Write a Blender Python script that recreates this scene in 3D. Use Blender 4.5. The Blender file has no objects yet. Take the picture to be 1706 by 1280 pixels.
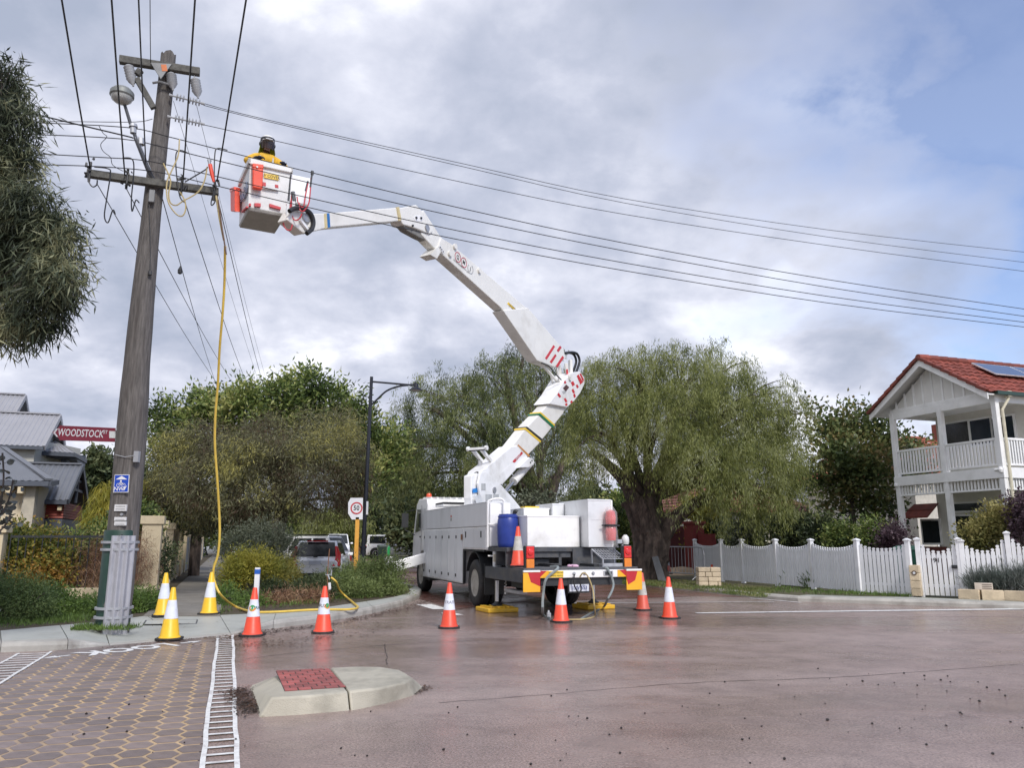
import bpy, bmesh, math, random
import numpy as np
from mathutils import Vector, Matrix
random.seed(7)
rng = np.random.default_rng(7)
sc = bpy.context.scene
COL = sc.collection
# ------------------------------------------------------------------ camera
F, H = 1300.0, 1.45                      # focal length in photo pixels (1706 wide), eye height in metres
PIT = math.atan(0.2)
CP, SP = math.cos(PIT), math.sin(PIT)
cd = bpy.data.cameras.new('camera'); cam = bpy.data.objects.new('camera', cd); COL.objects.link(cam)
cd.sensor_width = 36; cd.lens = 36 * F / 1706; cd.clip_end = 3000; cd.clip_start = 0.05
cam.location = (0, 0, H); cam.rotation_euler = (math.pi / 2 + PIT, 0, 0)
sc.camera = cam
# ------------------------------------------------------------------ sky
SUN_EL, SUN_AZ = math.radians(42), math.radians(152)     # sun behind the camera, to its side, veiled by cloud
w = bpy.data.worlds.new('World'); sc.world = w; w.use_nodes = True
nt = w.node_tree; nt.nodes.clear()
def N(t, **k):
    n = nt.nodes.new(t)
    for a, b in k.items(): setattr(n, a, b)
    return n
def L(a, b): nt.links.new(a, b)
def M_(op, a, b=None, c=None, clamp=False):
    n = N('ShaderNodeMath', operation=op); n.use_clamp = clamp
    for i, x in enumerate((a, b, c)):
        if x is None: continue
        if isinstance(x, (int, float)): n.inputs[i].default_value = x
        else: L(x, n.inputs[i])
    return n.outputs[0]
sky = N('ShaderNodeTexSky', sky_type='NISHITA'); sky.sun_disc = False
sky.sun_elevation = SUN_EL; sky.sun_rotation = SUN_AZ; sky.air_density = 1.0; sky.dust_density = 0.6; sky.ozone_density = 3.0
tc = N('ShaderNodeTexCoord'); sx = N('ShaderNodeSeparateXYZ'); L(tc.outputs['Generated'], sx.inputs[0])
den = M_('ADD', M_('MAXIMUM', sx.outputs[2], 0.0), 0.38)
cx = N('ShaderNodeCombineXYZ'); L(M_('DIVIDE', sx.outputs[0], den), cx.inputs[0]); L(M_('DIVIDE', sx.outputs[1], den), cx.inputs[1]); cx.inputs[2].default_value = 3.7
def noise(scale, det, rough, dist=0.0, off=None):
    n = N('ShaderNodeTexNoise'); n.inputs['Scale'].default_value = scale; n.inputs['Detail'].default_value = det
    n.inputs['Roughness'].default_value = rough; n.inputs['Distortion'].default_value = dist
    src = cx.outputs[0]
    if off:
        m = N('ShaderNodeVectorMath', operation='ADD'); L(src, m.inputs[0]); m.inputs[1].default_value = off; src = m.outputs[0]
    L(src, n.inputs['Vector']); return n.outputs['Fac']
def ramp(src, stops):
    r = N('ShaderNodeValToRGB'); L(src, r.inputs[0]); e = r.color_ramp.elements
    while len(e) < len(stops): e.new(0.5)
    for i, (p, c) in enumerate(stops): e[i].position = p; e[i].color = (*c, 1) if len(c) == 3 else c
    return r.outputs[0]
nb = noise(1.5, 5, 0.5, 0.2, (1.3, 0.4, 0)); nd = noise(4.6, 8, 0.56, 0.12, (5.1, 2.2, 0)); ng = noise(1.2, 5, 0.5, 0.15, (9.2, 7.1, 0))
mixv = M_('ADD', M_('MULTIPLY', nb, 0.55), M_('MULTIPLY', nd, 0.45))
cloud = ramp(mixv, [(0.37, (0.32, 0.36, 0.46)), (0.45, (0.43, 0.46, 0.56)), (0.52, (0.585, 0.605, 0.695)), (0.59, (0.86, 0.87, 0.92))])
# breaks of blue where the cloud deck thins towards the right-hand part of the sky
gapv = M_('ADD', M_('MULTIPLY', sx.outputs[0], 0.9), M_('MULTIPLY', sx.outputs[2], 0.5))
gapv = M_('ADD', gapv, M_('MULTIPLY', M_('SUBTRACT', ng, 0.5), 0.7))
gapv = M_('ADD', gapv, M_('MULTIPLY', M_('SUBTRACT', nd, 0.5), 0.6))
gapm = ramp(gapv, [(0.43, (0, 0, 0)), (0.57, (0.42, 0.42, 0.42)), (0.72, (0.88, 0.88, 0.88))])
skys = N('ShaderNodeMix', data_type='RGBA', blend_type='MULTIPLY'); skys.inputs['Factor'].default_value = 1
L(sky.outputs[0], skys.inputs['A']); skys.inputs['B'].default_value = (0.145, 0.135, 0.145, 1)
mx = N('ShaderNodeMix', data_type='RGBA'); L(gapm, mx.inputs['Factor']); L(cloud, mx.inputs['A']); L(skys.outputs['Result'], mx.inputs['B'])
bg = N('ShaderNodeBackground'); L(mx.outputs['Result'], bg.inputs[0]); bg.inputs[1].default_value = 1.04
out = N('ShaderNodeOutputWorld'); L(bg.outputs[0], out.inputs[0])
# ------------------------------------------------------------------ sun
sl = bpy.data.lights.new('sun', 'SUN'); so = bpy.data.objects.new('sun', sl); COL.objects.link(so)
sl.energy = 2.2; sl.angle = math.radians(12); sl.color = (1, 0.955, 0.89)
sd = Vector((math.sin(SUN_AZ) * math.cos(SUN_EL), math.cos(SUN_AZ) * math.cos(SUN_EL), math.sin(SUN_EL)))
so.rotation_euler = sd.to_track_quat('Z', 'Y').to_euler(); so.location = sd * 50
sc.view_settings.view_transform = 'Standard'; sc.view_settings.look = 'None'
sc.view_settings.exposure = 0.40; sc.view_settings.gamma = 1; sc.view_settings.use_curve_mapping = False
sc.cycles.max_bounces = 6; sc.cycles.transparent_max_bounces = 8
# ------------------------------------------------------------------ helpers
Z = Vector((0, 0, 1)); EYE = Vector((0, 0, H))
U = Vector((-0.334, 0.943, 0)).normalized()       # up the side street
V = Vector((0.943, 0.334, 0)).normalized()        # along the main road
def ray(px, py):
    a, b = (px - 853) / F, (640 - py) / F
    return Vector((a, CP - b * SP, SP + b * CP))
def at(px, py, Y):
    d = ray(px, py); return EYE + d * (Y / d.y)
def gnd(px, py, z=0.0):
    d = ray(px, py); return EYE + d * ((z - H) / d.z)
def onp(px, py, P0, n):
    d = ray(px, py); return EYE + d * ((P0 - EYE).dot(n) / d.dot(n))
def V3(*a): return Vector(a)
def lerp(a, b, t): return a + (b - a) * t
def basis(axis):
    a = axis.normalized(); r = Z if abs(a.z) < 0.9 else Vector((1, 0, 0))
    s = a.cross(r).normalized(); return s, s.cross(a).normalized(), a
class MB:
    def __init__(s): s.v = []; s.f = []
    def add(s, vs, fs):
        n = len(s.v); s.v += [tuple(x) for x in vs]; s.f += [tuple(i + n for i in f) for f in fs]; return s
    def hexa(s, p):      # 8 points: bottom 4 (ccw), top 4
        return s.add(p, [(3, 2, 1, 0), (4, 5, 6, 7), (0, 1, 5, 4), (1, 2, 6, 5), (2, 3, 7, 6), (3, 0, 4, 7)])
    def box(s, x0, x1, y0, y1, z0, z1):
        return s.hexa([(x0, y0, z0), (x1, y0, z0), (x1, y1, z0), (x0, y1, z0), (x0, y0, z1), (x1, y0, z1), (x1, y1, z1), (x0, y1, z1)])
    def obox(s, c, a, b, d):   # centre and three half-axis vectors
        c = Vector(c)
        return s.hexa([c - a - b - d, c + a - b - d, c + a + b - d, c - a + b - d, c - a - b + d, c + a - b + d, c + a + b + d, c - a + b + d])
    def bar(s, a, b, wd, ht, up=None):
        a = Vector(a); b = Vector(b); ax = (b - a)
        upv = up or (Z if abs(ax.normalized().z) < 0.95 else V)
        sd_ = ax.cross(upv).normalized(); up2 = sd_.cross(ax).normalized()
        return s.obox((a + b) / 2, ax / 2, sd_ * wd / 2, up2 * ht / 2)
    def cyl(s, a, b, r0, r1=None, n=12, cap=True):
        a = Vector(a); b = Vector(b); r1 = r0 if r1 is None else r1
        sx_, sy_, _ = basis(b - a); vs = []
        for p, r in ((a, r0), (b, r1)):
            for i in range(n):
                t = 2 * math.pi * i / n; vs.append(p + sx_ * math.cos(t) * r + sy_ * math.sin(t) * r)
        fs = [(i, (i + 1) % n, n + (i + 1) % n, n + i) for i in range(n)]
        if cap: fs += [tuple(range(n))[::-1], tuple(range(n, 2 * n))]
        return s.add(vs, fs)
    def tube(s, pts, r, n=6, cap=True):
        pts = [Vector(p) for p in pts]; m = len(pts); rs = r if isinstance(r, (list, tuple)) else [r] * m
        vs = []; ref = None
        for i, p in enumerate(pts):
            t = (pts[min(i + 1, m - 1)] - pts[max(i - 1, 0)])
            if t.length < 1e-9: t = Z.copy()
            t.normalize()
            if ref is None: ref = basis(t)[0]
            sdv = ref - t * ref.dot(t)
            if sdv.length < 1e-6: sdv = basis(t)[0]
            sdv.normalize(); ref = sdv; up_ = t.cross(sdv)
            for k in range(n):
                a = 2 * math.pi * k / n; vs.append(p + sdv * math.cos(a) * rs[i] + up_ * math.sin(a) * rs[i])
        fs = []
        for i in range(m - 1):
            for k in range(n):
                fs.append((i * n + k, i * n + (k + 1) % n, (i + 1) * n + (k + 1) % n, (i + 1) * n + k))
        if cap: fs += [tuple(range(n))[::-1], tuple(range((m - 1) * n, m * n))]
        return s.add(vs, fs)
    def prism(s, poly, vec):
        n = len(poly); vec = Vector(vec); poly = [Vector(p) for p in poly]
        nn = Vector((0, 0, 0))
        for i in range(n): nn += poly[i].cross(poly[(i + 1) % n])
        if nn.dot(vec) < 0: poly = poly[::-1]
        return s.add(poly + [p + vec for p in poly], [tuple(range(n))[::-1], tuple(range(n, 2 * n))] + [(i, (i + 1) % n, n + (i + 1) % n, n + i) for i in range(n)])
    def lathe(s, prof, org=(0, 0, 0), n=20, ax=None, cap=True):
        org = Vector(org); sx_, sy_, a = (Vector((1, 0, 0)), Vector((0, 1, 0)), Z) if ax is None else basis(ax)
        vs = []
        for r, z in prof:
            for k in range(n):
                t = 2 * math.pi * k / n; vs.append(org + sx_ * math.cos(t) * r + sy_ * math.sin(t) * r + a * z)
        m = len(prof); fs = [(i * n + k, i * n + (k + 1) % n, (i + 1) * n + (k + 1) % n, (i + 1) * n + k) for i in range(m - 1) for k in range(n)]
        if cap: fs += [tuple(range(n))[::-1], tuple(range((m - 1) * n, m * n))]
        return s.add(vs, fs)
    def quad(s, a, b, c, d): return s.add([a, b, c, d], [(0, 1, 2, 3)])
    def mesh(s, name, mt, M=None, smooth=False):
        me = bpy.data.meshes.new(name)
        vs = s.v if M is None else [tuple(M @ Vector(x)) for x in s.v]
        me.from_pydata(vs, [], s.f); me.update()
        if mt: me.materials.append(mt)
        if smooth:
            me.shade_smooth(); me.set_sharp_from_angle(angle=math.radians(38))
        return me
RINV = {}
def root(name, label, cat, loc=(0, 0, 0), rz=0.0, group=None, kind=None):
    o = bpy.data.objects.new(name, None); COL.objects.link(o); o.empty_display_size = 0.2
    o.location = loc; o.rotation_euler = (0, 0, rz)
    if kind: o['kind'] = kind
    if label: o['label'] = label
    if cat: o['category'] = cat
    if group: o['group'] = group
    RINV[o.name] = (Matrix.Translation(Vector(loc)) @ Matrix.Rotation(rz, 4, 'Z')).inverted()
    return o
def build(mb, name, mt, parent=None, world=True, smooth=False, bevel=0.0, label=None, cat=None, group=None, kind=None):
    if parent is not None:
        me = mb.mesh(name, mt, RINV[parent.name] if world else None, smooth)
        o = bpy.data.objects.new(name, me); COL.objects.link(o); o.parent = parent; RINV[o.name] = RINV[parent.name]
    else:
        vs = np.array(mb.v); c = Vector(((vs[:, 0].min() + vs[:, 0].max()) / 2, (vs[:, 1].min() + vs[:, 1].max()) / 2, vs[:, 2].min()))
        me = mb.mesh(name, mt, Matrix.Translation(-c), smooth)
        o = bpy.data.objects.new(name, me); COL.objects.link(o); o.location = c; RINV[o.name] = Matrix.Translation(-c)
    if bevel:
        md = o.modifiers.new('bev', 'BEVEL'); md.width = bevel; md.segments = 2; md.limit_method = 'ANGLE'; md.angle_limit = math.radians(40)
    for k, x in (('label', label), ('category', cat), ('group', group), ('kind', kind)):
        if x: o[k] = x
    return o
def copy_tree(o, parent=None):
    c = o.copy(); COL.objects.link(c); c.parent = parent
    if o.name in RINV: RINV[c.name] = RINV[o.name]
    for ch in list(o.children): copy_tree(ch, c)
    return c
def inst(me, name, parent, M, label=None):
    o = bpy.data.objects.new(name, me); COL.objects.link(o); o.parent = parent
    o.matrix_local = (RINV[parent.name] @ M) if parent is not None else M
    if label: o['label'] = label
    return o
_tx = {}
def text_geo(txt, size=1.0, bold=.012):
    """vertices (x, y) centred and faces of flat lettering"""
    if txt not in _tx:
        cu = bpy.data.curves.new('lettering', 'FONT'); cu.body = txt; cu.size = 1; cu.align_x = 'CENTER'; cu.align_y = 'CENTER'; cu.resolution_u = 2; cu.offset = bold
        o = bpy.data.objects.new('lettering', cu); COL.objects.link(o)
        me = o.to_mesh(); _tx[txt] = ([tuple(v.co[:2]) for v in me.vertices], [tuple(p.vertices) for p in me.polygons])
        o.to_mesh_clear(); bpy.data.objects.remove(o); bpy.data.curves.remove(cu)
    vs, fs = _tx[txt]; return [(x * size, y * size) for x, y in vs], fs
def text_on(mb, txt, size, c, ex, ey, sx=1.0, bold=.012):
    vs, fs = text_geo(txt, size, bold); c = Vector(c)
    return mb.add([c + ex * x * sx + ey * y for x, y in vs], fs)
# ------------------------------------------------------------------ materials
_m = {}
def mat(name, col, rough=0.6, metal=0.0, var=0.12, scale=6.0, bump=0.0, bscale=40.0, coat=0.0, stretch=None, dirt=None, dscale=1.5, emit=None, alpha=None, trans=0.0, ovar=0.0):
    if name in _m: return _m[name]
    m = bpy.data.materials.new(name); m.use_nodes = True; _m[name] = m
    t = m.node_tree; b = t.nodes['Principled BSDF']
    b.inputs['Roughness'].default_value = rough; b.inputs['Metallic'].default_value = metal
    if coat: b.inputs['Coat Weight'].default_value = coat; b.inputs['Coat Roughness'].default_value = 0.08
    if trans: b.inputs['Transmission Weight'].default_value = trans
    if alpha: b.inputs['Alpha'].default_value = alpha
    tcn = t.nodes.new('ShaderNodeTexCoord'); src = tcn.outputs['Object']
    if stretch:
        mp = t.nodes.new('ShaderNodeMapping'); mp.inputs['Scale'].default_value = stretch; t.links.new(src, mp.inputs[0]); src = mp.outputs[0]
    n1 = t.nodes.new('ShaderNodeTexNoise'); n1.inputs['Scale'].default_value = scale; n1.inputs['Detail'].default_value = 6; n1.inputs['Roughness'].default_value = 0.6
    t.links.new(src, n1.inputs['Vector'])
    r = t.nodes.new('ShaderNodeValToRGB'); t.links.new(n1.outputs['Fac'], r.inputs[0])
    lo = tuple(c * (1 - var * 1.6) for c in col); hi = tuple(min(1, c * (1 + var * 1.6)) for c in col)
    r.color_ramp.elements[0].position = 0.25; r.color_ramp.elements[1].position = 0.75
    r.color_ramp.elements[0].color = (*lo, 1); r.color_ramp.elements[1].color = (*hi, 1)
    cs = r.outputs[0]
    if dirt:
        n2 = t.nodes.new('ShaderNodeTexNoise'); n2.inputs['Scale'].default_value = dscale; n2.inputs['Detail'].default_value = 8; n2.inputs['Roughness'].default_value = 0.65
        t.links.new(src, n2.inputs['Vector'])
        r2 = t.nodes.new('ShaderNodeValToRGB'); t.links.new(n2.outputs['Fac'], r2.inputs[0])
        r2.color_ramp.elements[0].position = 0.50; r2.color_ramp.elements[0].color = (0, 0, 0, 1); r2.color_ramp.elements[1].position = 0.72; r2.color_ramp.elements[1].color = (1, 1, 1, 1)
        k = t.nodes.new('ShaderNodeMix'); k.data_type = 'RGBA'; t.links.new(r2.outputs[0], k.inputs['Factor']); t.links.new(cs, k.inputs['A']); k.inputs['B'].default_value = (*dirt, 1)
        cs = k.outputs['Result']
    if ovar:
        oi = t.nodes.new('ShaderNodeObjectInfo'); om = t.nodes.new('ShaderNodeMapRange'); t.links.new(oi.outputs['Random'], om.inputs[0]); om.inputs[3].default_value = 1 - ovar; om.inputs[4].default_value = 1 + ovar
        kk = t.nodes.new('ShaderNodeMix'); kk.data_type = 'RGBA'; kk.blend_type = 'MULTIPLY'; kk.inputs['Factor'].default_value = 1; t.links.new(cs, kk.inputs['A']); t.links.new(om.outputs[0], kk.inputs['B']); cs = kk.outputs['Result']
    t.links.new(cs, b.inputs['Base Color'])
    mr = t.nodes.new('ShaderNodeMapRange'); t.links.new(n1.outputs['Fac'], mr.inputs[0]); mr.inputs[3].default_value = max(0.02, rough - 0.1); mr.inputs[4].default_value = min(1, rough + 0.1)
    t.links.new(mr.outputs[0], b.inputs['Roughness'])
    if bump:
        n3 = t.nodes.new('ShaderNodeTexNoise'); n3.inputs['Scale'].default_value = bscale; n3.inputs['Detail'].default_value = 5; t.links.new(src, n3.inputs['Vector'])
        bp = t.nodes.new('ShaderNodeBump'); bp.inputs['Strength'].default_value = bump; bp.inputs['Distance'].default_value = 0.02; t.links.new(n3.outputs['Fac'], bp.inputs['Height']); t.links.new(bp.outputs[0], b.inputs['Normal'])
    if emit:
        b.inputs['Emission Color'].default_value = (*emit[:3], 1); b.inputs['Emission Strength'].default_value = emit[3]
    return m
def leafmat(name, cols, trans=0.3, scale=0.7, rough=0.5):
    if name in _m: return _m[name]
    m = bpy.data.materials.new(name); m.use_nodes = True; _m[name] = m
    t = m.node_tree; b = t.nodes['Principled BSDF']; b.inputs['Roughness'].default_value = rough; b.inputs['Specular IOR Level'].default_value = 0.3
    g = t.nodes.new('ShaderNodeNewGeometry'); tcn = t.nodes.new('ShaderNodeTexCoord')
    n1 = t.nodes.new('ShaderNodeTexNoise'); n1.inputs['Scale'].default_value = scale; n1.inputs['Detail'].default_value = 3; t.links.new(tcn.outputs['Object'], n1.inputs['Vector'])
    a = t.nodes.new('ShaderNodeMath'); a.operation = 'MULTIPLY_ADD'; t.links.new(g.outputs['Random Per Island'], a.inputs[0]); a.inputs[1].default_value = 0.6
    s = t.nodes.new('ShaderNodeMath'); s.operation = 'MULTIPLY_ADD'; t.links.new(n1.outputs['Fac'], s.inputs[0]); s.inputs[1].default_value = 2.1; s.inputs[2].default_value = -0.82  # clump tone: leaf colour variety, widened to imitate highlights and shaded gaps
    t.links.new(s.outputs[0], a.inputs[2])
    r = t.nodes.new('ShaderNodeValToRGB'); t.links.new(a.outputs[0], r.inputs[0]); e = r.color_ramp.elements
    while len(e) < len(cols): e.new(0.5)
    for i, c in enumerate(cols): e[i].position = 0.1 + 0.8 * i / (len(cols) - 1); e[i].color = (*c, 1)
    t.links.new(r.outputs[0], b.inputs['Base Color'])
    tr = t.nodes.new('ShaderNodeBsdfTranslucent'); t.links.new(r.outputs[0], tr.inputs[0])
    mxs = t.nodes.new('ShaderNodeMixShader'); mxs.inputs[0].default_value = trans; t.links.new(b.outputs[0], mxs.inputs[1]); t.links.new(tr.outputs[0], mxs.inputs[2])
    t.links.new(mxs.outputs[0], t.nodes['Material Output'].inputs[0])
    return m
WHITE = mat('white_paint', (0.85, 0.85, 0.85), 0.35, var=0.03, scale=3, dirt=(0.60, 0.59, 0.56), dscale=1.3, coat=0.2)
CREAMW = mat('boom_paint', (0.76, 0.75, 0.71), 0.4, var=0.03, scale=2, dirt=(0.60, 0.58, 0.53), dscale=1.2)
ALU = mat('worn_aluminium', (0.74, 0.75, 0.76), 0.42, 0.25, var=0.06, scale=2.5, dirt=(0.52, 0.53, 0.54), dscale=1.0)
GREYB = mat('bin_paint', (0.66, 0.67, 0.69), 0.42, ovar=0.05, var=0.05, scale=2.2, dirt=(0.50, 0.51, 0.52), dscale=1.8, stretch=(1, 1, .4))
BLACK = mat('black_steel', (0.025, 0.027, 0.03), 0.5, var=0.2)
RUBBER = mat('tyre_rubber', (0.022, 0.022, 0.023), 0.75, var=0.25, scale=12, dirt=(0.06, 0.05, 0.045), dscale=5)
STEEL = mat('bright_steel', (0.55, 0.55, 0.55), 0.3, 0.9, var=0.06)
GALV = mat('galvanised', (0.42, 0.43, 0.45), 0.5, 0.5, var=0.12, scale=5, dirt=(0.30, 0.31, 0.33), dscale=3)
DGREY = mat('dark_grey_steel', (0.06, 0.065, 0.075), 0.55, var=0.2, dirt=(0.12, 0.11, 0.10), dscale=4)
RED = mat('red_marking', (0.55, 0.035, 0.045), 0.45, var=0.1)
WMARK = mat('white_marking', (0.72, 0.72, 0.70), 0.6, var=0.12, scale=20, dirt=(0.42, 0.38, 0.37), dscale=7)
YEL = mat('yellow_plastic', (0.78, 0.46, 0.03), 0.45, var=0.08, dirt=(0.5, 0.3, 0.06), dscale=6)
YSTK = mat('yellow_sticker', (0.80, 0.55, 0.06), 0.5, var=0.05)
BLKTXT = mat('black_print', (0.03, 0.03, 0.03), 0.6, var=0.05)
GLASS = mat('dark_glass', (0.02, 0.024, 0.027), 0.06, var=0.1)
BLUE = mat('blue_plastic', (0.020, 0.045, 0.26), 0.38, var=0.1)
REDLENS = mat('red_lens', (0.62, 0.02, 0.02), 0.15, var=0.1, coat=0.5)
AMBER = mat('amber_lens', (0.75, 0.22, 0.02), 0.15, var=0.1, coat=0.5)
ORANGE = mat('orange_plastic', (0.80, 0.075, 0.032), 0.45, ovar=0.08, var=0.07, dirt=(0.62, 0.07, 0.04), dscale=5)
ORDIRT = mat('faded_orange', (0.66, 0.10, 0.06), 0.5, var=0.08, dirt=(0.42, 0.12, 0.08), dscale=5)
REFL = mat('reflective_sleeve', (0.72, 0.75, 0.82), 0.35, var=0.04, scale=8, dirt=(0.58, 0.60, 0.65), dscale=7)
REFLD = mat('scuffed_sleeve', (0.52, 0.50, 0.46), 0.5, var=0.12, scale=10, dirt=(0.36, 0.33, 0.28), dscale=9)
CYEL = mat('cone_yellow', (0.82, 0.50, 0.02), 0.42, var=0.06)
CABLE = mat('wire_black', (0.02, 0.02, 0.022), 0.5, var=0.1)
WOOD = mat('weathered_pole_timber', (0.115, 0.105, 0.098), 0.85, var=0.34, scale=9, stretch=(4, 4, 0.35), bump=0.6, bscale=14, dirt=(0.07, 0.06, 0.055), dscale=5)
ARMW = mat('crossarm_timber', (0.10, 0.098, 0.088), 0.85, var=0.3, scale=14, bump=0.4, bscale=20)
CONC = mat('footpath_concrete', (0.40, 0.41, 0.375), 0.5, var=0.10, scale=2.2, bump=0.25, bscale=120, dirt=(0.26, 0.265, 0.24), dscale=1.1)
KERB = mat('kerb_concrete', (0.40, 0.385, 0.35), 0.6, var=0.14, scale=3, bump=0.4, bscale=90, dirt=(0.22, 0.20, 0.175), dscale=2.5)
ISL = mat('island_concrete', (0.44, 0.41, 0.33), 0.6, var=0.10, scale=3.5, bump=0.4, bscale=110, dirt=(0.27, 0.25, 0.20), dscale=2.2)
HWHITE = mat('house_white_paint', (0.84, 0.84, 0.83), 0.5, var=0.03, dirt=(0.66, 0.66, 0.64), dscale=0.8)
FENCEW = mat('fence_white_paint', (0.76, 0.77, 0.79), 0.5, ovar=0.05, var=0.05, scale=3, dirt=(0.55, 0.55, 0.53), dscale=1.6)
CREAM = mat('cream_render', (0.60, 0.50, 0.33), 0.8, var=0.06, scale=2, bump=0.15, bscale=60, dirt=(0.40, 0.33, 0.22), dscale=1.0)
ZINC = mat('grey_roof_sheet', (0.33, 0.33, 0.35), 0.42, 0.2, var=0.06, scale=1.5)
ZINCD = mat('slate_roof_sheet', (0.15, 0.158, 0.175), 0.42, 0.2, var=0.07, scale=1.5)
TRIMD = mat('dark_grey_trim', (0.07, 0.08, 0.10), 0.5, var=0.08)
TILE = mat('terracotta_tile', (0.205, 0.050, 0.033), 0.75, ovar=0.28, var=0.25, scale=5, dirt=(0.22, 0.06, 0.045), dscale=2)
BARK = mat('rough_dark_bark', (0.062, 0.047, 0.039), 0.9, var=0.6, scale=7, stretch=(1, 1, 0.35), bump=1.0, bscale=9, dirt=(0.18, 0.135, 0.11), dscale=6)
BARKG = mat('grey_bark', (0.085, 0.07, 0.06), 0.9, var=0.4, scale=10, stretch=(1, 1, 0.4), bump=0.8, bscale=14)
LIME = mat('limestone', (0.56, 0.46, 0.32), 0.85, ovar=0.15, var=0.16, scale=4, bump=0.5, bscale=30)
SOIL = mat('garden_soil', (0.075, 0.058, 0.040), 0.95, var=0.4, scale=5, bump=0.8, bscale=25)
# ------------------------------------------------------------------ ground, road, kerbs
def smooth(pts, k=5):
    out = []; m = len(pts)
    for i in range(m - 1):
        p0, p1, p2, p3 = pts[max(i - 1, 0)], pts[i], pts[i + 1], pts[min(i + 2, m - 1)]
        for j in range(k):
            t = j / k; out.append(.5 * ((2 * p1) + (p2 - p0) * t + (2 * p0 - 5 * p1 + 4 * p2 - p3) * t * t + (3 * p1 - p0 - 3 * p2 + p3) * t ** 3))
    return out + [pts[-1]]
def wet_road(name, a, b_, wetlo, wethi):
    m = bpy.data.materials.new(name); m.use_nodes = True; t = m.node_tree; b = t.nodes['Principled BSDF']
    tcn = t.nodes.new('ShaderNodeTexCoord')
    def nz(s, d=6, r=0.6, st=None):
        n = t.nodes.new('ShaderNodeTexNoise'); n.inputs['Scale'].default_value = s; n.inputs['Detail'].default_value = d; n.inputs['Roughness'].default_value = r
        v = tcn.outputs['Object']
        if st:
            mp = t.nodes.new('ShaderNodeMapping'); mp.inputs['Scale'].default_value = st; mp.inputs['Rotation'].default_value = (0, 0, 0.34); t.links.new(v, mp.inputs[0]); v = mp.outputs[0]
        t.links.new(v, n.inputs['Vector']); return n.outputs['Fac']
    big = nz(0.22, 5, 0.55, (0.35, 1.3, 1)); mid = nz(1.6, 6, 0.65, (0.5, 1.2, 1)); fine = nz(55, 6, 0.8); agg = nz(60, 4, 0.7)
    r = t.nodes.new('ShaderNodeValToRGB'); t.links.new(big, r.inputs[0]); r.color_ramp.elements[0].position = 0.35; r.color_ramp.elements[1].position = 0.66
    r.color_ramp.elements[0].color = (*a, 1); r.color_ramp.elements[1].color = (*b_, 1)
    f = t.nodes.new('ShaderNodeValToRGB'); t.links.new(fine, f.inputs[0]); f.color_ramp.elements[0].position = 0.34; f.color_ramp.elements[1].position = 0.68
    f.color_ramp.elements[0].color = (0.30, 0.29, 0.29, 1); f.color_ramp.elements[1].color = (2.0, 1.95, 1.92, 1)
    k = t.nodes.new('ShaderNodeMix'); k.data_type = 'RGBA'; k.blend_type = 'MULTIPLY'; k.inputs['Factor'].default_value = 1; t.links.new(r.outputs[0], k.inputs['A']); t.links.new(f.outputs[0], k.inputs['B'])
    vo = t.nodes.new('ShaderNodeTexVoronoi'); vo.feature = 'DISTANCE_TO_EDGE'; vo.inputs['Scale'].default_value = 0.42
    wn = t.nodes.new('ShaderNodeTexNoise'); wn.inputs['Scale'].default_value = 1.4; wn.inputs['Detail'].default_value = 6; t.links.new(tcn.outputs['Object'], wn.inputs['Vector'])
    wa = t.nodes.new('ShaderNodeVectorMath'); wa.operation = 'MULTIPLY_ADD'; t.links.new(wn.outputs['Color'], wa.inputs[0]); wa.inputs[1].default_value = (.9, .9, 0); t.links.new(tcn.outputs['Object'], wa.inputs[2]); t.links.new(wa.outputs[0], vo.inputs['Vector'])
    vr_ = t.nodes.new('ShaderNodeValToRGB'); t.links.new(vo.outputs['Distance'], vr_.inputs[0]); vr_.color_ramp.elements[0].position = 0.0; vr_.color_ramp.elements[0].color = (.55, .52, .52, 1); vr_.color_ramp.elements[1].position = 0.006; vr_.color_ramp.elements[1].color = (1, 1, 1, 1)
    cm = t.nodes.new('ShaderNodeMix'); cm.data_type = 'RGBA'; cm.blend_type = 'MULTIPLY'; cmf = t.nodes.new('ShaderNodeMath'); cmf.operation = 'MULTIPLY'; t.links.new(nz(0.5, 2), cmf.inputs[0]); cmf.inputs[1].default_value = .5; t.links.new(cmf.outputs[0], cm.inputs['Factor']); t.links.new(k.outputs['Result'], cm.inputs['A']); t.links.new(vr_.outputs[0], cm.inputs['B'])
    st_ = t.nodes.new('ShaderNodeValToRGB'); t.links.new(nz(2.2, 8, 0.7), st_.inputs[0]); st_.color_ramp.elements[0].position = .36; st_.color_ramp.elements[0].color = (.80, .785, .785, 1); st_.color_ramp.elements[1].position = .58; st_.color_ramp.elements[1].color = (1.06, 1.05, 1.04, 1)
    cn = t.nodes.new('ShaderNodeMix'); cn.data_type = 'RGBA'; cn.blend_type = 'MULTIPLY'; cn.inputs['Factor'].default_value = 1; t.links.new(cm.outputs['Result'], cn.inputs['A']); t.links.new(st_.outputs[0], cn.inputs['B'])
    t.links.new(cn.outputs['Result'], b.inputs['Base Color'])
    ad = t.nodes.new('ShaderNodeMath'); ad.operation = 'MULTIPLY_ADD'; t.links.new(mid, ad.inputs[0]); ad.inputs[1].default_value = 0.6; t.links.new(big, ad.inputs[2])
    mr = t.nodes.new('ShaderNodeMapRange'); t.links.new(ad.outputs[0], mr.inputs[0]); mr.inputs[1].default_value = 0.70; mr.inputs[2].default_value = 0.92; mr.inputs[3].default_value = wetlo; mr.inputs[4].default_value = wethi
    t.links.new(mr.outputs[0], b.inputs['Roughness'])
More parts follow.
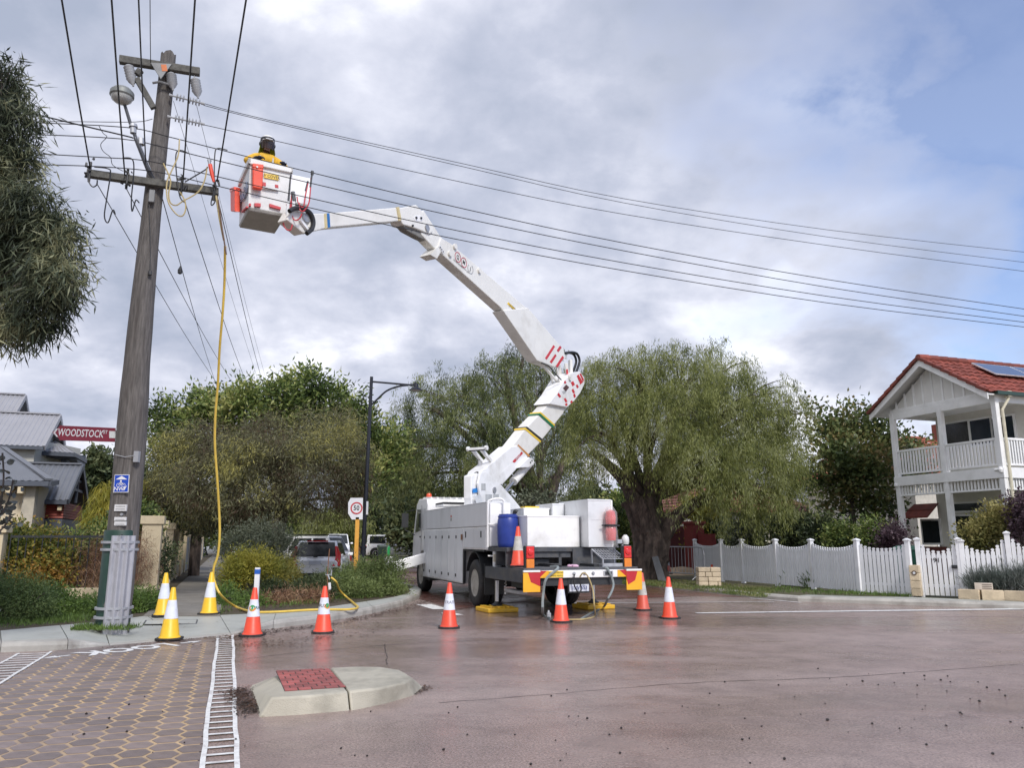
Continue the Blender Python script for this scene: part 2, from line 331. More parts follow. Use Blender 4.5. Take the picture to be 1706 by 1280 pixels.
    bp = t.nodes.new('ShaderNodeBump'); bp.inputs['Strength'].default_value = 0.4; bp.inputs['Distance'].default_value = 0.008; t.links.new(agg, bp.inputs['Height']); t.links.new(bp.outputs[0], b.inputs['Normal'])
    return m
ROADM = wet_road('wet_red_asphalt', (0.210, 0.150, 0.132), (0.295, 0.235, 0.214), 0.11, 0.40)
STREETM = wet_road('wet_red_street', (0.13, 0.052, 0.038), (0.16, 0.078, 0.062), 0.16, 0.40)
def soil_mat(name, a, b_, c):
    m = bpy.data.materials.new(name); m.use_nodes = True; t = m.node_tree; b = t.nodes['Principled BSDF']; b.inputs['Roughness'].default_value = 0.95
    tcn = t.nodes.new('ShaderNodeTexCoord'); n = t.nodes.new('ShaderNodeTexNoise'); n.inputs['Scale'].default_value = 0.8; n.inputs['Detail'].default_value = 9; n.inputs['Roughness'].default_value = 0.7
    t.links.new(tcn.outputs['Object'], n.inputs['Vector']); r = t.nodes.new('ShaderNodeValToRGB'); t.links.new(n.outputs['Fac'], r.inputs[0]); e = r.color_ramp.elements; e.new(0.5)
    for i, (p, cc) in enumerate(((0.35, a), (0.5, b_), (0.65, c))): e[i].position = p; e[i].color = (*cc, 1)
    t.links.new(r.outputs[0], b.inputs['Base Color'])
    n2 = t.nodes.new('ShaderNodeTexNoise'); n2.inputs['Scale'].default_value = 30; n2.inputs['Detail'].default_value = 5; t.links.new(tcn.outputs['Object'], n2.inputs['Vector'])
    bp = t.nodes.new('ShaderNodeBump'); bp.inputs['Strength'].default_value = 0.8; bp.inputs['Distance'].default_value = 0.04; t.links.new(n2.outputs['Fac'], bp.inputs['Height']); t.links.new(bp.outputs[0], b.inputs['Normal'])
    return m
VERGEM = soil_mat('verge_ground', (0.06, 0.075, 0.025), (0.10, 0.085, 0.05), (0.085, 0.095, 0.035))
BEDM = soil_mat('bed_ground', (0.055, 0.06, 0.022), (0.085, 0.065, 0.042), (0.06, 0.045, 0.03))
def flat(name, pts, z, mt, kind='structure', parent=None):
    b = MB(); b.add([(p[0], p[1], z) for p in pts], [tuple(range(len(pts)))])
    vs = b.v; a = sum(vs[i][0] * vs[(i + 1) % len(vs)][1] - vs[(i + 1) % len(vs)][0] * vs[i][1] for i in range(len(vs)))
    if a < 0: b.f = [tuple(f[::-1]) for f in b.f]
    return build(b, name, mt, parent, kind=kind)
flat('ground', [(-1500, -600), (1500, -600), (1500, 2500), (-1500, 2500)], -0.08, VERGEM)
flat('main_road', [(-70, -25), (70, -25), (70, 150), (-70, 150)], 0.0, ROADM)
# side street surface, redder, starting behind the truck's mouth
s0 = [gnd(700, 999), gnd(760, 1016), gnd(860, 1003), gnd(1000, 1000), gnd(1160, 994), gnd(1240, 995.5)]
flat('side_street', [(p.x, p.y) for p in s0] + [(4.3, 25.4), (3.0, 27.5), (3.0 + U.x * 90, 27.5 + U.y * 90), (-3.0 + U.x * 90, 23.5 + U.y * 90), (-3.0, 23.5)], 0.004, STREETM)
# left corner: kerb line on the road, heights of its top, and the back edge of the concrete
KL = [(-420, 1108, .13), (-160, 1097, .13), (0, 1088, .13), (112, 1084, .13), (182, 1077, .02), (300, 1067, .015), (385, 1059, .02), (455, 1048, .13), (540, 1037, .13), (620, 1023, .13), (672, 1010, .13), (699, 997, .13), (702, 990, .13), (694, 984, .13)]
BL = [(-420, 1073), (-160, 1062), (0, 1052), (100, 1043), (170, 1037), (245, 1027), (366, 1026), (460, 1022), (535, 1014), (610, 1003), (655, 996), (678, 990), (684, 986), (682, 982)]
Kp = [gnd(x, y) for x, y, z in KL]; Kz = [z for x, y, z in KL]; Bp = [gnd(x, y, .13) for x, y in BL]
bed = [(p.x, p.y) for p in Bp]
Klast = Kp[-1]
flat('garden_bed', bed + [(Klast.x - 0.1, Klast.y + 0.3), (Klast.x + U.x * 90, Klast.y + U.y * 90), (-70, 110), (-70, Bp[0].y - 2)], 0.115, BEDM)
fp = root('footpath', None, None, (Bp[4].x, Bp[4].y, 0), kind='structure')
kb = root('kerb', None, None, (Kp[5].x, Kp[5].y, 0), kind='structure')
IN = []
for i in range(len(Kp)):
    d = (Bp[i] - Kp[i]); d.z = 0; IN.append(Kp[i] + d.normalized() * 0.17)
for i in range(len(Kp) - 1):
    g = 0.006
    a, b_, c, d = IN[i].copy(), IN[i + 1].copy(), Bp[i + 1].copy(), Bp[i].copy()
    e = (b_ - a).normalized() * g; a += e; d += e; b_ -= e; c -= e
    a.z, b_.z = Kz[i] + 0.006, Kz[i + 1] + 0.006; c.z = d.z = 0.136
    mb = MB(); mb.hexa([V3(a.x, a.y, -.03), V3(b_.x, b_.y, -.03), V3(c.x, c.y, -.03), V3(d.x, d.y, -.03), a, b_, c, d]); build(mb, 'slab', CONC, fp)
    # kerb stone with a rolled nose
    k0, k1, n0, n1 = Kp[i], Kp[i + 1], IN[i], IN[i + 1]
    mb = MB(); ring = []
    for k, n, z in ((k0, n0, Kz[i]), (k1, n1, Kz[i + 1])):
        o = (n - k)
        ring.append([k + V3(0, 0, -.05), k + V3(0, 0, max(z * .55, .004)), k + o * .18 + V3(0, 0, max(z * .88, .008)), k + o * .42 + V3(0, 0, z), n + V3(0, 0, z + .002), n + V3(0, 0, -.05)])
    ee = (k1 - k0).normalized() * .004
    mb.add([p + ee for p in ring[0]] + [p - ee for p in ring[1]], [(j, j + 6, (j + 1) % 6 + 6, (j + 1) % 6) for j in range(6)] + [(5, 4, 3, 2, 1, 0), (6, 7, 8, 9, 10, 11)])
    build(mb, 'kerb_stone', KERB, kb)
# kerb continuing up the side street
mb = MB(); mb.bar(Klast + V3(-.08, .02, .04), Klast + U * 60 + V3(-.08, 0, .04), .16, .18); build(mb, 'kerb_stone', KERB, kb)
# footpath running up beside the garden walls
pl, pr = gnd(238, 1027, .14), gnd(366, 1026.5, .14)
PATHM = mat('old_path_concrete', (0.20, 0.185, 0.16), 0.75, var=0.15, scale=1.5, bump=0.3, bscale=60, dirt=(0.11, 0.095, 0.075), dscale=0.8)
for i in range(14):
    a, b_ = i * 2.4, (i + 1) * 2.4 - .012
    mb = MB(); mb.hexa([pl + U * a + V3(0, 0, -.1), pr + U * a + V3(0, 0, -.1), pr + U * b_ + V3(0, 0, -.1), pl + U * b_ + V3(0, 0, -.1), pl + U * a, pr + U * a, pr + U * b_, pl + U * b_])
    build(mb, 'slab', PATHM, fp)
mb = MB(); i = 14 * 2.4; mb.quad(pl + U * i, pr + U * i, pr + U * 100, pl + U * 100); build(mb, 'path_strip', PATHM, fp)
# service cover let into the footpath
sn = (IN[5] - IN[4]).cross(V3(*Bp[4][:2], .136) - V3(*IN[4][:2], Kz[4])).normalized(); c0 = onp(285, 1037, V3(*Bp[4][:2], .139), sn); mb = MB()
V_, U_ = V, U; V = (V - sn * V.dot(sn)).normalized(); U = (U - sn * U.dot(sn)).normalized()
for s in (-1, 1):
    mb.bar(c0 + U * .22 * s - V * .40, c0 + U * .22 * s + V * .40, .022, .006); mb.bar(c0 + V * .40 * s - U * .22, c0 + V * .40 * s + U * .22, .022, .006)
cv = build(mb, 'cover_frame', DGREY, fp); mb = MB(); mb.obox(c0 + V3(0, 0, .001), V * .385, U * .205, Z * .002); build(mb, 'cover_plate', CONC, fp); V, U = V_, U_
# right-hand corner
KR = [(1000, 972), (1042, 974), (1085, 978), (1150, 985), (1215, 992), (1262, 997.5), (1330, 1003), (1500, 1008.5), (1706, 1016), (2050, 1028), (2600, 1048)]
Rp = [gnd(x, y) for x, y in KR]; Rp = [Rp[0] + U * 60, Rp[0] + U * 8] + Rp
kr = root('kerb', None, None, (Rp[6].x, Rp[6].y, 0), kind='structure')
def inward(i):
    t = (Rp[min(i + 1, len(Rp) - 1)] - Rp[max(i - 1, 0)]).normalized(); return V3(-t.y, t.x, 0)
Ri = [Rp[i] + inward(i) * .17 for i in range(len(Rp))]
for i in range(len(Rp) - 1):
    drop = i >= 7 and False
    mb = MB(); ring = []
    for k, n, z in ((Rp[i], Ri[i], .13), (Rp[i + 1], Ri[i + 1], .13)):
        o = n - k; ring.append([k + V3(0, 0, -.05), k + V3(0, 0, z * .55), k + o * .18 + V3(0, 0, z * .88), k + o * .42 + V3(0, 0, z), n + V3(0, 0, z), n + V3(0, 0, -.05)])
    mb.add(ring[0] + ring[1], [(j, (j + 1) % 6, (j + 1) % 6 + 6, j + 6) for j in range(6)]); build(mb, 'kerb_stone', KERB, kr)
flat('verge', [(p.x, p.y) for p in Ri] + [(120, Rp[-1].y), (120, 140), (-20, 140)], 0.112, VERGEM)
fr = root('footpath', None, None, (10, 19.5, 0), kind='structure')
fence_base = [(1160, 962), (1204, 968.5), (1239, 971), (1296, 976), (1356, 981), (1434, 989), (1520, 993.5), (1537, 994), (1606, 996.5), (1690, 999), (1800, 1003), (2100, 1015), (2600, 1037)]
fb = [gnd(x, y, .13) for x, y in fence_base]
a0 = [gnd(1292, 1000.5, .13), gnd(1350, 998, .13)] ; 
pathf = [Ri[8], lerp(Ri[8], Ri[9], .5), Ri[9], Ri[10], Ri[11], Ri[12]]
pathb = [gnd(1345, 992, .13), gnd(1440, 995, .13), gnd(1520, 996, .13), gnd(1706, 1003.5, .13), gnd(2050, 1016, .13), gnd(2600, 1040, .13)]
for i in range(5):
    e = .006
    a, b_, c, d = [Vector(p) for p in (pathf[i], pathf[i + 1], pathb[i + 1], pathb[i])]
    ev = (b_ - a).normalized() * e
    q = [a + ev, b_ - ev, c - ev, d + ev]
    mb = MB(); mb.hexa([V3(p.x, p.y, 0) for p in q] + [V3(p.x, p.y, .137) for p in q]); build(mb, 'slab', CONC, fr)
# ------------------------------------------------------------------ paved crossing with patterned pavers
PAVE = mat('brown_paver', (0.215, 0.165, 0.152), 0.36, ovar=0.22, var=0.22, scale=7, bump=0.3, bscale=70, dirt=(0.16, 0.125, 0.115), dscale=1.2)
JOINT = mat('ochre_joint', (0.52, 0.37, 0.20), 0.6, var=0.2, scale=3, dirt=(0.25, 0.195, 0.17), dscale=0.40)
vr = gnd(331, 1280).dot(V) - .012; vl = gnd(88, 1088).dot(V) + .02
u0, u1 = gnd(330, 1066).dot(U), 3.6
def uv(u, v, z=0): return U * u + V * v + V3(0, 0, z)
def kerb_u(v):     # where the kerb line lies for a given distance along V
    best = 99
    for i in range(1, len(Kp) - 1):
        a, b_ = Kp[i].dot(V), Kp[i + 1].dot(V)
        if min(a, b_) - 1e-6 <= v <= max(a, b_) + 1e-6: best = min(best, lerp(Kp[i].dot(U), Kp[i + 1].dot(U), (v - a) / (b_ - a)))
    return best
cr = root('crossing', None, None, tuple(uv(8, (vl + vr) / 2)), kind='structure')
mb = MB(); ul, ur = kerb_u(vl + .02) - .02, kerb_u(vr) - .02
JB_ = mb
a_, b2, g_, jn = .104, .058, .098, .022
cp, rp = a_ + b2 + jn * 1.1, 2 * g_ + .030
hexp = [(-a_, 0), (-b2, -g_), (b2, -g_), (a_, 0), (b2, g_), (-b2, g_)]
vlast = vr - .045 - int((vr - .045 - vl - .04) / cp) * cp - .075
JB_.quad(uv(u1, vlast, .004), uv(u1, vr, .004), uv(ur - .3, vr, .004), uv(ul - .3, vlast, .004)); build(JB_, 'joint_bed', JOINT, cr)
hx = MB(); hx.prism([V * x + U * y for x, y in hexp], V3(0, 0, .0022)); hme = hx.mesh('paver', PAVE)
cells = []
nc = int((vr - vl) / cp) + 2
for ci in range(nc):
    v = vr - .045 - ci * cp
    if v < vl + .04: break
    for ri in range(200):
        u = u1 + ri * rp + (rp / 2 if ci % 2 else 0)
        if u > min(kerb_u(v), 99) - .55: break
        p = uv(u, v); dcam = p.y * CP - H * SP
        px = 853 + F * p.x / dcam; py = 640 + F * (p.y * SP + H * CP) / dcam
        cells.append((p.length if (-20 < px < 1720 and py < 1300) else 1000 + p.length, p))
cells.sort(key=lambda c: c[0])
for i, (d_, p) in enumerate(cells[:300]):
    M = Matrix.Translation(p + V3(0, 0, .004 + random.uniform(0, .001))) @ Matrix.Rotation(random.uniform(-.03, .03), 4, 'Z')
    inst(hme, 'paver', cr, M)
rest = MB()
for d_, p in cells[300:]:
    q = [p + V * x + U * y + V3(0, 0, .0066) for x, y in hexp]; rest.add(q, [(0, 1, 2, 3, 4, 5)])
    qb = [x - V3(0, 0, .0024) for x in q]; n = len(rest.v) - 6; rest.add(qb, []); rest.f += [(n + 6 + k, n + 6 + (k + 1) % 6, n + (k + 1) % 6, n + k) for k in range(6)]
build(rest, 'paver', PAVE, cr, kind='stuff')
mb = MB(); wv = [lerp(vl, vr, k / 10) for k in range(11)]
for k in range(10): mb.quad(uv(kerb_u(wv[k] + .001) - .62, wv[k], .0076), uv(kerb_u(wv[k + 1] - .001) - .62, wv[k + 1], .0076), uv(kerb_u(wv[k + 1] - .001) - .012, wv[k + 1], .0076), uv(kerb_u(wv[k] + .001) - .012, wv[k], .0076))
build(mb, 'plain_band', PAVE, cr)
# ladder markings either side of the crossing
def ladder(va, vb, ua, ub_a, ub_b, step, rail):
    mb = MB(); z = .0095; wob = lambda u: .005 * math.sin(u * 2.3) + .003 * math.sin(u * 7.1)
    n = 24
    for side, vv, ub in ((0, va, ub_a), (1, vb, ub_b)):
        for k in range(n):
            p, q = lerp(ua, ub, k / n), lerp(ua, ub, (k + 1) / n); s = rail / 2
            mb.quad(uv(p, vv - s + wob(p), z), uv(p, vv + s + wob(p), z), uv(q, vv + s + wob(q), z), uv(q, vv - s + wob(q), z))
    u = ua
    while u < min(ub_a, ub_b) - .05:
        mb.quad(uv(u, va + rail / 2 + wob(u), z), uv(u, vb - rail / 2 + wob(u), z), uv(u + .045, vb - rail / 2 + wob(u), z), uv(u + .045, va + rail / 2 + wob(u), z)); u += step
    return mb
va, vb = gnd(336, 1280).dot(V), gnd(394, 1280).dot(V)
build(ladder(va, vb, 3.6, kerb_u(va) - .05, kerb_u(vb) - .05, .205, .035), 'ladder_marking', WMARK, cr)
va2, vb2 = gnd(-2, 1108).dot(V), gnd(84, 1088).dot(V)
build(ladder(va2, vb2, 3.6, gnd(55, 1089).dot(U), gnd(84, 1087).dot(U), .205, .035), 'ladder_marking', WMARK, cr)
# LOOK with arrows, facing people who step off the kerb
mb = MB(); c = gnd(214, 1083); c.z = .0105
ex, ey = -(gnd(330, 1073) - gnd(240, 1083)).normalized(), None
ex.z = 0; ex.normalize(); ey = V3(-ex.y, ex.x, 0)
text_on(mb, 'LOOK', .58, c, ex, ey, .78, .035)
for s in (-1, 1):
    for kk in (0,):
        o = c + ex * .74 * s
        mb.quad(o - ey * .03 - ex * .0, o - ey * .03 + ex * .16 * s, o + ey * .03 + ex * .16 * s, o + ey * .03)
        mb.add([o + ex * .15 * s - ey * .09, o + ex * .15 * s + ey * .09, o + ex * .34 * s], [(0, 1, 2)])
build(mb, 'look_lettering', mat('white_lettering', (0.74, 0.74, 0.72), 0.6, var=0.08, scale=20), cr)
# white lines on the road beyond the cones
def line(name, p, q, w0, w1=None, z=.008, par=None):
    w1 = w1 or w0; d = (q - p).normalized(); n = V3(-d.y, d.x, 0); mb = MB()
    a, b_ = V3(p.x, p.y, z), V3(q.x, q.y, z); mb.quad(a - n * w0 / 2, b_ - n * w1 / 2, b_ + n * w1 / 2, a + n * w0 / 2)
    return build(mb, name, WMARK, par, kind=None if par else 'structure')
line('road_marking', gnd(1160, 1022.5), gnd(1760, 1015), .17, .26)
line('road_marking', gnd(940, 1006), gnd(1290, 1003.5), .07)
line('road_marking', gnd(1250, 997.5), gnd(1335, 1005), .09)
line('road_marking', gnd(706, 1008), gnd(735, 1016), .35)
line('road_marking', gnd(744, 1022), gnd(762, 1026), .25)
def seam(pxs, w_, mt, z=.0025):
    pts = smooth([gnd(x, y) for x, y in pxs], 10); mb = MB(); L_ = []
    for i, p in enumerate(pts):
        t_ = (pts[min(i + 1, len(pts) - 1)] - pts[max(i - 1, 0)]).normalized(); n_ = V3(-t_.y, t_.x, 0); j = n_ * random.uniform(-.015, .015); ww = w_ * random.uniform(.5, 1.3); L_.append((V3(p.x, p.y, z) + j - n_ * ww, V3(p.x, p.y, z) + j + n_ * ww))
    for i in range(len(L_) - 1): mb.quad(L_[i][0], L_[i + 1][0], L_[i + 1][1], L_[i][1])
    return build(mb, 'road_seam', mt, None, kind='structure')
TAR = mat('dark_tar', (0.085, 0.06, 0.056), 0.3, var=.3)
seam([(730, 1172), (900, 1159), (1150, 1139), (1400, 1129), (1720, 1106)], .007, TAR)
seam([(640, 1074), (643, 1090), (645, 1108)], .008, TAR)
seam([(1180, 1032), (1400, 1030), (1720, 1027)], .010, TAR)
seam([(400, 1100), (520, 1086), (700, 1072), (850, 1066)], .008, TAR)
# small brick threshold across the street mouth
# ------------------------------------------------------------------ traffic island
ti = root('traffic_island', 'low concrete traffic island with a red brick inlay, in the wet road', 'traffic island', tuple(gnd(560, 1155)))
zt = .15
GF = [(430, 1196), (500, 1192), (583, 1185)]; GN = [(583, 1185), (640, 1173), (690, 1158), (706, 1145), (690, 1131)]
TF = [(452, 1163), (520, 1159), (579, 1152)]; TN = [(579, 1152), (628, 1147), (668, 1139), (684, 1131), (672, 1122)]
TB = [(482, 1118), (515, 1115.5), (549, 1113)]; TBN = [(549, 1113), (590, 1111), (630, 1111.5), (660, 1116), (672, 1122)]
def P(l, z): return [gnd(x, y, z) for x, y in l]
def offs(top, k): return [V3(p.x, p.y, 0) for p in top]
# main block
tf, tb = P(TF, zt), P(TB, zt); gf = P(GF, 0); gf = [V3(p.x, p.y, -.02) for p in gf]
gl = gnd(413, 1141); gl.z = -.02
tbk = [V3(p.x, p.y, -.02) + U * .14 for p in tb]
mb = MB()
top = tf + tb[::-1]; n = len(top)
bot = gf + tbk[::-1]; bot[-1] = gl
mb.add(top + bot, [tuple(range(n))] + [(i + n, (i + 1) % n + n, (i + 1) % n, i) for i in range(n)])
build(mb, 'concrete_body', ISL, ti, bevel=.018, smooth=True)
tfn, tbn = P(TN, zt), P(TBN, zt); gfn = [V3(p.x, p.y, -.02) for p in P(GN, 0)]
sh = V3(.012, 0, 0)
top = [p + sh for p in tfn] + [p + sh for p in tbn[::-1][1:]]; n = len(top)
bot = [p + sh for p in gfn] + [V3(p.x, p.y, -.02) + U * .14 + sh for p in tbn[::-1][1:]]
ctr = sum(top, Vector()) / n
mb = MB(); mb.add(top + bot + [ctr + V3(0, 0, .008)], [(i, (i + 1) % n, 2 * n) for i in range(n)] + [(i + n, (i + 1) % n + n, (i + 1) % n, i) for i in range(n)])
build(mb, 'concrete_nose', ISL, ti, bevel=.02, smooth=True)
mb = MB(); a, b_ = gnd(582, 1178, .1), gnd(549, 1114, .15)
BRK = mat('red_inlay_brick', (0.34, 0.085, 0.075), 0.45, ovar=0.2, var=0.25, scale=4, bump=0.3, bscale=60, dirt=(0.20, 0.055, 0.05), dscale=3)
q0, q1, q2, q3 = P([(474, 1153), (577, 1146), (548, 1114.5), (459, 1119)], zt)
mb = MB(); mb.quad(*[p + V3(0, 0, .0015) for p in (q0, q1, q2, q3)]); build(mb, 'mortar_bed', mat('dark_mortar', (0.07, 0.06, 0.055), 0.9), ti)
def bil(s, t): return lerp(lerp(q0, q1, s), lerp(q3, q2, s), t)
rows, cols = 9, 4.5
for r_ in range(rows):
    s = -((r_ % 2) * .5) / cols
    while s < 1:
        s0_, s1_ = max(s, 0), min(s + 1 / cols, 1)
        if s1_ - s0_ > .03:
            g1, g2 = .012, .03
            c4 = [bil(s0_ + g1, (r_ + g2 * 2) / rows), bil(s1_ - g1, (r_ + g2 * 2) / rows), bil(s1_ - g1, (r_ + 1 - g2 * 2) / rows), bil(s0_ + g1, (r_ + 1 - g2 * 2) / rows)]
            zz = random.uniform(.004, .008); mb = MB(); mb.hexa([p + V3(0, 0, .0016) for p in c4] + [p + V3(0, 0, zz) for p in c4]); build(mb, 'brick', BRK, ti)
        s += 1 / cols
# bark and leaf litter
def litter(name, pts, n, spread, size, mt, label=None, z0=.004, pile=0, lump=False):
    mb = MB()
    for _ in range(n):
        i = random.randrange(len(pts) - 1); p = lerp(pts[i], pts[i + 1], random.random())
        p = p + V3(random.gauss(0, spread), random.gauss(0, spread), 0)
        p.z = z0 + (random.random() * pile if pile else 0)
        a = random.uniform(0, 6.28); l = size * random.uniform(.5, 1.6); wd = l * random.uniform(.2, .5); t = random.uniform(-.25, .4)
        if lump:
            r_ = l * .5; mb.lathe([(r_ * .5, -.002), (r_ * .8, r_ * .3), (r_ * .3, r_ * .75)], p, 5); continue
        d = V3(math.cos(a), math.sin(a), t * .6) * l / 2; s = V3(-math.sin(a), math.cos(a), random.uniform(-.3, .3)) * wd / 2
        h = abs(d.z) + abs(s.z) + .002; p.z += h
        mb.add([p - d, p + s, p + d, p - s], [(0, 1, 2, 3)])
    return build(mb, name, mt, None, kind='stuff', label=label)
LIT = leafmat('wet_litter', [(0.03, 0.014, 0.009), (0.06, 0.028, 0.015), (0.10, 0.05, 0.025), (0.03, 0.02, 0.014)], 0.1)
hp = [gnd(396, 1150), gnd(408, 1170), gnd(424, 1190)]
litter('leaf_litter', hp, 1500, .075, .034, LIT, 'dark bark litter heaped against the sloped end of the traffic island', pile=.012)
litter('leaf_litter', [gnd(690, 1158), gnd(712, 1145)], 160, .04, .03, LIT, 'sparse wet litter at the rounded nose of the traffic island')
kk = [gnd(x, y) + V3(.08, -.1, 0) for x, y in ((365, 1066), (455, 1051), (540, 1041), (620, 1026), (672, 1014), (708, 1000))]
litter('leaf_litter', kk, 1500, .13, .05, LIT, 'dark wet leaves washed along the gutter of the street corner')
litter('leaf_litter', [gnd(380, 1080), gnd(520, 1066), gnd(660, 1042)], 500, .35, .045, LIT, 'scattered wet leaves on the road out from the corner kerb')
litter('leaf_litter', [gnd(170, 1084), gnd(300, 1070), gnd(385, 1062)], 180, .05, .04, LIT, 'dark leaves in the dropped kerb line of the ramp', z0=.02)
litter('leaf_litter', [gnd(800, 1270), gnd(1100, 1200), gnd(1650, 1220)], 55, .9, .022, mat('dark_grit', (0.02, 0.014, 0.012), 0.5), 'dark grit and leaf scraps spread over the open road', lump=True)
litter('leaf_litter', [gnd(1350, 1130), gnd(1600, 1140), gnd(1500, 1210)], 34, .5, .025, mat('dark_grit', (0, 0, 0)), 'dark grit scattered on the road towards the white house corner', lump=True)
litter('leaf_litter', [gnd(60, 1250), gnd(250, 1180), gnd(380, 1270)], 14, .5, .020, mat('dark_grit', (0, 0, 0)), 'few dark scraps on the patterned crossing', z0=.010, lump=True)
litter('leaf_litter', [gnd(150, 1050, .14), gnd(300, 1040, .14), gnd(360, 990, .14)], 60, .3, .04, LIT, 'dark scraps of leaf scattered on the footpath', z0=.14)
# ------------------------------------------------------------------ timber power pole
PB = gnd(187, 1047, .13)
def pz(py, px=230): return onp(px, py, PB, V3(0, 1, 0)).z
pole = root('power_pole', 'tall weathered timber power pole with two crossarms and a grey steel splint at its foot', 'power pole', tuple(PB))
prof = [(0, .235), (1.2, .232), (2.2, .222), (3.0, .222), (3.6, .215), (4.2, .195), (5.2, .178), (6.5, .155), (8.2, .135), (9.4, .123), (10.0, .118)]
ztop = pz(93, 272) - PB.z; prof[0] = (-.15, .235)
mb = MB(); vs = []; n = 20
for i in range(40):
    z = -.15 + (ztop + .15) * i / 39; k = max(j for j in range(len(prof) - 1) if prof[j][0] <= z); r = lerp(prof[k][1], prof[k + 1][1], min(1, (z - prof[k][0]) / (prof[k + 1][0] - prof[k][0])))
    for a in range(n):
        t = 2 * math.pi * a / n; rr = r * (1 + .035 * math.sin(3 * t + z * .9) + .02 * math.sin(7 * t + 2 * z) + random.uniform(-.012, .012))
        vs.append(PB + V3(math.cos(t) * rr + .02 * math.sin(z * .8), math.sin(t) * rr, z + (random.uniform(-.03, .06) if i == 39 else 0)))
mb.add(vs, [(i * n + a, i * n + (a + 1) % n, (i + 1) * n + (a + 1) % n, (i + 1) * n + a) for i in range(39) for a in range(n)] + [tuple(range(39 * n, 40 * n))])
build(mb, 'pole_shaft', WOOD, pole, smooth=True)
FP = PB - U * .19         # plane of the hardware on the camera side of the pole
def fp_(px, py, o=0.0): return onp(px, py, FP - U * o, U)
mb = MB(); mb.bar(fp_(199, 99), fp_(333, 120), .11, .13); build(mb, 'crossarm', ARMW, pole, bevel=.008)
mb = MB(); mb.bar(fp_(145, 289), fp_(364, 320), .12, .12); build(mb, 'crossarm', ARMW, pole, bevel=.008)
mb = MB(); mb.bar(fp_(228, 131), fp_(256, 180), .09, .09); mb.cyl(fp_(228, 126) + Z * .02, fp_(234, 117), .06, .06, 10); build(mb, 'brace', ARMW, pole)
mb = MB(); mb.prism([fp_(251, 104, .08), fp_(286, 106, .08), fp_(268, 131, .08)], U * .03); mb.tube([fp_(254, 138, .02), fp_(266, 136, .04), fp_(286, 142, .02)], .02, 6); build(mb, 'gusset_plate', mat('dull_galvanised', (0.20, 0.205, 0.21), 0.6, 0.3, var=.2), pole)
mb = MB(); mb.quad(fp_(268, 107, .085), fp_(277, 107, .085), fp_(279, 118, .085), fp_(270, 118, .085)); build(mb, 'orange_tag', mat('orange_tag', (0.55, 0.16, 0.05), 0.6), pole)
POR = mat('grey_porcelain', (0.36, 0.37, 0.38), 0.35, var=0.1)
for a, b_ in (((213.6, 109), (221.5, 141)), ((324.6, 131), (329.8, 161)), ((285, 122), (288, 148))):
    A, B = fp_(*a), fp_(*b_); ax = (B - A); l = ax.length
    mb = MB(); pr = [(.012, -.06), (.012, 0), (.05, 0), (.085, .03)]
    for k in range(5): pr += [(.088, .03 + (l - .1) * (k + .15) / 5), (.07, .03 + (l - .1) * (k + .85) / 5)]
    pr += [(.06, l - .05), (.02, l), (.015, l + .03)]
    mb.lathe(pr, A, 14, ax); build(mb, 'insulator', POR, pole, smooth=True)
for a, b_ in (((282, 158), (341, 173)), ((279, 194), (341, 207))):
    A, B = fp_(*a), fp_(*b_); mb = MB(); mb.tube([A, B], .014, 6)
    for k in range(8):
        if k in (3,): continue
        p = lerp(A, B, .22 + .09 * k); d = (B - A).normalized(); mb.cyl(p - d * .008, p + d * .008, .062, .055, 12)
    mb.cyl(lerp(A, B, .9), B, .028, .02, 8); mb.cyl(A, lerp(A, B, .1), .03, .02, 8); build(mb, 'strain_insulator', POR, pole)
# small hardware: strain clamps on the lower arm, pins, earth wire, plates
for px, py in ((150, 284), (212, 296), (303, 307), (357, 316)):
    A = fp_(px, py, .06); mb = MB()
    for _ in range(7):
        q = A + V3(random.uniform(-.09, .09), random.uniform(-.05, .05), random.uniform(-.17, .17)); mb.cyl(q, q + V3(random.uniform(-.06, .06), 0, random.uniform(-.09, .09)), .022, .015, 6)
    mb.cyl(A + Z * .15, A - Z * .2, .02, .02, 6); build(mb, 'strain_clamp', CABLE, pole)
mb = MB(); mb.obox(fp_(253, 327, .02), V * .045, U * .03, Z * .11); build(mb, 'arm_bracket', mat('dull_galvanised', (0, 0, 0)), pole, bevel=.01)
mb = MB(); mb.tube([fp_(248, 330), fp_(250, 380), fp_(251, 420), fp_(250, 455)], .006, 5); mb.cyl(fp_(250, 452), fp_(250, 458), .03, .03, 6); build(mb, 'earth_wire', CABLE, pole)
FRONT = V3(0, -1, 0)
def pf(px, py, r=.25): return onp(px, py, PB + V3(0, -r, 0), V3(0, 1, 0))
mb = MB(); mb.lathe([(.24, pz(1040) - PB.z), (.245, pz(886) - PB.z), (.238, pz(884) - PB.z)], PB, 24); build(mb, 'green_wrap', mat('dark_green_wrap', (0.012, 0.045, 0.032), 0.5, var=0.2, dirt=(0.04, 0.05, 0.045), dscale=3), pole, smooth=True)
mb = MB(); nn = 26; zz = (-0.12, pz(905) - PB.z, pz(893) - PB.z); vs = []
for k, z in enumerate(zz):
    for i in range(nn + 1):
        t = math.radians(-52 - 42 + 84 * i / nn); rr = .262 + .014 * math.sin(i / nn * math.pi * 7) - (.004 if k == 2 else 0)
        vs.append(PB + V3(math.cos(t) * rr, math.sin(t) * rr, z))
mb.add(vs, [(k * (nn + 1) + i, k * (nn + 1) + i + 1, (k + 1) * (nn + 1) + i + 1, (k + 1) * (nn + 1) + i) for k in range(2) for i in range(nn)])
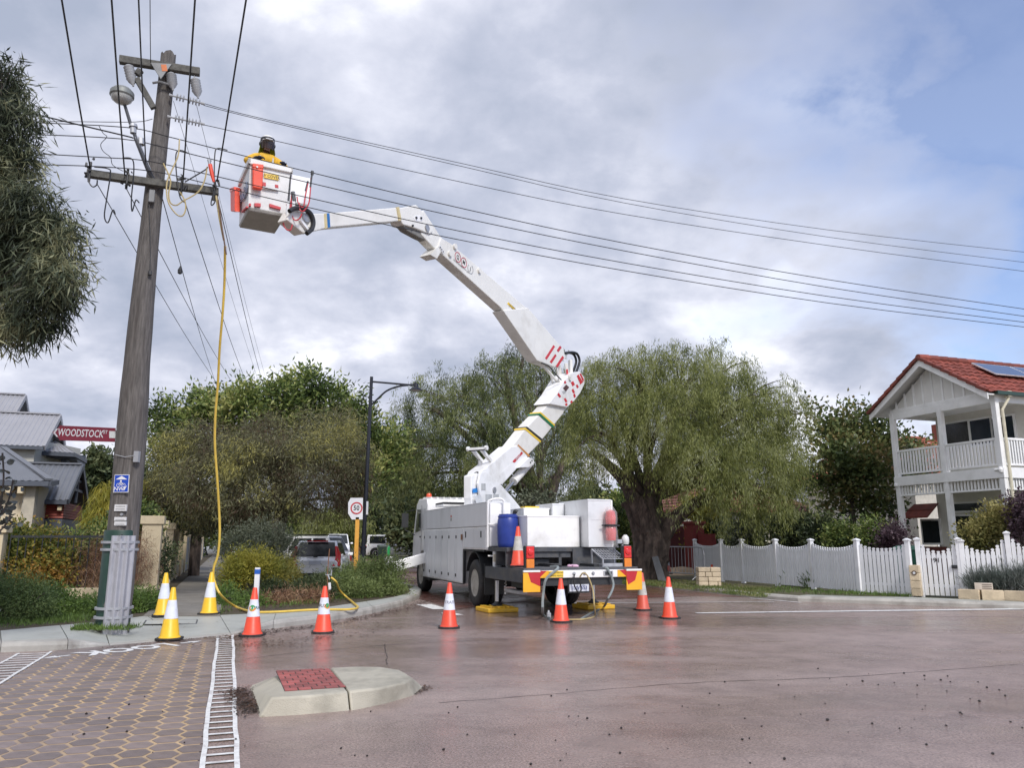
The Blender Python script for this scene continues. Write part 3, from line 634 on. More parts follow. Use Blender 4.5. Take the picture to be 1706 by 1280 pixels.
sp = build(mb, 'steel_splint', mat('splint_steel', (0.40, 0.40, 0.43), 0.45, 0.35, var=0.12, scale=3, stretch=(2, 2, .5), dirt=(0.27, 0.27, 0.29), dscale=3), pole)
so_ = sp.modifiers.new('sol', 'SOLIDIFY'); so_.thickness = .008
for py in (904, 916, 1013, 1028):
    z = pz(py) - PB.z; mb = MB(); mb.lathe([(.262, z - .020), (.272, z - .018), (.272, z + .018), (.262, z + .020)], PB, 28); build(mb, 'steel_strap', GALV, pole, smooth=True)
mb = MB(); mb.cyl(pf(203, 892, .27), pf(203, 892, .285), .012, .012, 8); build(mb, 'bolt', BLACK, pole)
# number plates
PLT = mat('white_plate', (0.62, 0.62, 0.62), 0.4, var=0.06)
for x0, x1, y0, y1 in ((190, 211, 841, 852), (190, 210, 862, 868), (190, 210, 869.5, 876)):
    mb = MB(); a = pf(x0, y1, .245); b_ = pf(x1, y0, .245); mb.box(a.x, b_.x, a.y, a.y + .03, a.z, b_.z); pp = build(mb, 'number_plate', PLT, pole)
    t = MB(); 
    for k in range(2 if y1 - y0 > 8 else 1):
        zc = lerp(a.z, b_.z, .3 + .4 * k)
        t.quad(V3(a.x + .02, a.y - .002, zc - .006), V3(b_.x - .02, a.y - .002, zc - .006), V3(b_.x - .02, a.y - .002, zc + .006), V3(a.x + .02, a.y - .002, zc + .006))
    build(t, 'printed_line', mat('grey_print', (0.3, 0.3, 0.3), 0.6), pp)
mb = MB(); a = pf(202, 857.5, .245); mb.cyl(a, a + V3(0, .03, 0), .022, .022, 14); build(mb, 'round_tag', GALV, pole)
mb = MB(); mb.tube([pf(192, 758, .23), pf(208, 762, .235), pf(225, 759, .23)], .006, 5); a = pf(229, 762, .18); mb.box(a.x - .04, a.x + .035, a.y - .05, a.y + .02, a.z - .08, a.z + .09); build(mb, 'wire_clip', GALV, pole)
# street name blade
sg = root('street_sign', 'maroon WOODSTOCK ST street name blade with a pointed end, fixed to the timber pole', 'street sign', tuple(pf(150, 735, .1)))
a0 = [pf(99, 711, .1), pf(197, 715.5, .1), pf(197, 735, .1), pf(99, 732, .1), pf(87, 721, .1)]
mb = MB(); mb.prism(a0, V3(0, .02, 0)); build(mb, 'blade', mat('maroon_paint', (0.165, 0.012, 0.03), 0.4, var=0.08), sg)
GRYL = mat('sign_grey_letter', (0.55, 0.55, 0.57), 0.4, var=0.04)
c = (a0[0] + a0[2]) / 2; exs = (a0[1] - a0[0]).normalized(); eys = V3(-exs.z, 0, exs.x)
mb = MB(); text_on(mb, 'WOODSTOCK', .165, pf(134.5, 722.5, .103), exs, eys, .66); build(mb, 'street_lettering', GRYL, sg)
mb = MB(); text_on(mb, 'ST', .075, pf(175.5, 720.5, .103), exs, eys, .9); build(mb, 'suffix_lettering', GRYL, sg)
mb = MB(); q = [pf(182, 718.5, .103), pf(194, 719, .103), pf(194, 730.5, .103), pf(182, 730, .103)]; mb.quad(*q); build(mb, 'emblem_patch', mat('pale_patch', (0.50, 0.52, 0.52), 0.5), sg)
mb = MB(); mb.add([pf(94, 714.5, .103), pf(97, 714.5, .103), pf(91.5, 721.2, .103), pf(97, 728, .103), pf(94, 728, .103), pf(88.7, 721.2, .103)], [(0, 1, 2, 5), (5, 2, 3, 4)]); build(mb, 'arrow', GRYL, sg)
mb = MB(); mb.bar(a0[0] + V3(0, .01, .008), a0[1] + V3(0, .01, .008), .03, .018); mb.bar(a0[3] + V3(0, .01, -.008), a0[2] + V3(0, .01, -.008), .03, .018); build(mb, 'channel', mat('maroon_paint', (0, 0, 0)), sg)
for py in (716, 734): mb = MB(); mb.obox(pf(198, py, .12), V3(.04, 0, 0), V3(0, .03, 0), V3(0, 0, .02)); build(mb, 'bracket', GALV, sg)
# blue bicycle route sign
bs = root('bicycle_sign', 'small blue bicycle route sign lettered NW with a white arrow, on the timber pole', 'sign', tuple(pf(201, 822, .25)))
q = [pf(188.5, 821, .25), pf(213.5, 821, .25), pf(215.5, 791, .25), pf(191, 791, .25)]
mb = MB(); mb.prism(q, V3(0, .012, 0)); build(mb, 'sign_border', WMARK, bs)
q2 = [lerp(p, sum(q, Vector()) / 4, .07) + V3(0, -.002, 0) for p in q]
mb = MB(); mb.prism(q2, V3(0, .005, 0)); build(mb, 'sign_face', mat('sign_blue', (0.01, 0.06, 0.42), 0.4, var=0.04), bs)
def sf(s, t): return lerp(lerp(q2[0], q2[1], s), lerp(q2[3], q2[2], s), t) + V3(0, -.003, 0)
WS = mat('sign_white', (0.75, 0.75, 0.77), 0.45, var=0.03)
mb = MB(); mb.add([sf(.08, .74), sf(.92, .74), sf(.5, .95)], [(0, 1, 2)]); mb.add([sf(.68, .1), sf(.75, .08), sf(.93, .38), sf(.80, .30), sf(.74, .3)], [(0, 1, 2, 3, 4)]); build(mb, 'arrow', WS, bs)
ex_ = (q2[1] - q2[0]).normalized(); mb = MB(); text_on(mb, 'NW', .085, sf(.36, .17), ex_, Z, 1.0); build(mb, 'lettering', WS, bs)
mb = MB()
def ring(cs, ct, r, w=.006, k=14):
    for i in range(k):
        a, b_ = 2 * math.pi * i / k, 2 * math.pi * (i + 1) / k; o = sf(cs, ct)
        f = lambda t, rr: o + ex_ * math.cos(t) * rr + Z * math.sin(t) * rr
        mb.quad(f(a, r), f(b_, r), f(b_, r - w), f(a, r - w))
ring(.3, .40, .03); ring(.68, .40, .03)
for (s0_, t0_, s1_, t1_) in ((.3, .40, .40, .52), (.40, .52, .60, .52), (.60, .52, .68, .40), (.40, .52, .5, .40), (.5, .40, .60, .52), (.40, .52, .38, .57), (.46, .60, .60, .52), (.46, .60, .42, .52)):
    a, b_ = sf(s0_, t0_), sf(s1_, t1_); d = (b_ - a).normalized(); nrm = V3(-d.z, 0, d.x) * .0035; mb.quad(a - nrm, b_ - nrm, b_ + nrm, a + nrm)
ring(.47, .65, .014, .014, 8); build(mb, 'bicycle_symbol', WS, bs)
# street light on the pole
lt = root('street_light', 'old round glass-bowled street light on a bent arm halfway up the timber pole', 'street light', tuple(fp_(205, 168, .2)))
mb = MB(); mb.tube([fp_(256, 300, -.02), fp_(246, 280, .1), fp_(232, 245, .16), fp_(217, 205, .2), fp_(207, 172, .2)], [.035, .035, .03, .027, .025], 8); build(mb, 'arm', DGREY, lt, smooth=True)
lc = fp_(203, 160, .25)
mb = MB(); mb.lathe([(.04, .14), (.13, .13), (.185, .07), (.19, .0), (.175, -.02)], lc, 18); build(mb, 'lamp_head', mat('lamp_grey', (0.19, 0.20, 0.19), 0.5, 0.2, var=0.15), lt, smooth=True)
mb = MB(); mb.lathe([(.17, -.015), (.155, -.07), (.1, -.115), (.03, -.13)], lc, 18); build(mb, 'lens', mat('milky_glass', (0.45, 0.46, 0.44), 0.15, var=0.15), lt, smooth=True)
mb = MB(); mb.cyl(fp_(222, 222, .18), fp_(222, 209, .18), .05, .05, 10); mb.cyl(fp_(222, 212, .18), fp_(222, 207, .18), .07, .06, 10); mb.cyl(fp_(235, 241, .14), fp_(235, 231, .14), .06, .06, 8); mb.bar(fp_(226, 228, .17), fp_(248, 285, .05), .06, .06); build(mb, 'control_gear', GALV, lt)
# ------------------------------------------------------------------ wires: each one a thing
def wire(pts, label, group, r=.0075, name='power_line', mt=None):
    mb = MB(); mb.tube(pts, r, 5); return build(mb, name, mt or CABLE, None, label=label, cat='wire', group=group)
def ext(pts, l): return pts + [pts[-1] + (pts[-1] - pts[-2]).normalized() * l]
GO = 'wires strung overhead from the lower crossarm towards the viewer'
def overhead(ax, ay, tx, lab, r=.011, dz=.35, o=.08):
    A = fp_(ax, ay, o); B = gnd(tx, 0, A.z + dz); wire(ext([A, lerp(A, B, .5) - Z * .02, B], 22), lab, GO, r)
overhead(150, 278, 103, 'thick black overhead wire from the outer end of the lower crossarm, beside the leafy tree', .0125)
overhead(208, 292, 186, 'black overhead wire on the lower crossarm between the street light and its outer end', .0125)
overhead(305, 303, 325, 'black overhead wire on the lower crossarm just past the pole on the truck side', .0125)
overhead(362, 300, 410, 'black overhead wire from the lower crossarm tip nearest the lift bucket', .0125)
overhead(243, 272, 231, 'black overhead wire running down just in front of the pole face', .011)
overhead(251, 104, 250, 'thin overhead wire tied to the topmost crossarm beside the pole top', .007)
GR = 'wires crossing the sky along the main road'
def along(pxs, lab, r=.0085, o=.1, group=GR, e0=0, e1=30):
    pts = [fp_(x, y, o) for x, y in pxs]; pts = smooth(pts, 4)
    if e1: pts = ext(pts, e1)
    if e0: pts = ext(pts[::-1], e0)[::-1]
    wire(pts, lab, group, r)
along([(339, 172), (446, 199.5), (780, 274.5), (1040, 331), (1380, 383), (1706, 420)], 'topmost thin wire crossing the sky above the lift bucket', .006, .0)
along([(339, 175), (446, 202), (780, 279.5), (1040, 338), (1380, 395), (1706, 437)], 'second thin wire crossing the sky, close under the topmost one', .006, .0)
along([(341, 208), (780, 305.7), (1040, 357), (1380, 409), (1706, 452)], 'single thin wire crossing the sky just over the lineworker', .0065, .0)
along([(30, 203), (210, 212), (282, 228), (340, 242.6), (520, 287.7), (780, 349.6), (1040, 405), (1380, 466), (1706, 515)], 'dark wire crossing in front of the lineworker and the bucket rim', e0=25)
along([(40, 223), (200, 231), (272, 245), (340, 262), (560, 315), (780, 365), (1040, 418), (1380, 479), (1706, 527)], 'dark wire crossing in front of the orange pouch on the bucket', e0=25)
along([(45, 255), (167, 262), (230, 266), (276, 274), (340, 289), (560, 340), (780, 388), (1040, 438), (1380, 494), (1706, 537)], 'dark wire crossing the middle of the white bucket', e0=25)
along([(60, 274), (157, 277), (236, 283), (285, 291), (340, 304.5), (560, 356), (780, 402.5), (1040, 451), (1380, 505), (1706, 545)], 'lowest dark wire crossing the sky, passing over the bucket floor and boom', e0=25)
GL = 'wires from the pole towards the leafy tree'
along([(30, 183), (120, 205), (208, 226), (222, 230)], 'thick service cable sagging from the leafy tree to the street light arm', .013, .1, GL, 20, 0)
along([(30, 202), (130, 202.5), (225, 203), (254, 198)], 'thin straight stay wire from the leafy tree to the pole', .006, .1, GL, 20, 0)
GB = 'wires running away from the pole down the side street'
def away(ax, ay, bx, by, lab, r=.008, o=-.1, Y=34.0):
    A = fp_(ax, ay, o); B = at(bx, by, Y); m = lerp(A, B, .5) - Z * .12; wire(ext(smooth([A, m, B], 6), 18), lab, GB, r)
away(161, 305, 362, 640, 'wire dropping from the outer end of the lower crossarm behind the pole foot')
away(210, 313, 388, 640, 'wire running away from the lower crossarm and crossing behind the pole shaft')
away(271, 332, 357, 632, 'wire with a small black damper hanging behind the pole', Y=36)
away(309, 339, 411, 640, 'wire running away from the inner strain clamp beside the yellow loops')
away(361, 323, 437, 636, 'wire running away from the crossarm tip beside the yellow hose')
away(289, 168, 437, 655, 'very thin wire running away from the upper strain insulators', .004)
away(325, 165, 448, 650, 'very thin wire running away from the insulator at the end of the top crossarm', .004)
A, B = fp_(271, 332, -.1), at(357, 632, 36)
# jumper loops hung round the crossarm
JG = 'black jumper loops on the crossarm'
def loop(pxs, lab, r=.011, mt=None, o=.1, name='jumper_cable', cat='cable', group=JG):
    wire(smooth([fp_(x, y, o) for x, y in pxs], 5), lab, group, r, name, mt)
loop([(147, 285), (147, 300), (154, 311), (161, 308), (162, 300)], 'short black jumper loop under the outermost end of the lower crossarm')
loop([(157, 278), (180, 281), (184, 290), (178, 330), (174, 360), (180, 371), (188, 350), (192, 357)], 'long black jumper loop hanging well below the outer half of the crossarm')
loop([(204, 263), (220, 265), (223, 285), (219, 330), (220, 352), (224, 340), (227, 333), (232, 338)], 'black jumper hanging from the wire clamp just outside the pole')
loop([(316, 256), (300, 250), (293, 258), (294, 290), (298, 320), (302, 332), (309, 338)], 'black jumper arched over the crossarm between pole and red clamp')
loop([(379, 250), (363, 247), (358, 256), (357, 300), (360, 312)], 'black jumper arched at the crossarm tip by the red clamp')
loop([(357, 316), (352, 336), (353, 342), (358, 336), (359, 322)], 'small black loop hanging under the crossarm tip')
loop([(165, 210), (172, 222), (178, 228), (168, 240), (172, 252), (184, 262), (188, 275), (205, 285)], 'tangled thin lead between the service cable and the outer crossarm', .006)
TANC = mat('tan_cable', (0.45, 0.36, 0.17), 0.5, var=0.1)
loop([(272, 272), (284, 300), (281, 322), (284, 338), (294, 342), (305, 335), (330, 320), (341, 300), (345, 278)], 'tan earthing cable looped from the pole to the red clamp', .012, TANC, .25, 'earthing_cable', group='tan earthing cables')
loop([(299, 232), (297, 258), (288, 280), (278, 305), (280, 335), (292, 355), (303, 360), (309, 350), (308, 335), (300, 320)], 'tan earthing cable in a long loop below the crossarm', .012, TANC, .3, 'earthing_cable', group='tan earthing cables')
loop([(346, 278), (343, 282), (330, 290), (308, 303)], 'black earthing lead stretched from the red clamp to the crossarm', .012, CABLE, .25, 'earthing_cable')
cl = root('clamp_stick', 'red handled earthing clamp hooked on the crossarm tip', 'clamp', tuple(fp_(355, 300, .2)))
mb = MB(); mb.tube([fp_(350, 274, .2), fp_(353, 290, .2), fp_(356, 303, .2)], [.035, .033, .02], 8); build(mb, 'handle', ORANGE, cl, smooth=True)
mb = MB(); mb.cyl(fp_(349, 274, .2), fp_(348, 266, .2), .018, .03, 8); mb.cyl(fp_(346, 268, .2), fp_(352, 267, .2), .02, .02, 6); build(mb, 'jaw', GALV, cl)
st = root('insulating_stick', 'long brown and tan insulating stick hanging from the crossarm tip with the hose', 'stick', tuple(fp_(377, 430, .12)))
mb = MB(); mb.tube([fp_(360, 326, .12), fp_(366, 365, .12), fp_(373, 400, .12)], .018, 6); build(mb, 'tan_shaft', TANC, st)
mb = MB(); mb.tube([fp_(363.5, 333, .15), fp_(370, 380, .15), fp_(377, 424, .15)], .013, 6); build(mb, 'brown_shaft', mat('brown_stick', (0.10, 0.045, 0.02), 0.5), st)
# damper on the back wire
dp = fp_(300, 449, -3); mb = MB(); mb.lathe([(.02, -.1), (.05, -.08), (.055, 0), (.03, .05), (.01, .1)], onp(300, 450, lerp(A, B, .22), U), 10); build(mb, 'wire_damper', CABLE, None, label='small black damper clipped on a wire running away behind the pole', cat='damper')
# ------------------------------------------------------------------ yellow hose
HOSE = mat('yellow_hose', (0.72, 0.50, 0.09), 0.4, var=0.08)
hp_ = [fp_(375, 410, .1), at(374, 470, 12.9), at(371, 520, 13.1), at(366, 580, 13.4), at(363, 640, 13.7), at(359, 690, 13.9), at(358, 740, 14.1), at(362, 800, 14.3), at(365, 850, 14.5), at(366, 890, 14.6), at(363, 925, 14.7), at(356, 948, 14.75), at(357, 968, 14.8), at(368, 992, 14.7), gnd(392, 1011, .17)] + [gnd(x, y, .16) for x, y in ((420, 1019.5), (460, 1020), (510, 1017), (550, 1016), (580, 1016), (596, 1013))]
E0 = gnd(549, 1004, .12)
hp_ += [gnd(590, 1006, .17), at(578, 996, 18.2), at(566, 984, 18.1), at(560, 970, E0.y), at(552, 963, E0.y)]
mb = MB(); mb.tube(smooth(hp_, 6), .021, 8); build(mb, 'yellow_hose', HOSE, None, smooth=True, label='yellow hose hanging from the crossarm to the ground and along the footpath', cat='hose')
es = root('earth_stake', 'thin rusty earth stake with a clamp bar and white tag, among the bushes', 'earth stake', tuple(E0))
RUST = mat('rusty_rod', (0.22, 0.10, 0.05), 0.7)
mb = MB(); mb.tube([E0, at(545, 962, E0.y), at(549, 915, E0.y)], .010, 6); build(mb, 'rod', RUST, es)
mb = MB(); mb.cyl(at(542, 958, E0.y), at(553, 958, E0.y), .012, .012, 6); mb.cyl(at(552, 960, E0.y), at(552, 951, E0.y), .012, .012, 6); mb.cyl(at(546, 958, E0.y), at(549, 966, E0.y), .02, .015, 6); build(mb, 'clamp_bar', GALV, es)
q = [at(546, 972, E0.y), at(551, 971, E0.y), at(551.5, 983, E0.y), at(547, 984, E0.y)]; mb = MB(); mb.prism(q, V3(0, .02, 0)); build(mb, 'tag', WS, es, bevel=.01)
# ------------------------------------------------------------------ traffic cones
def make_cone(loc, rz, label, group, body, sleeve, h=.7, logo=None, dirty=None, blackbase=True):
    t = root('traffic_cone', label, 'traffic cone', tuple(loc), rz, group)
    mb = MB(); rb = .185; c = [(rb * math.cos(math.radians(45 + 90 * k + o)), rb * math.sin(math.radians(45 + 90 * k + o))) for k in range(4) for o in (-14, 14)]
    mb.prism([V3(x * 1.12, y * 1.12, .0) for x, y in c], V3(0, 0, .03)); build(mb, 'base', RUBBER, t, world=False, bevel=.006)
    R = lambda z: lerp(.138, .030, (z - .03) / (h - .03))
    mb = MB(); mb.lathe([(.155, .03), (.145, .045), (R(.06), .06), (R(h - .01), h - .01), (R(h) - .004, h)], n=24); build(mb, 'body', body, t, world=False, smooth=True)
    z0, z1 = h * .40, h * .755
    mb = MB(); mb.lathe([(R(z0) + .001, z0), (R(z0) + .0035, z0 + .002), (R(z1) + .0035, z1 - .002), (R(z1) + .001, z1)], n=24); sl_ = build(mb, 'sleeve', sleeve, t, world=False, smooth=True)
    if logo:
        for kind, th, zc, size, mt in logo:
            mb = MB()
            def wrap(x, z):
                r = R(zc + z) + .0055; a = th + x / R(zc); return (math.cos(a) * r, math.sin(a) * r, zc + z)
            if kind == 'disc':
                for a in range(12):
                    p = [(0, 0), (size * math.cos(a * math.pi / 6), size * math.sin(a * math.pi / 6)), (size * math.cos((a + 1) * math.pi / 6), size * math.sin((a + 1) * math.pi / 6))]; mb.add([wrap(*x) for x in p], [(0, 1, 2)])
            elif kind == 'arc':
                for a in range(7):
                    f = lambda k, rr: wrap(rr * math.cos(k * math.pi / 6 + 2.6), rr * math.sin(k * math.pi / 6 + 2.6)); mb.quad(f(a, size), f(a + 1, size), f(a + 1, size * .55), f(a, size * .55))
            else:
                vs, fs = text_geo(kind, size); mb.add([wrap(x, y) for x, y in vs], fs)
            build(mb, 'printed_logo', mt, sl_, world=False)
    return t
GCO, GCY = 'orange and white traffic cones round the truck', 'yellow and white cones on the footpath'
GRN = mat('logo_green', (0.05, 0.32, 0.10), 0.5); DGR = mat('logo_teal', (0.02, 0.10, 0.09), 0.5); LOR = mat('logo_orange', (0.8, 0.25, 0.02), 0.5)
cam_a = lambda p: math.atan2(-p.y, -p.x)
p = gnd(420, 1060); make_cone(p, 0, 'clean orange cone with a green round logo, standing before the blue-capped white post', GCO, ORANGE, REFL, .72, [('disc', cam_a(p) - .28, .42, .045, GRN), ('arc', cam_a(p) - .28, .42, .052, LOR), ('TRAFF', cam_a(p) + .95, .42, .062, DGR)])
p = gnd(538, 1055); make_cone(p, .25, 'orange cone with dark UX print and a green logo, beside the earth stake', GCO, ORANGE, REFL, .72, [('disc', cam_a(p) + .42, .42, .04, GRN), ('arc', cam_a(p) + .42, .42, .05, LOR), ('FFUX', cam_a(p) - .75, .42, .07, BLKTXT)])
p = gnd(748, 1047); make_cone(p, .1, 'orange cone printed TRAFF alone on the road before the truck flank', GCO, ORANGE, REFL, .74, [('TRAFF', cam_a(p), .42, .068, mat('grey_logo_print', (0.22, 0.22, 0.28), 0.5))])
p = gnd(935, 1037); make_cone(p, .5, 'orange cone on the road behind the truck number plate, straps around it', GCO, ORANGE, REFL, .76)
p = gnd(1071, 1017); make_cone(p, .2, 'faded orange cone with a dirty yellowed sleeve, below the truck hazard board', GCO, ORDIRT, REFLD, .77)
p = gnd(1116, 1031); make_cone(p, .3, 'clean orange cone standing farthest out on the road beyond the truck rear', GCO, ORANGE, REFL, .76)
p = gnd(282, 1066, .02); make_cone(p, .15, 'yellow cone at the kerb ramp, nearest the patterned crossing', GCY, CYEL, REFL, .74)
p = gnd(271, 1027, .137); make_cone(p, .4, 'yellow cone half hidden behind the cone on the kerb ramp', GCY, CYEL, REFL, .74)
p = gnd(348, 1024, .137); make_cone(p, .1, 'yellow cone at the mouth of the side footpath beside the hanging hose', GCY, CYEL, REFL, .74)
p = at(1184, 900, 27.2); make_cone(V3(p.x, p.y, .11), .1, 'small far orange cone behind the limestone block at the picket fence', GCO, ORANGE, REFL, .52)
p = gnd(1112, 962, .14); make_cone(V3(p.x, p.y, .25), .1, 'far orange cone with a white top inside the metal barrier', GCO, ORDIRT, REFL, .75)
# post with blue cap
p = gnd(425, 1019, .13); t = root('marker_post', 'slim white marker post with a blue cap behind an orange cone', 'post', tuple(p))
mb = MB(); mb.box(-.045, .045, -.03, .03, 0, .80); build(mb, 'post', WS, t, world=False, bevel=.006)
mb = MB(); mb.box(-.047, .047, -.032, .032, .68, .77); build(mb, 'cap_band', mat('cap_blue', (0.02, 0.11, 0.45), 0.4), t, world=False, bevel=.004)
# ------------------------------------------------------------------ bucket truck
TL = V3(.19, 14.95, 0); RO = TL + V * 1.225; TRZ = math.atan2(V.y, V.x)
trk = root('bucket_truck', 'white lift bucket truck parked on its outriggers with the boom raised over the road', 'truck', tuple(RO), TRZ)
def part(mb, name, mt, parent=None, world=False, **k): return build(mb, name, mt, parent or trk, world=world, **k)
mb = MB()
for x in (-.42, .42): mb.box(x - .05, x + .05, .25, 9.7, .72, .98)
for y in (.5, 2.2, 3.17, 4.6, 6.6, 8.54): mb.box(-.5, .5, y - .05, y + .05, .68, .9)
mb.cyl((-.9, 3.17, .52), (.9, 3.17, .52), .11); mb.cyl((-.9, 8.54, .52), (.9, 8.54, .52), .08); mb.lathe([(.05, -.25), (.22, -.15), (.22, .15), (.05, .25)], (0, 3.17, .52), 12, V3(1, 0, 0))
part(mb, 'chassis_frame', BLACK)
# wheels
def wheel(x, y, side, dual=False):
    o = []
    for k in range(2 if dual else 1):
        xo = x + side * -.29 * k; mb = MB(); R_ = .51
        pr = [(.29, -.115), (.40, -.135), (.47, -.13), (.50, -.105), (R_, -.085), (R_, -.03), (R_ - .012, -.025), (R_ - .012, -.012), (R_, -.006), (R_, .03), (R_ - .012, .035), (R_ - .012, .045), (R_, .05), (R_, .085), (.50, .105), (.47, .13), (.40, .135), (.29, .115)]
        mb.lathe(pr, (xo, y, .51), 40, V3(1, 0, 0), False); tw = part(mb, 'tyre', RUBBER, smooth=True)
        mb = MB(); sd_ = side
        pr = [(.295, .10), (.30, .118), (.27, .105), (.25, .06), (.215, .03 if not dual else .02), (.14, .03 if not dual else .01), (.13, .10 if not dual else .05), (.09, .12 if not dual else .075), (.03, .125 if not dual else .08)]
        mb.lathe(pr, (xo, y, .51), 28, V3(sd_, 0, 0)); rm = part(mb, 'rim', mat('pale_rim', (0.36, 0.345, 0.31), 0.5, var=.15, dirt=(0.22, 0.20, 0.17), dscale=5), tw, smooth=True)
        mb = MB()
        for a in range(8):
            t = a * math.pi / 4; c = V3(xo + sd_ * (.03 if not dual else -.03), y + math.cos(t) * .175, .51 + math.sin(t) * .175); mb.cyl(c, c + V3(sd_ * .04, 0, 0), .017, .014, 6)
        part(mb, 'wheel_bolt', GALV, tw)
wheel(-1.07, 3.17, -1, True); wheel(1.07, 3.17, 1, True); wheel(-1.06, 8.54, -1); wheel(1.06, 8.54, 1)
for s in (-1, 1):
    mb = MB(); mb.box(s * 1.2 - (.44 if s > 0 else 0), s * 1.2 + (0 if s > 0 else .44), 2.40, 2.425, .30, .95); part(mb, 'mud_flap', BLACK)
    mb = MB(); xx = s * 1.0
    arc = [V3(xx - .2, 3.17 + .62 * math.cos(t), .55 + .64 * math.sin(t)) for t in [math.pi * k / 10 for k in range(11)]]
    for i in range(10): mb.bar(arc[i] + V3(.2, 0, 0), arc[i + 1] + V3(.2, 0, 0), .42, .02)
    part(mb, 'mudguard', BLACK)
# decks
mb = MB(); mb.box(-1.2, 1.2, .95, 8.0, 1.22, 1.30); part(mb, 'deck', DGREY)
mb = MB(); mb.box(-1.2, 1.2, 0.0, 1.0, .86, .93); mb.box(-1.22, -.98, .03, 2.3, .66, .9); part(mb, 'rear_step', DGREY, bevel=.006)
mb = MB(); mb.box(-1.2, -.62, 1.0, 1.04, .93, 1.22); mb.box(-.62, .20, 1.0, 1.04, 1.10, 1.22); mb.box(.22, 1.2, .93, .98, .93, 1.27); mb.box(-.06, .0, 1.0, 1.05, .93, 1.2); mb.box(-1.2, 1.2, 1.6, 1.65, .93, 1.22); part(mb, 'headboard', DGREY)
mb = MB(); mb.box(-1.19, -.58, .985, .999, 1.265, 1.30); part(mb, 'deck_edge', mat('worn_yellow_edge', (0.45, 0.28, 0.05), 0.6, var=0.2))
mb = MB(); mb.box(-.55, -.22, 1.1, 1.5, .931, 1.08); mb.box(-.45, -.2, .5, .9, .931, .99); part(mb, 'tool_tray', BLACK, bevel=.02)
# side lockers, both flanks
def side(s):
    X0, X1 = (-1.225, -.72) if s < 0 else (.72, 1.225); xf = s * 1.225
    mb = MB(); mb.box(X0 if s < 0 else X0 + .005, X1 if s < 0 else X1 - .005, 4.02, 8.05, .45, 1.735); mb.box(X0, X1, 2.16, 4.02, 1.24, 1.735); bd = part(mb, 'locker_body', WHITE, bevel=.008)
    x_o = xf + s * .018; xa, xb = min(x_o, xf - s * .45), max(x_o, xf - s * .45)
    for y0, y1 in ((2.14, 5.15), (5.16, 8.06)):
        mb = MB(); mb.box(xa, xb, y0, y1, 1.742, 2.24); mb.box(xa - .005, xb + .005, y0, y1, 2.242, 2.262); part(mb, 'top_locker', GREYB, bevel=.012)
    for k in range(6):
        y0 = 4.05 + k * (8.03 - 4.05) / 6; y1 = y0 + (8.03 - 4.05) / 6 - .045
        mb = MB(); xs = (xf, xf + s * .016); mb.box(min(xs), max(xs), y0, y1, .475, 1.70); d = part(mb, 'locker_door', GREYB, bevel=.006)
        for z in (.62, 1.52):
            xx = (xf + s * .016, xf + s * .024); mb = MB(); mb.box(min(xx), max(xx), y1 - .13, y1 - .05, z - .035, z + .035); part(mb, 'latch', BLACK, d)
    mb = MB(); xs = (xf, xf + s * .015); mb.box(min(xs), max(xs), 2.22, 3.95, 1.27, 1.70); d = part(mb, 'locker_door', GREYB, bevel=.006)
    for y in (2.55, 3.75): xx = (xf + s * .014, xf + s * .024); mb = MB(); mb.box(min(xx), max(xx), y - .03, y + .03, 1.50, 1.64); part(mb, 'latch', BLACK, d)
    mb = MB(); xs = (xf - s * .05, xf + s * .004); mb.box(min(xs), max(xs), 2.35, 4.0, 1.20, 1.238); mb.box(min(xs), max(xs), 3.93, 4.01, .46, 1.2); mb.box(min(xs), max(xs), 4.02, 8.03, .43, .449); part(mb, 'arch_trim', BLACK)
side(-1); side(1)
mb = MB(); mb.box(-1.246, -1.2435, 4.98, 5.12, 1.90, 2.06); sk = part(mb, 'warning_sticker', mat('sticker_white', (0.6, 0.58, 0.56), 0.5)); mb = MB(); mb.box(-1.248, -1.2465, 4.99, 5.11, 2.0, 2.05); part(mb, 'sticker_print', mat('sticker_red', (0.45, 0.1, 0.08), 0.5), sk); mb = MB(); mb.box(-1.248, -1.2465, 5.0, 5.1, 1.915, 1.985); part(mb, 'sticker_print', mat('sticker_grey', (0.25, 0.25, 0.27), 0.5), sk)
mb = MB(); mb.box(-1.262, -1.243, 4.02, 4.1, 1.45, 1.58); part(mb, 'rusty_latch', RUST)
for x in (-.75,): 
    mb = MB(); mb.box(-1.21, -.74, 2.02, 2.135, 1.31, 2.23); part(mb, 'end_panel', WHITE, bevel=.02)
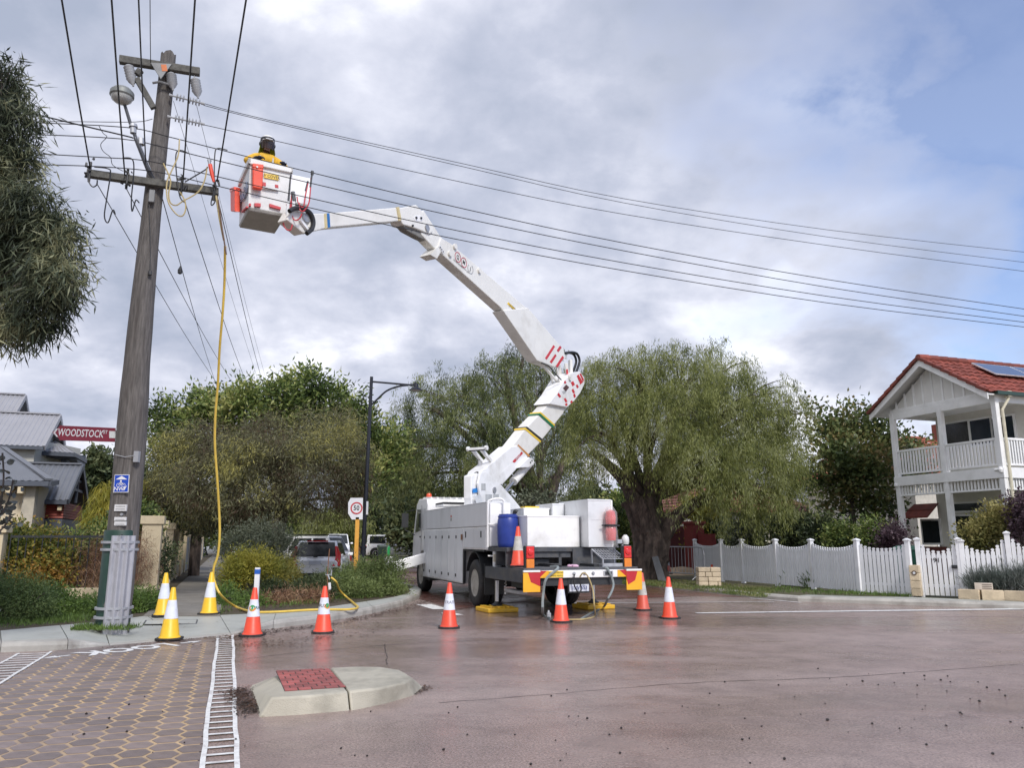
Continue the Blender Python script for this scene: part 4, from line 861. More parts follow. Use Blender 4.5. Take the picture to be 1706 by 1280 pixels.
# cab
CABP = [(8.22, .72), (8.22, 2.45), (8.32, 2.62), (9.35, 2.66), (9.62, 2.52), (10.0, 1.65), (10.06, 1.3), (10.06, .62), (9.15, .62), (9.12, .9), (8.98, 1.1), (8.6, 1.14), (8.3, 1.05)]
mb = MB(); mb.prism([V3(-1.10, y, z) for y, z in CABP], V3(2.2, 0, 0)); cab = part(mb, 'cab', WHITE, bevel=.06)
for s in (-1, 1):
    x = s * 1.104
    mb = MB(); mb.prism([V3(x, 9.0, 1.72), V3(x, 9.72, 1.66), V3(x, 9.48, 2.35), V3(x, 9.02, 2.35)], V3(s * .006, 0, 0)); part(mb, 'side_window', GLASS, cab)
    mb = MB(); mb.prism([V3(x, 8.42, 1.72), V3(x, 8.84, 1.72), V3(x, 8.84, 2.35), V3(x, 8.42, 2.35)], V3(s * .006, 0, 0)); part(mb, 'quarter_panel', ALU, cab, bevel=.004)
    mb = MB(); mb.box(min(x, x + s * .004), max(x, x + s * .004), 8.90, 8.915, .95, 2.45); mb.box(min(x, x + s * .02), max(x, x + s * .02), 8.98, 9.1, 1.52, 1.56); part(mb, 'door_seam', DGREY, cab)
    mb = MB(); mb.tube([V3(s * 1.1, 9.75, 2.35), V3(s * 1.38, 9.95, 2.3), V3(s * 1.38, 9.95, 1.75), V3(s * 1.1, 9.8, 1.6)], .014, 6); mb.box(s * 1.38 - .1, s * 1.38 + .1, 9.93, 9.98, 1.82, 2.25); part(mb, 'wing_mirror', BLACK, cab)
mb = MB(); mb.prism([V3(-.98, 9.66, 2.45), V3(.98, 9.66, 2.45), V3(1.0, 10.0, 1.68), V3(-1.0, 10.0, 1.68)], V3(0, .012, .006)); part(mb, 'windscreen', GLASS, cab)
mb = MB(); mb.box(-.35, .75, 8.205, 8.218, 1.95, 2.36); part(mb, 'rear_window', mat('green_glass', (0.03, 0.05, 0.04), 0.08), cab, bevel=.003)
mb = MB(); mb.box(-.42, .82, 8.212, 8.219, 1.9, 2.41); part(mb, 'window_seal', BLACK, cab)
mb = MB()
for k in range(11): mb.cyl((-.95 + k * .19, 8.35, 2.645), (-.95 + k * .19, 9.3, 2.68), .035, .035, 8)
part(mb, 'roof_rib', WHITE, cab)
for x, y in ((-.85, 9.1), (.75, 9.0)):
    mb = MB(); mb.lathe([(.09, 2.66), (.09, 2.70)], (x, y, 0), 14); mb2 = MB(); mb2.lathe([(.085, 2.70), (.085, 2.77), (.06, 2.82), (.02, 2.83)], (x, y, 0), 14)
    bq = part(mb, 'beacon_base', BLACK, cab); part(mb2, 'beacon', mat('beacon_lens', (0.7, 0.09, 0.03), 0.2, coat=.4), cab, smooth=True)
mb = MB(); mb.box(-1.0, -.78, 8.08, 8.2, 1.0, 2.1); mb.cyl((-.95, 8.14, .9), (-.95, 8.14, 1.75), .07, .07, 10); part(mb, 'air_intake', DGREY)
mb = MB(); mb.box(-.9, .9, 9.95, 10.12, .45, .72); mb.box(-1.15, -.75, 7.55, 8.3, .35, .75); part(mb, 'lower_bumper', BLACK, bevel=.02)
mb = MB(); mb.box(-.9, -.35, 7.2, 8.0, 2.12, 2.2); mb.box(-.95, -.35, 7.0, 7.9, 2.36, 2.42); mb.box(-.9, -.82, 7.1, 7.2, 2.2, 2.36); part(mb, 'boom_cradle', WHITE, bevel=.01)
mb = MB(); mb.box(-.95, -.35, 6.98, 7.88, 2.425, 2.47); part(mb, 'cradle_pad', BLACK)
# outriggers
def rear_leg(s):
    x = s * 1.1; y = 1.86
    mb = MB(); mb.box(x - .075, x + .075, y - .07, y + .07, .70, 1.22); lg = part(mb, 'outrigger', GREYB, bevel=.008)
    mb = MB(); mb.cyl((x, y, .62), (x, y, .72), .062, .062, 12); mb.box(x - .09, x + .09, y - .08, y + .08, 1.22, 1.30); part(mb, 'leg_collar', BLACK, lg)
    mb = MB(); mb.cyl((x, y, .17), (x, y, .7), .042, .042, 14); part(mb, 'piston', STEEL, lg, smooth=True)
    mb = MB(); mb.lathe([(.12, .118), (.12, .135), (.06, .17), (.045, .2)], (x, y, 0), 14); part(mb, 'foot', BLACK, lg)
    mb = MB()
    for k in range(3): mb.cyl((x - .02 + s * .0, y - .072, .8 + k * .15), (x - .02, y - .078, .8 + k * .15), .02, .02, 8)
    part(mb, 'bolt', BLACK, lg)
rear_leg(-1); rear_leg(1)
mb = MB()
for k in range(13): mb.lathe([(.016, -.004), (.022, 0), (.016, .004)], (-1.0 + .02 * (k % 2), 1.62 + .01 * (k % 3), .78 - k * .034), 8, V3(1, .2 * (k % 2), 0) if k % 2 else V3(0, 1, 0))
part(mb, 'chain', STEEL)
# front outrigger slanting out of the flank
mb = MB(); a, b_ = V3(-1.0, 7.85, 1.02), V3(-2.22, 7.78, .70); mb.bar(a, b_, .2, .27); ob = part(mb, 'outrigger', WHITE, bevel=.012)
mb = MB(); mb.cyl(lerp(a, b_, .72) + V3(0, -.10, 0), lerp(a, b_, .72) + V3(0, -.112, 0), .05, .05, 14); part(mb, 'beam_hole', BLACK, ob)
mb = MB(); mb.bar(a + V3(-.2, -.103, .04), b_ + V3(.1, -.103, .04), .012, .02); part(mb, 'beam_rib', WHITE, ob)
mb = MB(); mb.box(-2.36, -2.16, 7.68, 7.88, .42, 1.0); part(mb, 'leg_box', WHITE, ob, bevel=.015)
mb = MB(); mb.box(-2.31, -2.22, 7.674, 7.679, .62, .78); part(mb, 'red_reflector', RED, ob)
mb = MB(); mb.cyl((-2.26, 7.78, .12), (-2.26, 7.78, .5), .05, .05, 10); mb.lathe([(.16, .118), (.16, .14), (.05, .18)], (-2.26, 7.78, 0), 12); part(mb, 'piston', STEEL, ob)
# rear bar with hazard boards, lights, plate
mb = MB(); mb.box(-.86, .86, -.06, .02, .745, .885); bar = part(mb, 'rear_bumper', WHITE, bevel=.01)
mb = MB()
for x in (-.20, .02, .2): mb.cyl((x, -.068, .82), (x, -.06, .82), .035, .035, 12); mb.cyl((x, -.085, .82), (x, -.068, .82), .018, .018, 10)
mb.box(.42, .62, -.075, -.06, .775, .865); part(mb, 'coupling', GALV, bar)
mb = MB(); mb.box(.45, .59, -.082, -.0755, .785, .85); part(mb, 'coupling_socket', BLACK, bar)
HZY = mat('hazard_yellow', (0.85, 0.42, 0.02), 0.45, var=0.05); HZR = mat('hazard_red', (0.48, 0.02, 0.03), 0.4, var=0.06)
for s in (-1, 1):
    xo, xi = s * 1.235, s * .90; X0, X1 = min(xo, xi), max(xo, xi)
    mb = MB(); mb.box(X0, X1, -.085, -.065, .50, .86); hb = part(mb, 'hazard_board', HZY)
    mb = MB(); mb.box(X0, X1, -.1, -.06, .861, .895); part(mb, 'board_cap', WHITE, hb)
    mb = MB(); f = lambda u, v: V3(lerp(xi, xo, u) if s > 0 else lerp(xo, xi, 1 - u) , -.089, lerp(.50, .86, v))
    mb.prism([f(.0, .98), f(.72, .98), f(.55, .5), f(.1, .28), f(.0, .6)] if s > 0 else [f(.0, .98), f(.72, .98), f(.55, .5), f(.0, .28)], V3(0, .003, 0)); part(mb, 'red_chevron', HZR, hb)
    mb = MB(); xa = s * .90; xb = s * .72; mb.box(min(xa, xb), max(xa, xb), -.066, -.061, .75, .88); hb2 = part(mb, 'hazard_strip', HZY, bar)
    mb = MB(); mb.prism([V3(xa, -.0685, .88), V3(lerp(xa, xb, .8), -.0685, .88), V3(xa, -.0685, .76)], V3(0, .0015, 0)); part(mb, 'red_chevron', HZR, bar)
    xc = s * 1.03; mb = MB(); mb.box(xc - .10, xc + .10, .10, .2, .90, 1.34); lb = part(mb, 'lamp_housing', BLACK, bevel=.012)
    mb = MB(); mb.box(xc - .08, xc + .08, .07, .099, 1.10, 1.33); part(mb, 'red_lamp', REDLENS, lb, bevel=.02)
    mb = MB(); mb.lathe([(.06, 0), (.055, .02), (.02, .03)], (xc, .07, 1.22), 16, V3(0, -1, 0)); part(mb, 'red_lens', REDLENS, lb, smooth=True)
    mb = MB(); mb.box(xc - .08, xc + .08, .072, .099, .92, 1.095); part(mb, 'amber_lamp', AMBER, lb, bevel=.015)
mb = MB(); mb.box(-.72, -.42, -.066, -.0615, .755, .875); yk = part(mb, 'bumper_sticker', YSTK)
for k, tx in enumerate(('DO NOT OVERTAKE', 'TURNING VEHICLE')):
    mb = MB(); text_on(mb, tx, .034, V3(-.57, -.0675, .842 - k * .055), V3(1, 0, 0), Z, .95); part(mb, 'lettering', BLKTXT, yk)
mb = MB(); mb.box(-.28, .12, -.03, -.015, .49, .62); pl_ = part(mb, 'number_plate', mat('plate_white', (0.62, 0.65, 0.72), 0.4, var=0.04)); mb = MB(); text_on(mb, '1IXV 553', .098, V3(-.08, -.032, .553), V3(1, 0, 0), Z, .88); part(mb, 'lettering', mat('plate_blue', (0.02, 0.04, 0.20), 0.5), pl_)
mb = MB(); mb.box(-.3, .14, -.012, .04, .46, .745); mb.box(-.85, .85, .0, .35, .60, .74); part(mb, 'under_bumper', BLACK)
mb = MB(); mb.box(-.98, -.86, .1, 1.3, .52, .70); part(mb, 'step_bracket', BLACK); mb = MB(); mb.box(-1.08, -.9, .6, 1.4, .42, .48); part(mb, 'step_plate', GALV)
# grab rail and ladder
mb = MB(); X = -.92; mb.tube(smooth([V3(X - .34, 2.0, 1.3), V3(X - .34, 2.0, 2.15), V3(X - .30, 1.99, 2.28), V3(X - .1, 1.96, 2.32), V3(X, 1.95, 2.26), V3(X, 1.95, 2.1), V3(X, 1.9, .93)], 4), .022, 8)
for z in (1.12, 1.78): mb.tube([V3(X, 1.93, z), V3(X - .34, 1.98, z)], .017, 6)
part(mb, 'grab_rail', WHITE, smooth=True)
mb = MB(); mb.box(-1.22, -1.1, 1.74, 1.76, 1.0, 1.16); part(mb, 'control_plate', mat('cream_plate', (0.6, 0.56, 0.45), 0.5))
# white lockers on the deck
def locker(x0, x1, y0, y1, z0, z1, mt=WHITE, seam=None):
    mb = MB(); mb.box(x0, x1, y0, y1, z0, z1); o = part(mb, 'deck_locker', mt, bevel=.012)
    if seam:
        mb = MB(); mb.box(x0 - .006, x1 + .006, y0 - .006, y1 + .006, seam, seam + .012); part(mb, 'lid_seam', ALU, o)
    mb = MB(); mb.box(x0 - .008, x1 + .008, y0 - .008, y1 + .008, z1 - .02, z1 + .012); part(mb, 'lid', mt, o, bevel=.006)
    return o
locker(-.72, .44, 1.06, 1.85, 1.302, 1.93)
locker(.47, .99, .70, 2.2, 1.302, 2.26, ALU, 1.86)
locker(-.45, .15, 2.0, 2.9, 1.302, 2.12)
locker(.18, .46, 1.9, 2.9, 1.302, 2.22, ALU)
mb = MB(); mb.box(.985, 1.03, .69, 2.2, 1.302, 2.26); part(mb, 'locker_side', WHITE, bevel=.01)
mb = MB(); mb.box(-.38, -.05, 2.1, 2.4, 2.135, 2.17); part(mb, 'yellow_label', YSTK)
# wire cage step on the rear deck
mb = MB(); c0, c1 = .50, 1.0
for x in (c0, c1):
    for y in (.12, .62): mb.bar(V3(x, y, .93), V3(x, y, 1.08 if y < .5 else 1.26), .025, .025)
    mb.bar(V3(x, .12, 1.08), V3(x, .62, 1.26), .025, .025); mb.bar(V3(x, .12, .98), V3(x, .62, .98), .02, .02)
for k in range(9):
    x = lerp(c0, c1, k / 8); mb.bar(V3(x, .12, 1.08), V3(x, .62, 1.26), .01, .01)
for k in range(7):
    t = k / 6; mb.bar(V3(c0, .12 + .5 * t, 1.085 + .18 * t), V3(c1, .12 + .5 * t, 1.085 + .18 * t), .01, .01)
mb.box(c0, c1, .12, .135, .935, 1.0); part(mb, 'wire_step', GALV)
mb = MB(); mb.cyl((1.03, .3, .93), (1.03, .3, 1.36), .02, .02, 8); mb.box(.90, 1.0, .25, .32, 1.38, 1.46); part(mb, 'lamp_post', GALV)
mb = MB(); mb.lathe([(.06, 1.36), (.075, 1.42), (.07, 1.5), (.03, 1.55)], (1.1, .3, 0), 12); part(mb, 'work_lamp', mat('lamp_cover', (0.6, 0.6, 0.58), 0.3), smooth=True)
# ------------------------------------------------------------------ turret and boom (one vertical working plane)
T = V3(-.44, 20.4, 0); J = V3(-4.0, 14.2, 0); DB = (J - T).normalized(); NB = V3(-DB.y, DB.x, 0)
if NB.dot(-T) < 0: NB = -NB
def bp(px, py, o=0.0): return onp(px, py, T + NB * o, NB)
def bo(px, py, o=0.0): return bp(px, py) + NB * o
def boom(poly, hw, name, mt, parent=None, bevel=.02, inner=0.0):
    q = [bp(x, y, hw) for x, y in poly]; mb = MB(); mb.prism(q, -NB * (2 * hw - inner)); return build(mb, name, mt, parent or trk, world=True, bevel=bevel)
def decal(polys, o, name, mt, parent=None):
    mb = MB()
    for pl in polys:
        q = [bp(x, y, o) for x, y in pl]; mb.prism(q, -NB * .004)
    return build(mb, name, mt, parent or trk, world=True)
mb = MB(); tz = V3(-.02 + T.x, T.y, 0); mb.cyl(V3(T.x, T.y, 1.3), V3(T.x, T.y, 2.05), .42, .40, 24); build(mb, 'slew_ring', DGREY, trk, world=True)
for o0, o1 in ((.30, .24), (-.24, -.30)):
    q = [bp(x, y, o0) for x, y in ((800.6, 788), (810, 786), (834, 807.5), (853, 828), (873, 853), (875, 872), (806, 872), (801, 832), (797, 806))]
    mb = MB(); mb.prism(q, -NB * .06); tc_ = build(mb, 'turret', WHITE, trk, world=True, bevel=.012)
    if o0 > 0: turret = tc_
mb = MB(); q = [bp(x, y, .20) for x, y in ((785, 793), (796, 788), (801, 832), (806, 872), (792, 872), (785, 830))]; mb.prism(q, -NB * .22); build(mb, 'turret_back', WHITE, trk, world=True, bevel=.02)
decal([[(787.5, 815), (797, 813), (797.5, 820.5), (787.5, 822)]], .229, 'blue_label', mat('blue_label', (0.02, 0.20, 0.55), 0.5), turret)
decal([[(790, 827), (800, 824), (806, 840), (795, 842)]], .305, 'grey_panel', ALU, turret)
decal([[(802, 806), (809, 806), (809, 817.5), (802, 817.5)], [(809, 824), (820, 824), (820, 837), (809, 837)], [(822, 824), (831, 824), (831, 831), (822, 831)]], .305, 'grey_label', mat('grey_label', (0.45, 0.46, 0.46), 0.5), turret)
a = bp(823, 817, .30); mb = MB(); mb.cyl(a, a + NB * .03, .075, .075, 20); build(mb, 'pivot_cap', GALV, turret, world=True)
mb = MB(); mb.tube(smooth([bp(800, 788, .1), bp(791, 790, .1), bp(788, 800, .1), bp(791, 812, .1)], 4), .035, 8); mb.tube(smooth([bp(804, 786, -.05), bp(794, 787, -.05), bp(790, 797, -.05), bp(793, 810, -.05)], 4), .035, 8); build(mb, 'hydraulic_hose', CABLE, trk, world=True, smooth=True)
# lower boom
LB = .20
b0 = boom([(799, 793), (802, 785), (823, 768.5), (851, 744), (862, 742.5), (881, 760), (861, 782), (838, 807.5), (815, 812)], LB, 'boom_base', WHITE, bevel=.03)
decal([[(832, 791), (850, 774.5), (853, 777), (851, 780), (835, 795), (832, 796)]], LB + .006, 'side_panel', WHITE, b0)
# red name label along the boom
decal([[(854, 769), (869, 753), (871.5, 755.5), (858, 771), (856, 771)]], LB + .008, 'red_label', RED, b0)
a, b_ = bp(856.3, 769, LB + .014), bp(869.8, 754.7, LB + .014); ex_ = (b_ - a).normalized(); ey_ = NB.cross(ex_)
mb = MB(); text_on(mb, 'VERSALIFT', .11, (a + b_) / 2, ex_, ey_, .62); build(mb, 'lettering', WS, b0, world=True)
b1 = boom([(853, 744), (876.7, 713), (899, 690), (916, 671), (948, 669), (938, 690), (917, 716), (897, 741), (880, 758.5)], LB - .035, 'boom_stage', CREAMW, bevel=.025)
decal([[(862, 742), (864, 741), (883, 759.5), (881, 761.5)]], LB + .012, 'orange_wiper', mat('orange_wiper', (0.5, 0.22, 0.06), 0.6), b0)
for pts, mt, hw in (([(876, 713), (878, 711), (904, 732), (902, 735)], BLACK, LB - .02), ([(897, 691), (899.5, 688.5), (923.5, 710), (921, 713)], mat('green_band', (0.02, 0.16, 0.07), 0.5), LB - .02), ([(874, 715.5), (876, 713), (902, 735), (900, 737.5)], YSTK, LB - .025), ([(899.5, 688.5), (901, 686.5), (925, 708), (923.5, 710)], YSTK, LB - .025)):
    boom(pts, hw, 'boom_band', mt, b1, bevel=0)
# elbow head with red and white markings
hd = boom([(914, 673), (927, 656), (940, 634), (952, 621), (966, 619), (974, 629), (974, 640), (967, 655), (957, 668), (945, 679)], .26, 'elbow_head', WHITE, bevel=.02)
decal([[(961, 626.5), (964, 624), (971, 637), (967, 641)], [(965.5, 623), (968, 622.5), (973, 633), (971.5, 637)], [(951, 637.5), (955, 635), (958, 641), (954, 644)], [(959.5, 642), (962, 640.5), (964.5, 645), (961.5, 647.5)], [(952.5, 650), (955, 647.5), (958, 654), (955, 656)], [(955, 658), (957.5, 655.5), (959.5, 661), (956.5, 663.5)], [(939.5, 637), (941.5, 634), (944, 638), (941, 640)], [(939.5, 665), (942, 663), (945.5, 669), (942.5, 671)], [(941, 674), (944, 671.5), (946, 674.5), (943.5, 677)], [(950, 670), (952.5, 667), (954.5, 670), (951.5, 672.5)], [(928.5, 658), (931, 654.5), (935, 661), (932.5, 663)]], .266, 'red_marking', RED, hd)
decal([[(938, 647), (943.5, 641), (948.5, 645.5), (943, 652.5)]], .267, 'data_plate', mat('data_plate', (0.10, 0.05, 0.05), 0.5), hd); decal([[(936, 652), (941, 651), (943.5, 654), (939, 657)]], .267, 'grey_label', mat('grey_label', (0, 0, 0)), hd)
a = bp(948.5, 629, .26); mb = MB(); mb.cyl(a, a + NB * .05, .10, .10, 16); a2 = bp(949, 628, .3); mb.cyl(a2, a2 + NB * .03, .03, .03, 8); build(mb, 'pivot_cap', CREAMW, hd, world=True)
for o in (.12, -.12):
    mb = MB(); mb.bar(bo(930, 655, o), bo(921, 610, o), .05, .07); mb.bar(bo(942, 645, o), bo(937, 606, o), .06, .1); build(mb, 'link_arm', CREAMW, trk, world=True, bevel=.01)
for a, b_, w1, w2 in ((bp(912, 672, .0), bp(926, 640, 0), .25, .05), (bp(900, 604, .02), bp(932, 640, .02), .08, .06), (bp(950, 600, .05), bp(951, 628, .05), .16, .09)): mb = MB(); mb.bar(a, b_, w1, w2); build(mb, 'elbow_link', CREAMW, trk, world=True, bevel=.01)
decal([[(943, 616), (946, 615), (947, 623), (944, 624)]], .17, 'red_marking', RED, hd)
mb = MB()
for o in (.14, .02): mb.tube(smooth([bo(935, 590, o), bo(946, 588, o), bo(955, 591, o), bo(959, 602, o), bo(956, 614, o), bo(952, 624, o)], 5), .042, 8)
build(mb, 'hydraulic_hose', CABLE, trk, world=True, smooth=True)
mb = MB(); mb.tube(smooth([bp(902, 605, .25), bp(914, 610, .25), bp(924, 622, .25), bp(935, 633, .25)], 4), .018, 6); build(mb, 'hydraulic_hose', CABLE, trk, world=True)
# lift cylinder under the lower boom
mb = MB(); mb.cyl(bp(884, 770, 0), bp(855, 803, 0), .115, .115, 18); build(mb, 'lift_cylinder', CREAMW, trk, world=True, smooth=True)
mb = MB(); mb.cyl(bp(855, 803, 0), bp(838, 824, 0), .055, .055, 14); build(mb, 'cylinder_rod', STEEL, trk, world=True, smooth=True)
boom([(863, 780), (882, 762), (889, 766), (889, 774), (882, 779)], .27, 'cylinder_bracket', WHITE, bevel=.015)
mb = MB()
for x, y in ((883.5, 771), (886, 768)): a = bp(x, y, .27); mb.cyl(a, a + NB * .015, .025, .025, 10)
build(mb, 'bolt', BLACK, trk, world=True)
# boom rest fork
mb = MB()
for o in (.13, -.13): mb.bar(bo(816, 776, o), bo(795, 750, o), .075, .075)
mb.bar(bo(795, 748, .24), bo(795, 748, -.24), .09, .06); mb.cyl(bo(795, 747.5, .24), bo(795, 747.5, .30), .06, .06, 8); mb.cyl(bo(795, 747.5, -.24), bo(795, 747.5, -.30), .06, .06, 8); mb.bar(bo(806, 782, -.1), bo(804, 768, -.1), .06, .06); build(mb, 'boom_rest', WHITE, trk, world=True)
mb = MB(); mb.bar(bo(794.6, 750.8, .22), bo(794.6, 750.8, -.22), .07, .02); build(mb, 'rest_pad', BLACK, trk, world=True)
# upper boom
UB = .15
u0 = boom([(838, 517), (880, 513), (938, 581), (943, 596), (925, 612), (895, 601)], UB + .03, 'upper_boom_base', CREAMW, bevel=.02)
u1 = boom([(728, 416), (735, 396), (752, 406), (882, 517), (900, 538), (880, 560), (838, 516)], UB, 'upper_boom', CREAMW, bevel=.02)
decal([[(908, 597), (922, 575), (925, 577.5), (911, 599.5)], [(916, 603), (925, 590), (927.5, 592.5), (919, 606)], [(926, 610), (937, 593), (940, 596), (929, 612.5)], [(927.5, 584), (933, 576), (936, 579), (930.5, 587)]], UB + .036, 'red_marking', RED, u0)
decal([[(845, 506), (847, 503.5), (864, 519), (862, 523)]], UB + .006, 'yellow_label', YSTK, u1)
a, b_ = bp(846.5, 506, UB + .011), bp(862.5, 520.5, UB + .011); ex_ = (b_ - a).normalized(); ey_ = NB.cross(ex_)
mb = MB(); text_on(mb, 'LV COVER', .13, (a + b_) / 2, ex_, ey_, .72); build(mb, 'lettering', BLKTXT, u1, world=True)
LOGR = mat('logo_red_ring', (0.45, 0.04, 0.07), 0.5); LOGG = mat('logo_grey', (0.35, 0.36, 0.38), 0.5)
for (x, y), mt, ch in (((763, 428.5), LOGR, 'Q'), ((773, 437.5), LOGR, 'M'), ((784, 448), LOGG, 'J')):
    c = bp(x, y, UB + .007); mb = MB(); r = .135
    for i in range(20):
        f = lambda k, rr: c + ex_ * math.cos(k * math.pi / 10) * rr + ey_ * math.sin(k * math.pi / 10) * rr
        if mt is LOGG and 3 < i < 8: continue
        mb.quad(f(i, r), f(i + 1, r), f(i + 1, r * .85), f(i, r * .85))
    lg = build(mb, 'logo_ring', mt, u1, world=True); mb = MB(); text_on(mb, ch, .15, c + NB * .001, ex_, ey_); build(mb, 'lettering', BLKTXT, u1, world=True)
c = bp(768.5, 443.5, UB + .008); mb = MB(); text_on(mb, 'ACCESS EQUIPMENT PTY LTD', .055, c, ex_, ey_, .95); build(mb, 'lettering', BLKTXT, u1, world=True)
for x, y in ((757, 411), (748.5, 423), (797.5, 451)): a = bp(x, y, UB); mb = MB(); mb.cyl(a, a + NB * .05, .075, .07, 14); build(mb, 'slide_pad', CREAMW, u1, world=True)
mb = MB(); q = [bp(x, y, UB + .01) for x, y in ((717, 424), (733, 408), (738, 413), (728, 431))]; mb.prism(q, -NB * (2 * UB + .02)); build(mb, 'tube_collar', CREAMW, u1, world=True)
decal([[(731, 410), (734, 408), (741, 420), (738, 423)]], UB + .02, 'guide_plate', WHITE, u1)
mb = MB()
for k in range(3): a = bp(733.5 + k * 2.3, 412 + k * 3.6, UB + .02); mb.cyl(a, a + NB * .01, .018, .018, 8)
build(mb, 'bolt', BLACK, u1, world=True)
u2 = boom([(694, 360), (706, 350), (735, 395), (745, 404), (733, 420), (722, 412), (703, 392)], UB - .03, 'upper_boom_stage', CREAMW, bevel=.02)
kn = boom([(663.5, 347), (693.5, 341), (702, 350), (714, 370), (722, 386), (716, 390), (690, 379), (672, 374), (667, 366)], UB + .01, 'boom_knuckle', CREAMW, bevel=.02)
boom([(668, 372), (690, 380), (716, 392), (726, 408), (700, 396), (678, 384)], .10, 'knuckle_shade', mat('boom_shadow_grey', (0.20, 0.195, 0.18), 0.6), kn)  # dark piece: the shade under the knuckle is put into its colour
mb = MB()
for x, y, r in ((693, 363, .028), (701, 363.5, .028), (687, 376, .025)): a = bp(x, y, UB + .014); mb.cyl(a, a + NB * .03, r, r, 12)
build(mb, 'bolt', BLACK, kn, world=True)
a = bp(711, 380, UB + .01); mb = MB(); mb.cyl(a, a + NB * .03, .085, .08, 18); build(mb, 'pivot_cap', GALV, kn, world=True)
mb = MB(); q = [bp(x, y, UB + .015) for x, y in ((688, 362), (693, 358.5), (701, 359), (706, 363), (702, 368), (692, 368))]; mb.prism(q, -NB * .01); build(mb, 'pin_plate', WHITE, kn, world=True)
# jib
JB = .155
jb = boom([(520, 356), (548, 355), (664, 345.5), (667, 358), (667, 368), (548, 379), (522, 386), (514, 378)], JB, 'jib', CREAMW, bevel=.02)
boom([(544.5, 355.5), (549, 355), (550.5, 378), (546, 379.5)], JB + .008, 'boom_band', mat('blue_band', (0.03, 0.16, 0.42), 0.5), jb, bevel=0); boom([(540, 356), (544.5, 355.5), (546, 379.5), (541.5, 381)], JB + .006, 'boom_band', mat('cream_band', (0.62, 0.52, 0.28), 0.5), jb, bevel=0)
boom([(661, 345), (665, 344.5), (669, 366), (665, 368)], JB + .02, 'boom_band', mat('cream_band', (0, 0, 0)), jb, bevel=0)
tip = boom([(486, 352), (496, 350), (516, 356), (524, 372), (520, 386), (506, 389), (488, 374), (478, 366)], .13, 'jib_tip', CREAMW, bevel=.02)
mb = MB(); mb.tube(smooth([bp(482, 352, .2), bp(492, 347, .2), bp(508, 349, .2), bp(518, 357, .2), bp(522, 370, .2), bp(519, 382, .2), bp(511, 389, .2)], 4), .045, 8); build(mb, 'hydraulic_hose', CABLE, trk, world=True, smooth=True)
a = bp(509, 363, .13); mb = MB(); mb.cyl(a, a + NB * .04, .10, .09, 16); build(mb, 'pivot_cap', GALV, tip, world=True)
mb = MB(); mb.bar(bp(500, 366, .16), bp(512, 382, .16), .05, .05); build(mb, 'tip_link', WHITE, tip, world=True)
# bucket
Nn = at(412.5, 344, 13.6); ZF = Nn.z
Rr_ = gnd(475, 356, ZF); er = (Rr_ - Nn).normalized(); el = V3(-er.y, er.x, 0)
WR, WL = .72, 1.0; ZT = onp(417, 267, Nn, FRONT).z
def bk(a, b_, z, s=1.0):
    c = Nn + er * WR / 2 + el * WL / 2; q = c + er * (a - .5) * WR * s + el * (b_ - .5) * WL * s; return V3(q.x, q.y, z)
BKW = mat('bucket_fibreglass', (0.74, 0.74, 0.73), 0.4, var=0.03, dirt=(0.60, 0.60, 0.58), dscale=2)
mb = MB(); S0, S1 = .97, 1.05
lo = [bk(0, 0, ZF, S0), bk(1, 0, ZF, S0), bk(1, 1, ZF, S0), bk(0, 1, ZF, S0)]; hi = [bk(0, 0, ZT, S1), bk(1, 0, ZT, S1), bk(1, 1, ZT, S1), bk(0, 1, ZT, S1)]
li = [bk(0, 0, ZF + .04, S0 - .05), bk(1, 0, ZF + .04, S0 - .05), bk(1, 1, ZF + .04, S0 - .05), bk(0, 1, ZF + .04, S0 - .05)]; hi2 = [bk(0, 0, ZT, S1 - .05), bk(1, 0, ZT, S1 - .05), bk(1, 1, ZT, S1 - .05), bk(0, 1, ZT, S1 - .05)]
mb.add(lo + hi + hi2 + li, [(3, 2, 1, 0), (12, 13, 14, 15)] + [(i, (i + 1) % 4, 4 + (i + 1) % 4, 4 + i) for i in range(4)] + [(4 + i, 4 + (i + 1) % 4, 8 + (i + 1) % 4, 8 + i) for i in range(4)] + [(8 + i, 8 + (i + 1) % 4, 12 + (i + 1) % 4, 12 + i) for i in range(4)])
bkt = build(mb, 'bucket', BKW, trk, world=True, bevel=.015)
mb = MB()
for i in range(4):
    a, b_ = [bk(*p, ZT - .045, S1 + .03) for p in (((0, 0), (1, 0), (1, 1), (0, 1))[i], ((0, 0), (1, 0), (1, 1), (0, 1))[(i + 1) % 4])]; d = (b_ - a).normalized(); mb.bar(a - d * .03, b_ + d * .03, .06, .12)
build(mb, 'bucket_rim', BKW, bkt, world=True, bevel=.015)
mb = MB(); mb.hexa([bk(*p, ZF - .06, .93) for p in ((0, 0), (1, 0), (1, 1), (0, 1))] + [bk(*p, ZF - .001, 1.0) for p in ((0, 0), (1, 0), (1, 1), (0, 1))]); build(mb, 'bucket_floor', mat('bucket_floor_grey', (0.40, 0.39, 0.36), 0.6), bkt, world=True, bevel=.015)
fr_n = -el; fl_n = -er       # outward normals of the two faces in view
PR = bk(.5, 0, (ZF + ZT) / 2, 1.0) + fr_n * .035; PLf = bk(0, .5, (ZF + ZT) / 2, 1.0) + fl_n * .035
def fR(px, py, o=0): return onp(px, py, PR + fr_n * o, fr_n)
def fL(px, py, o=0): return onp(px, py, PLf + fl_n * o, fl_n)
def plate(pts, n, th, name, mt, par=None, bev=0): mb = MB(); mb.prism(pts, -n * th); return build(mb, name, mt, par or bkt, world=True, bevel=bev)
ly = plate([fR(440, 288), fR(464.5, 292.5), fR(464, 300), fR(440, 295.5)], fr_n, .03, 'yellow_label', YSTK)
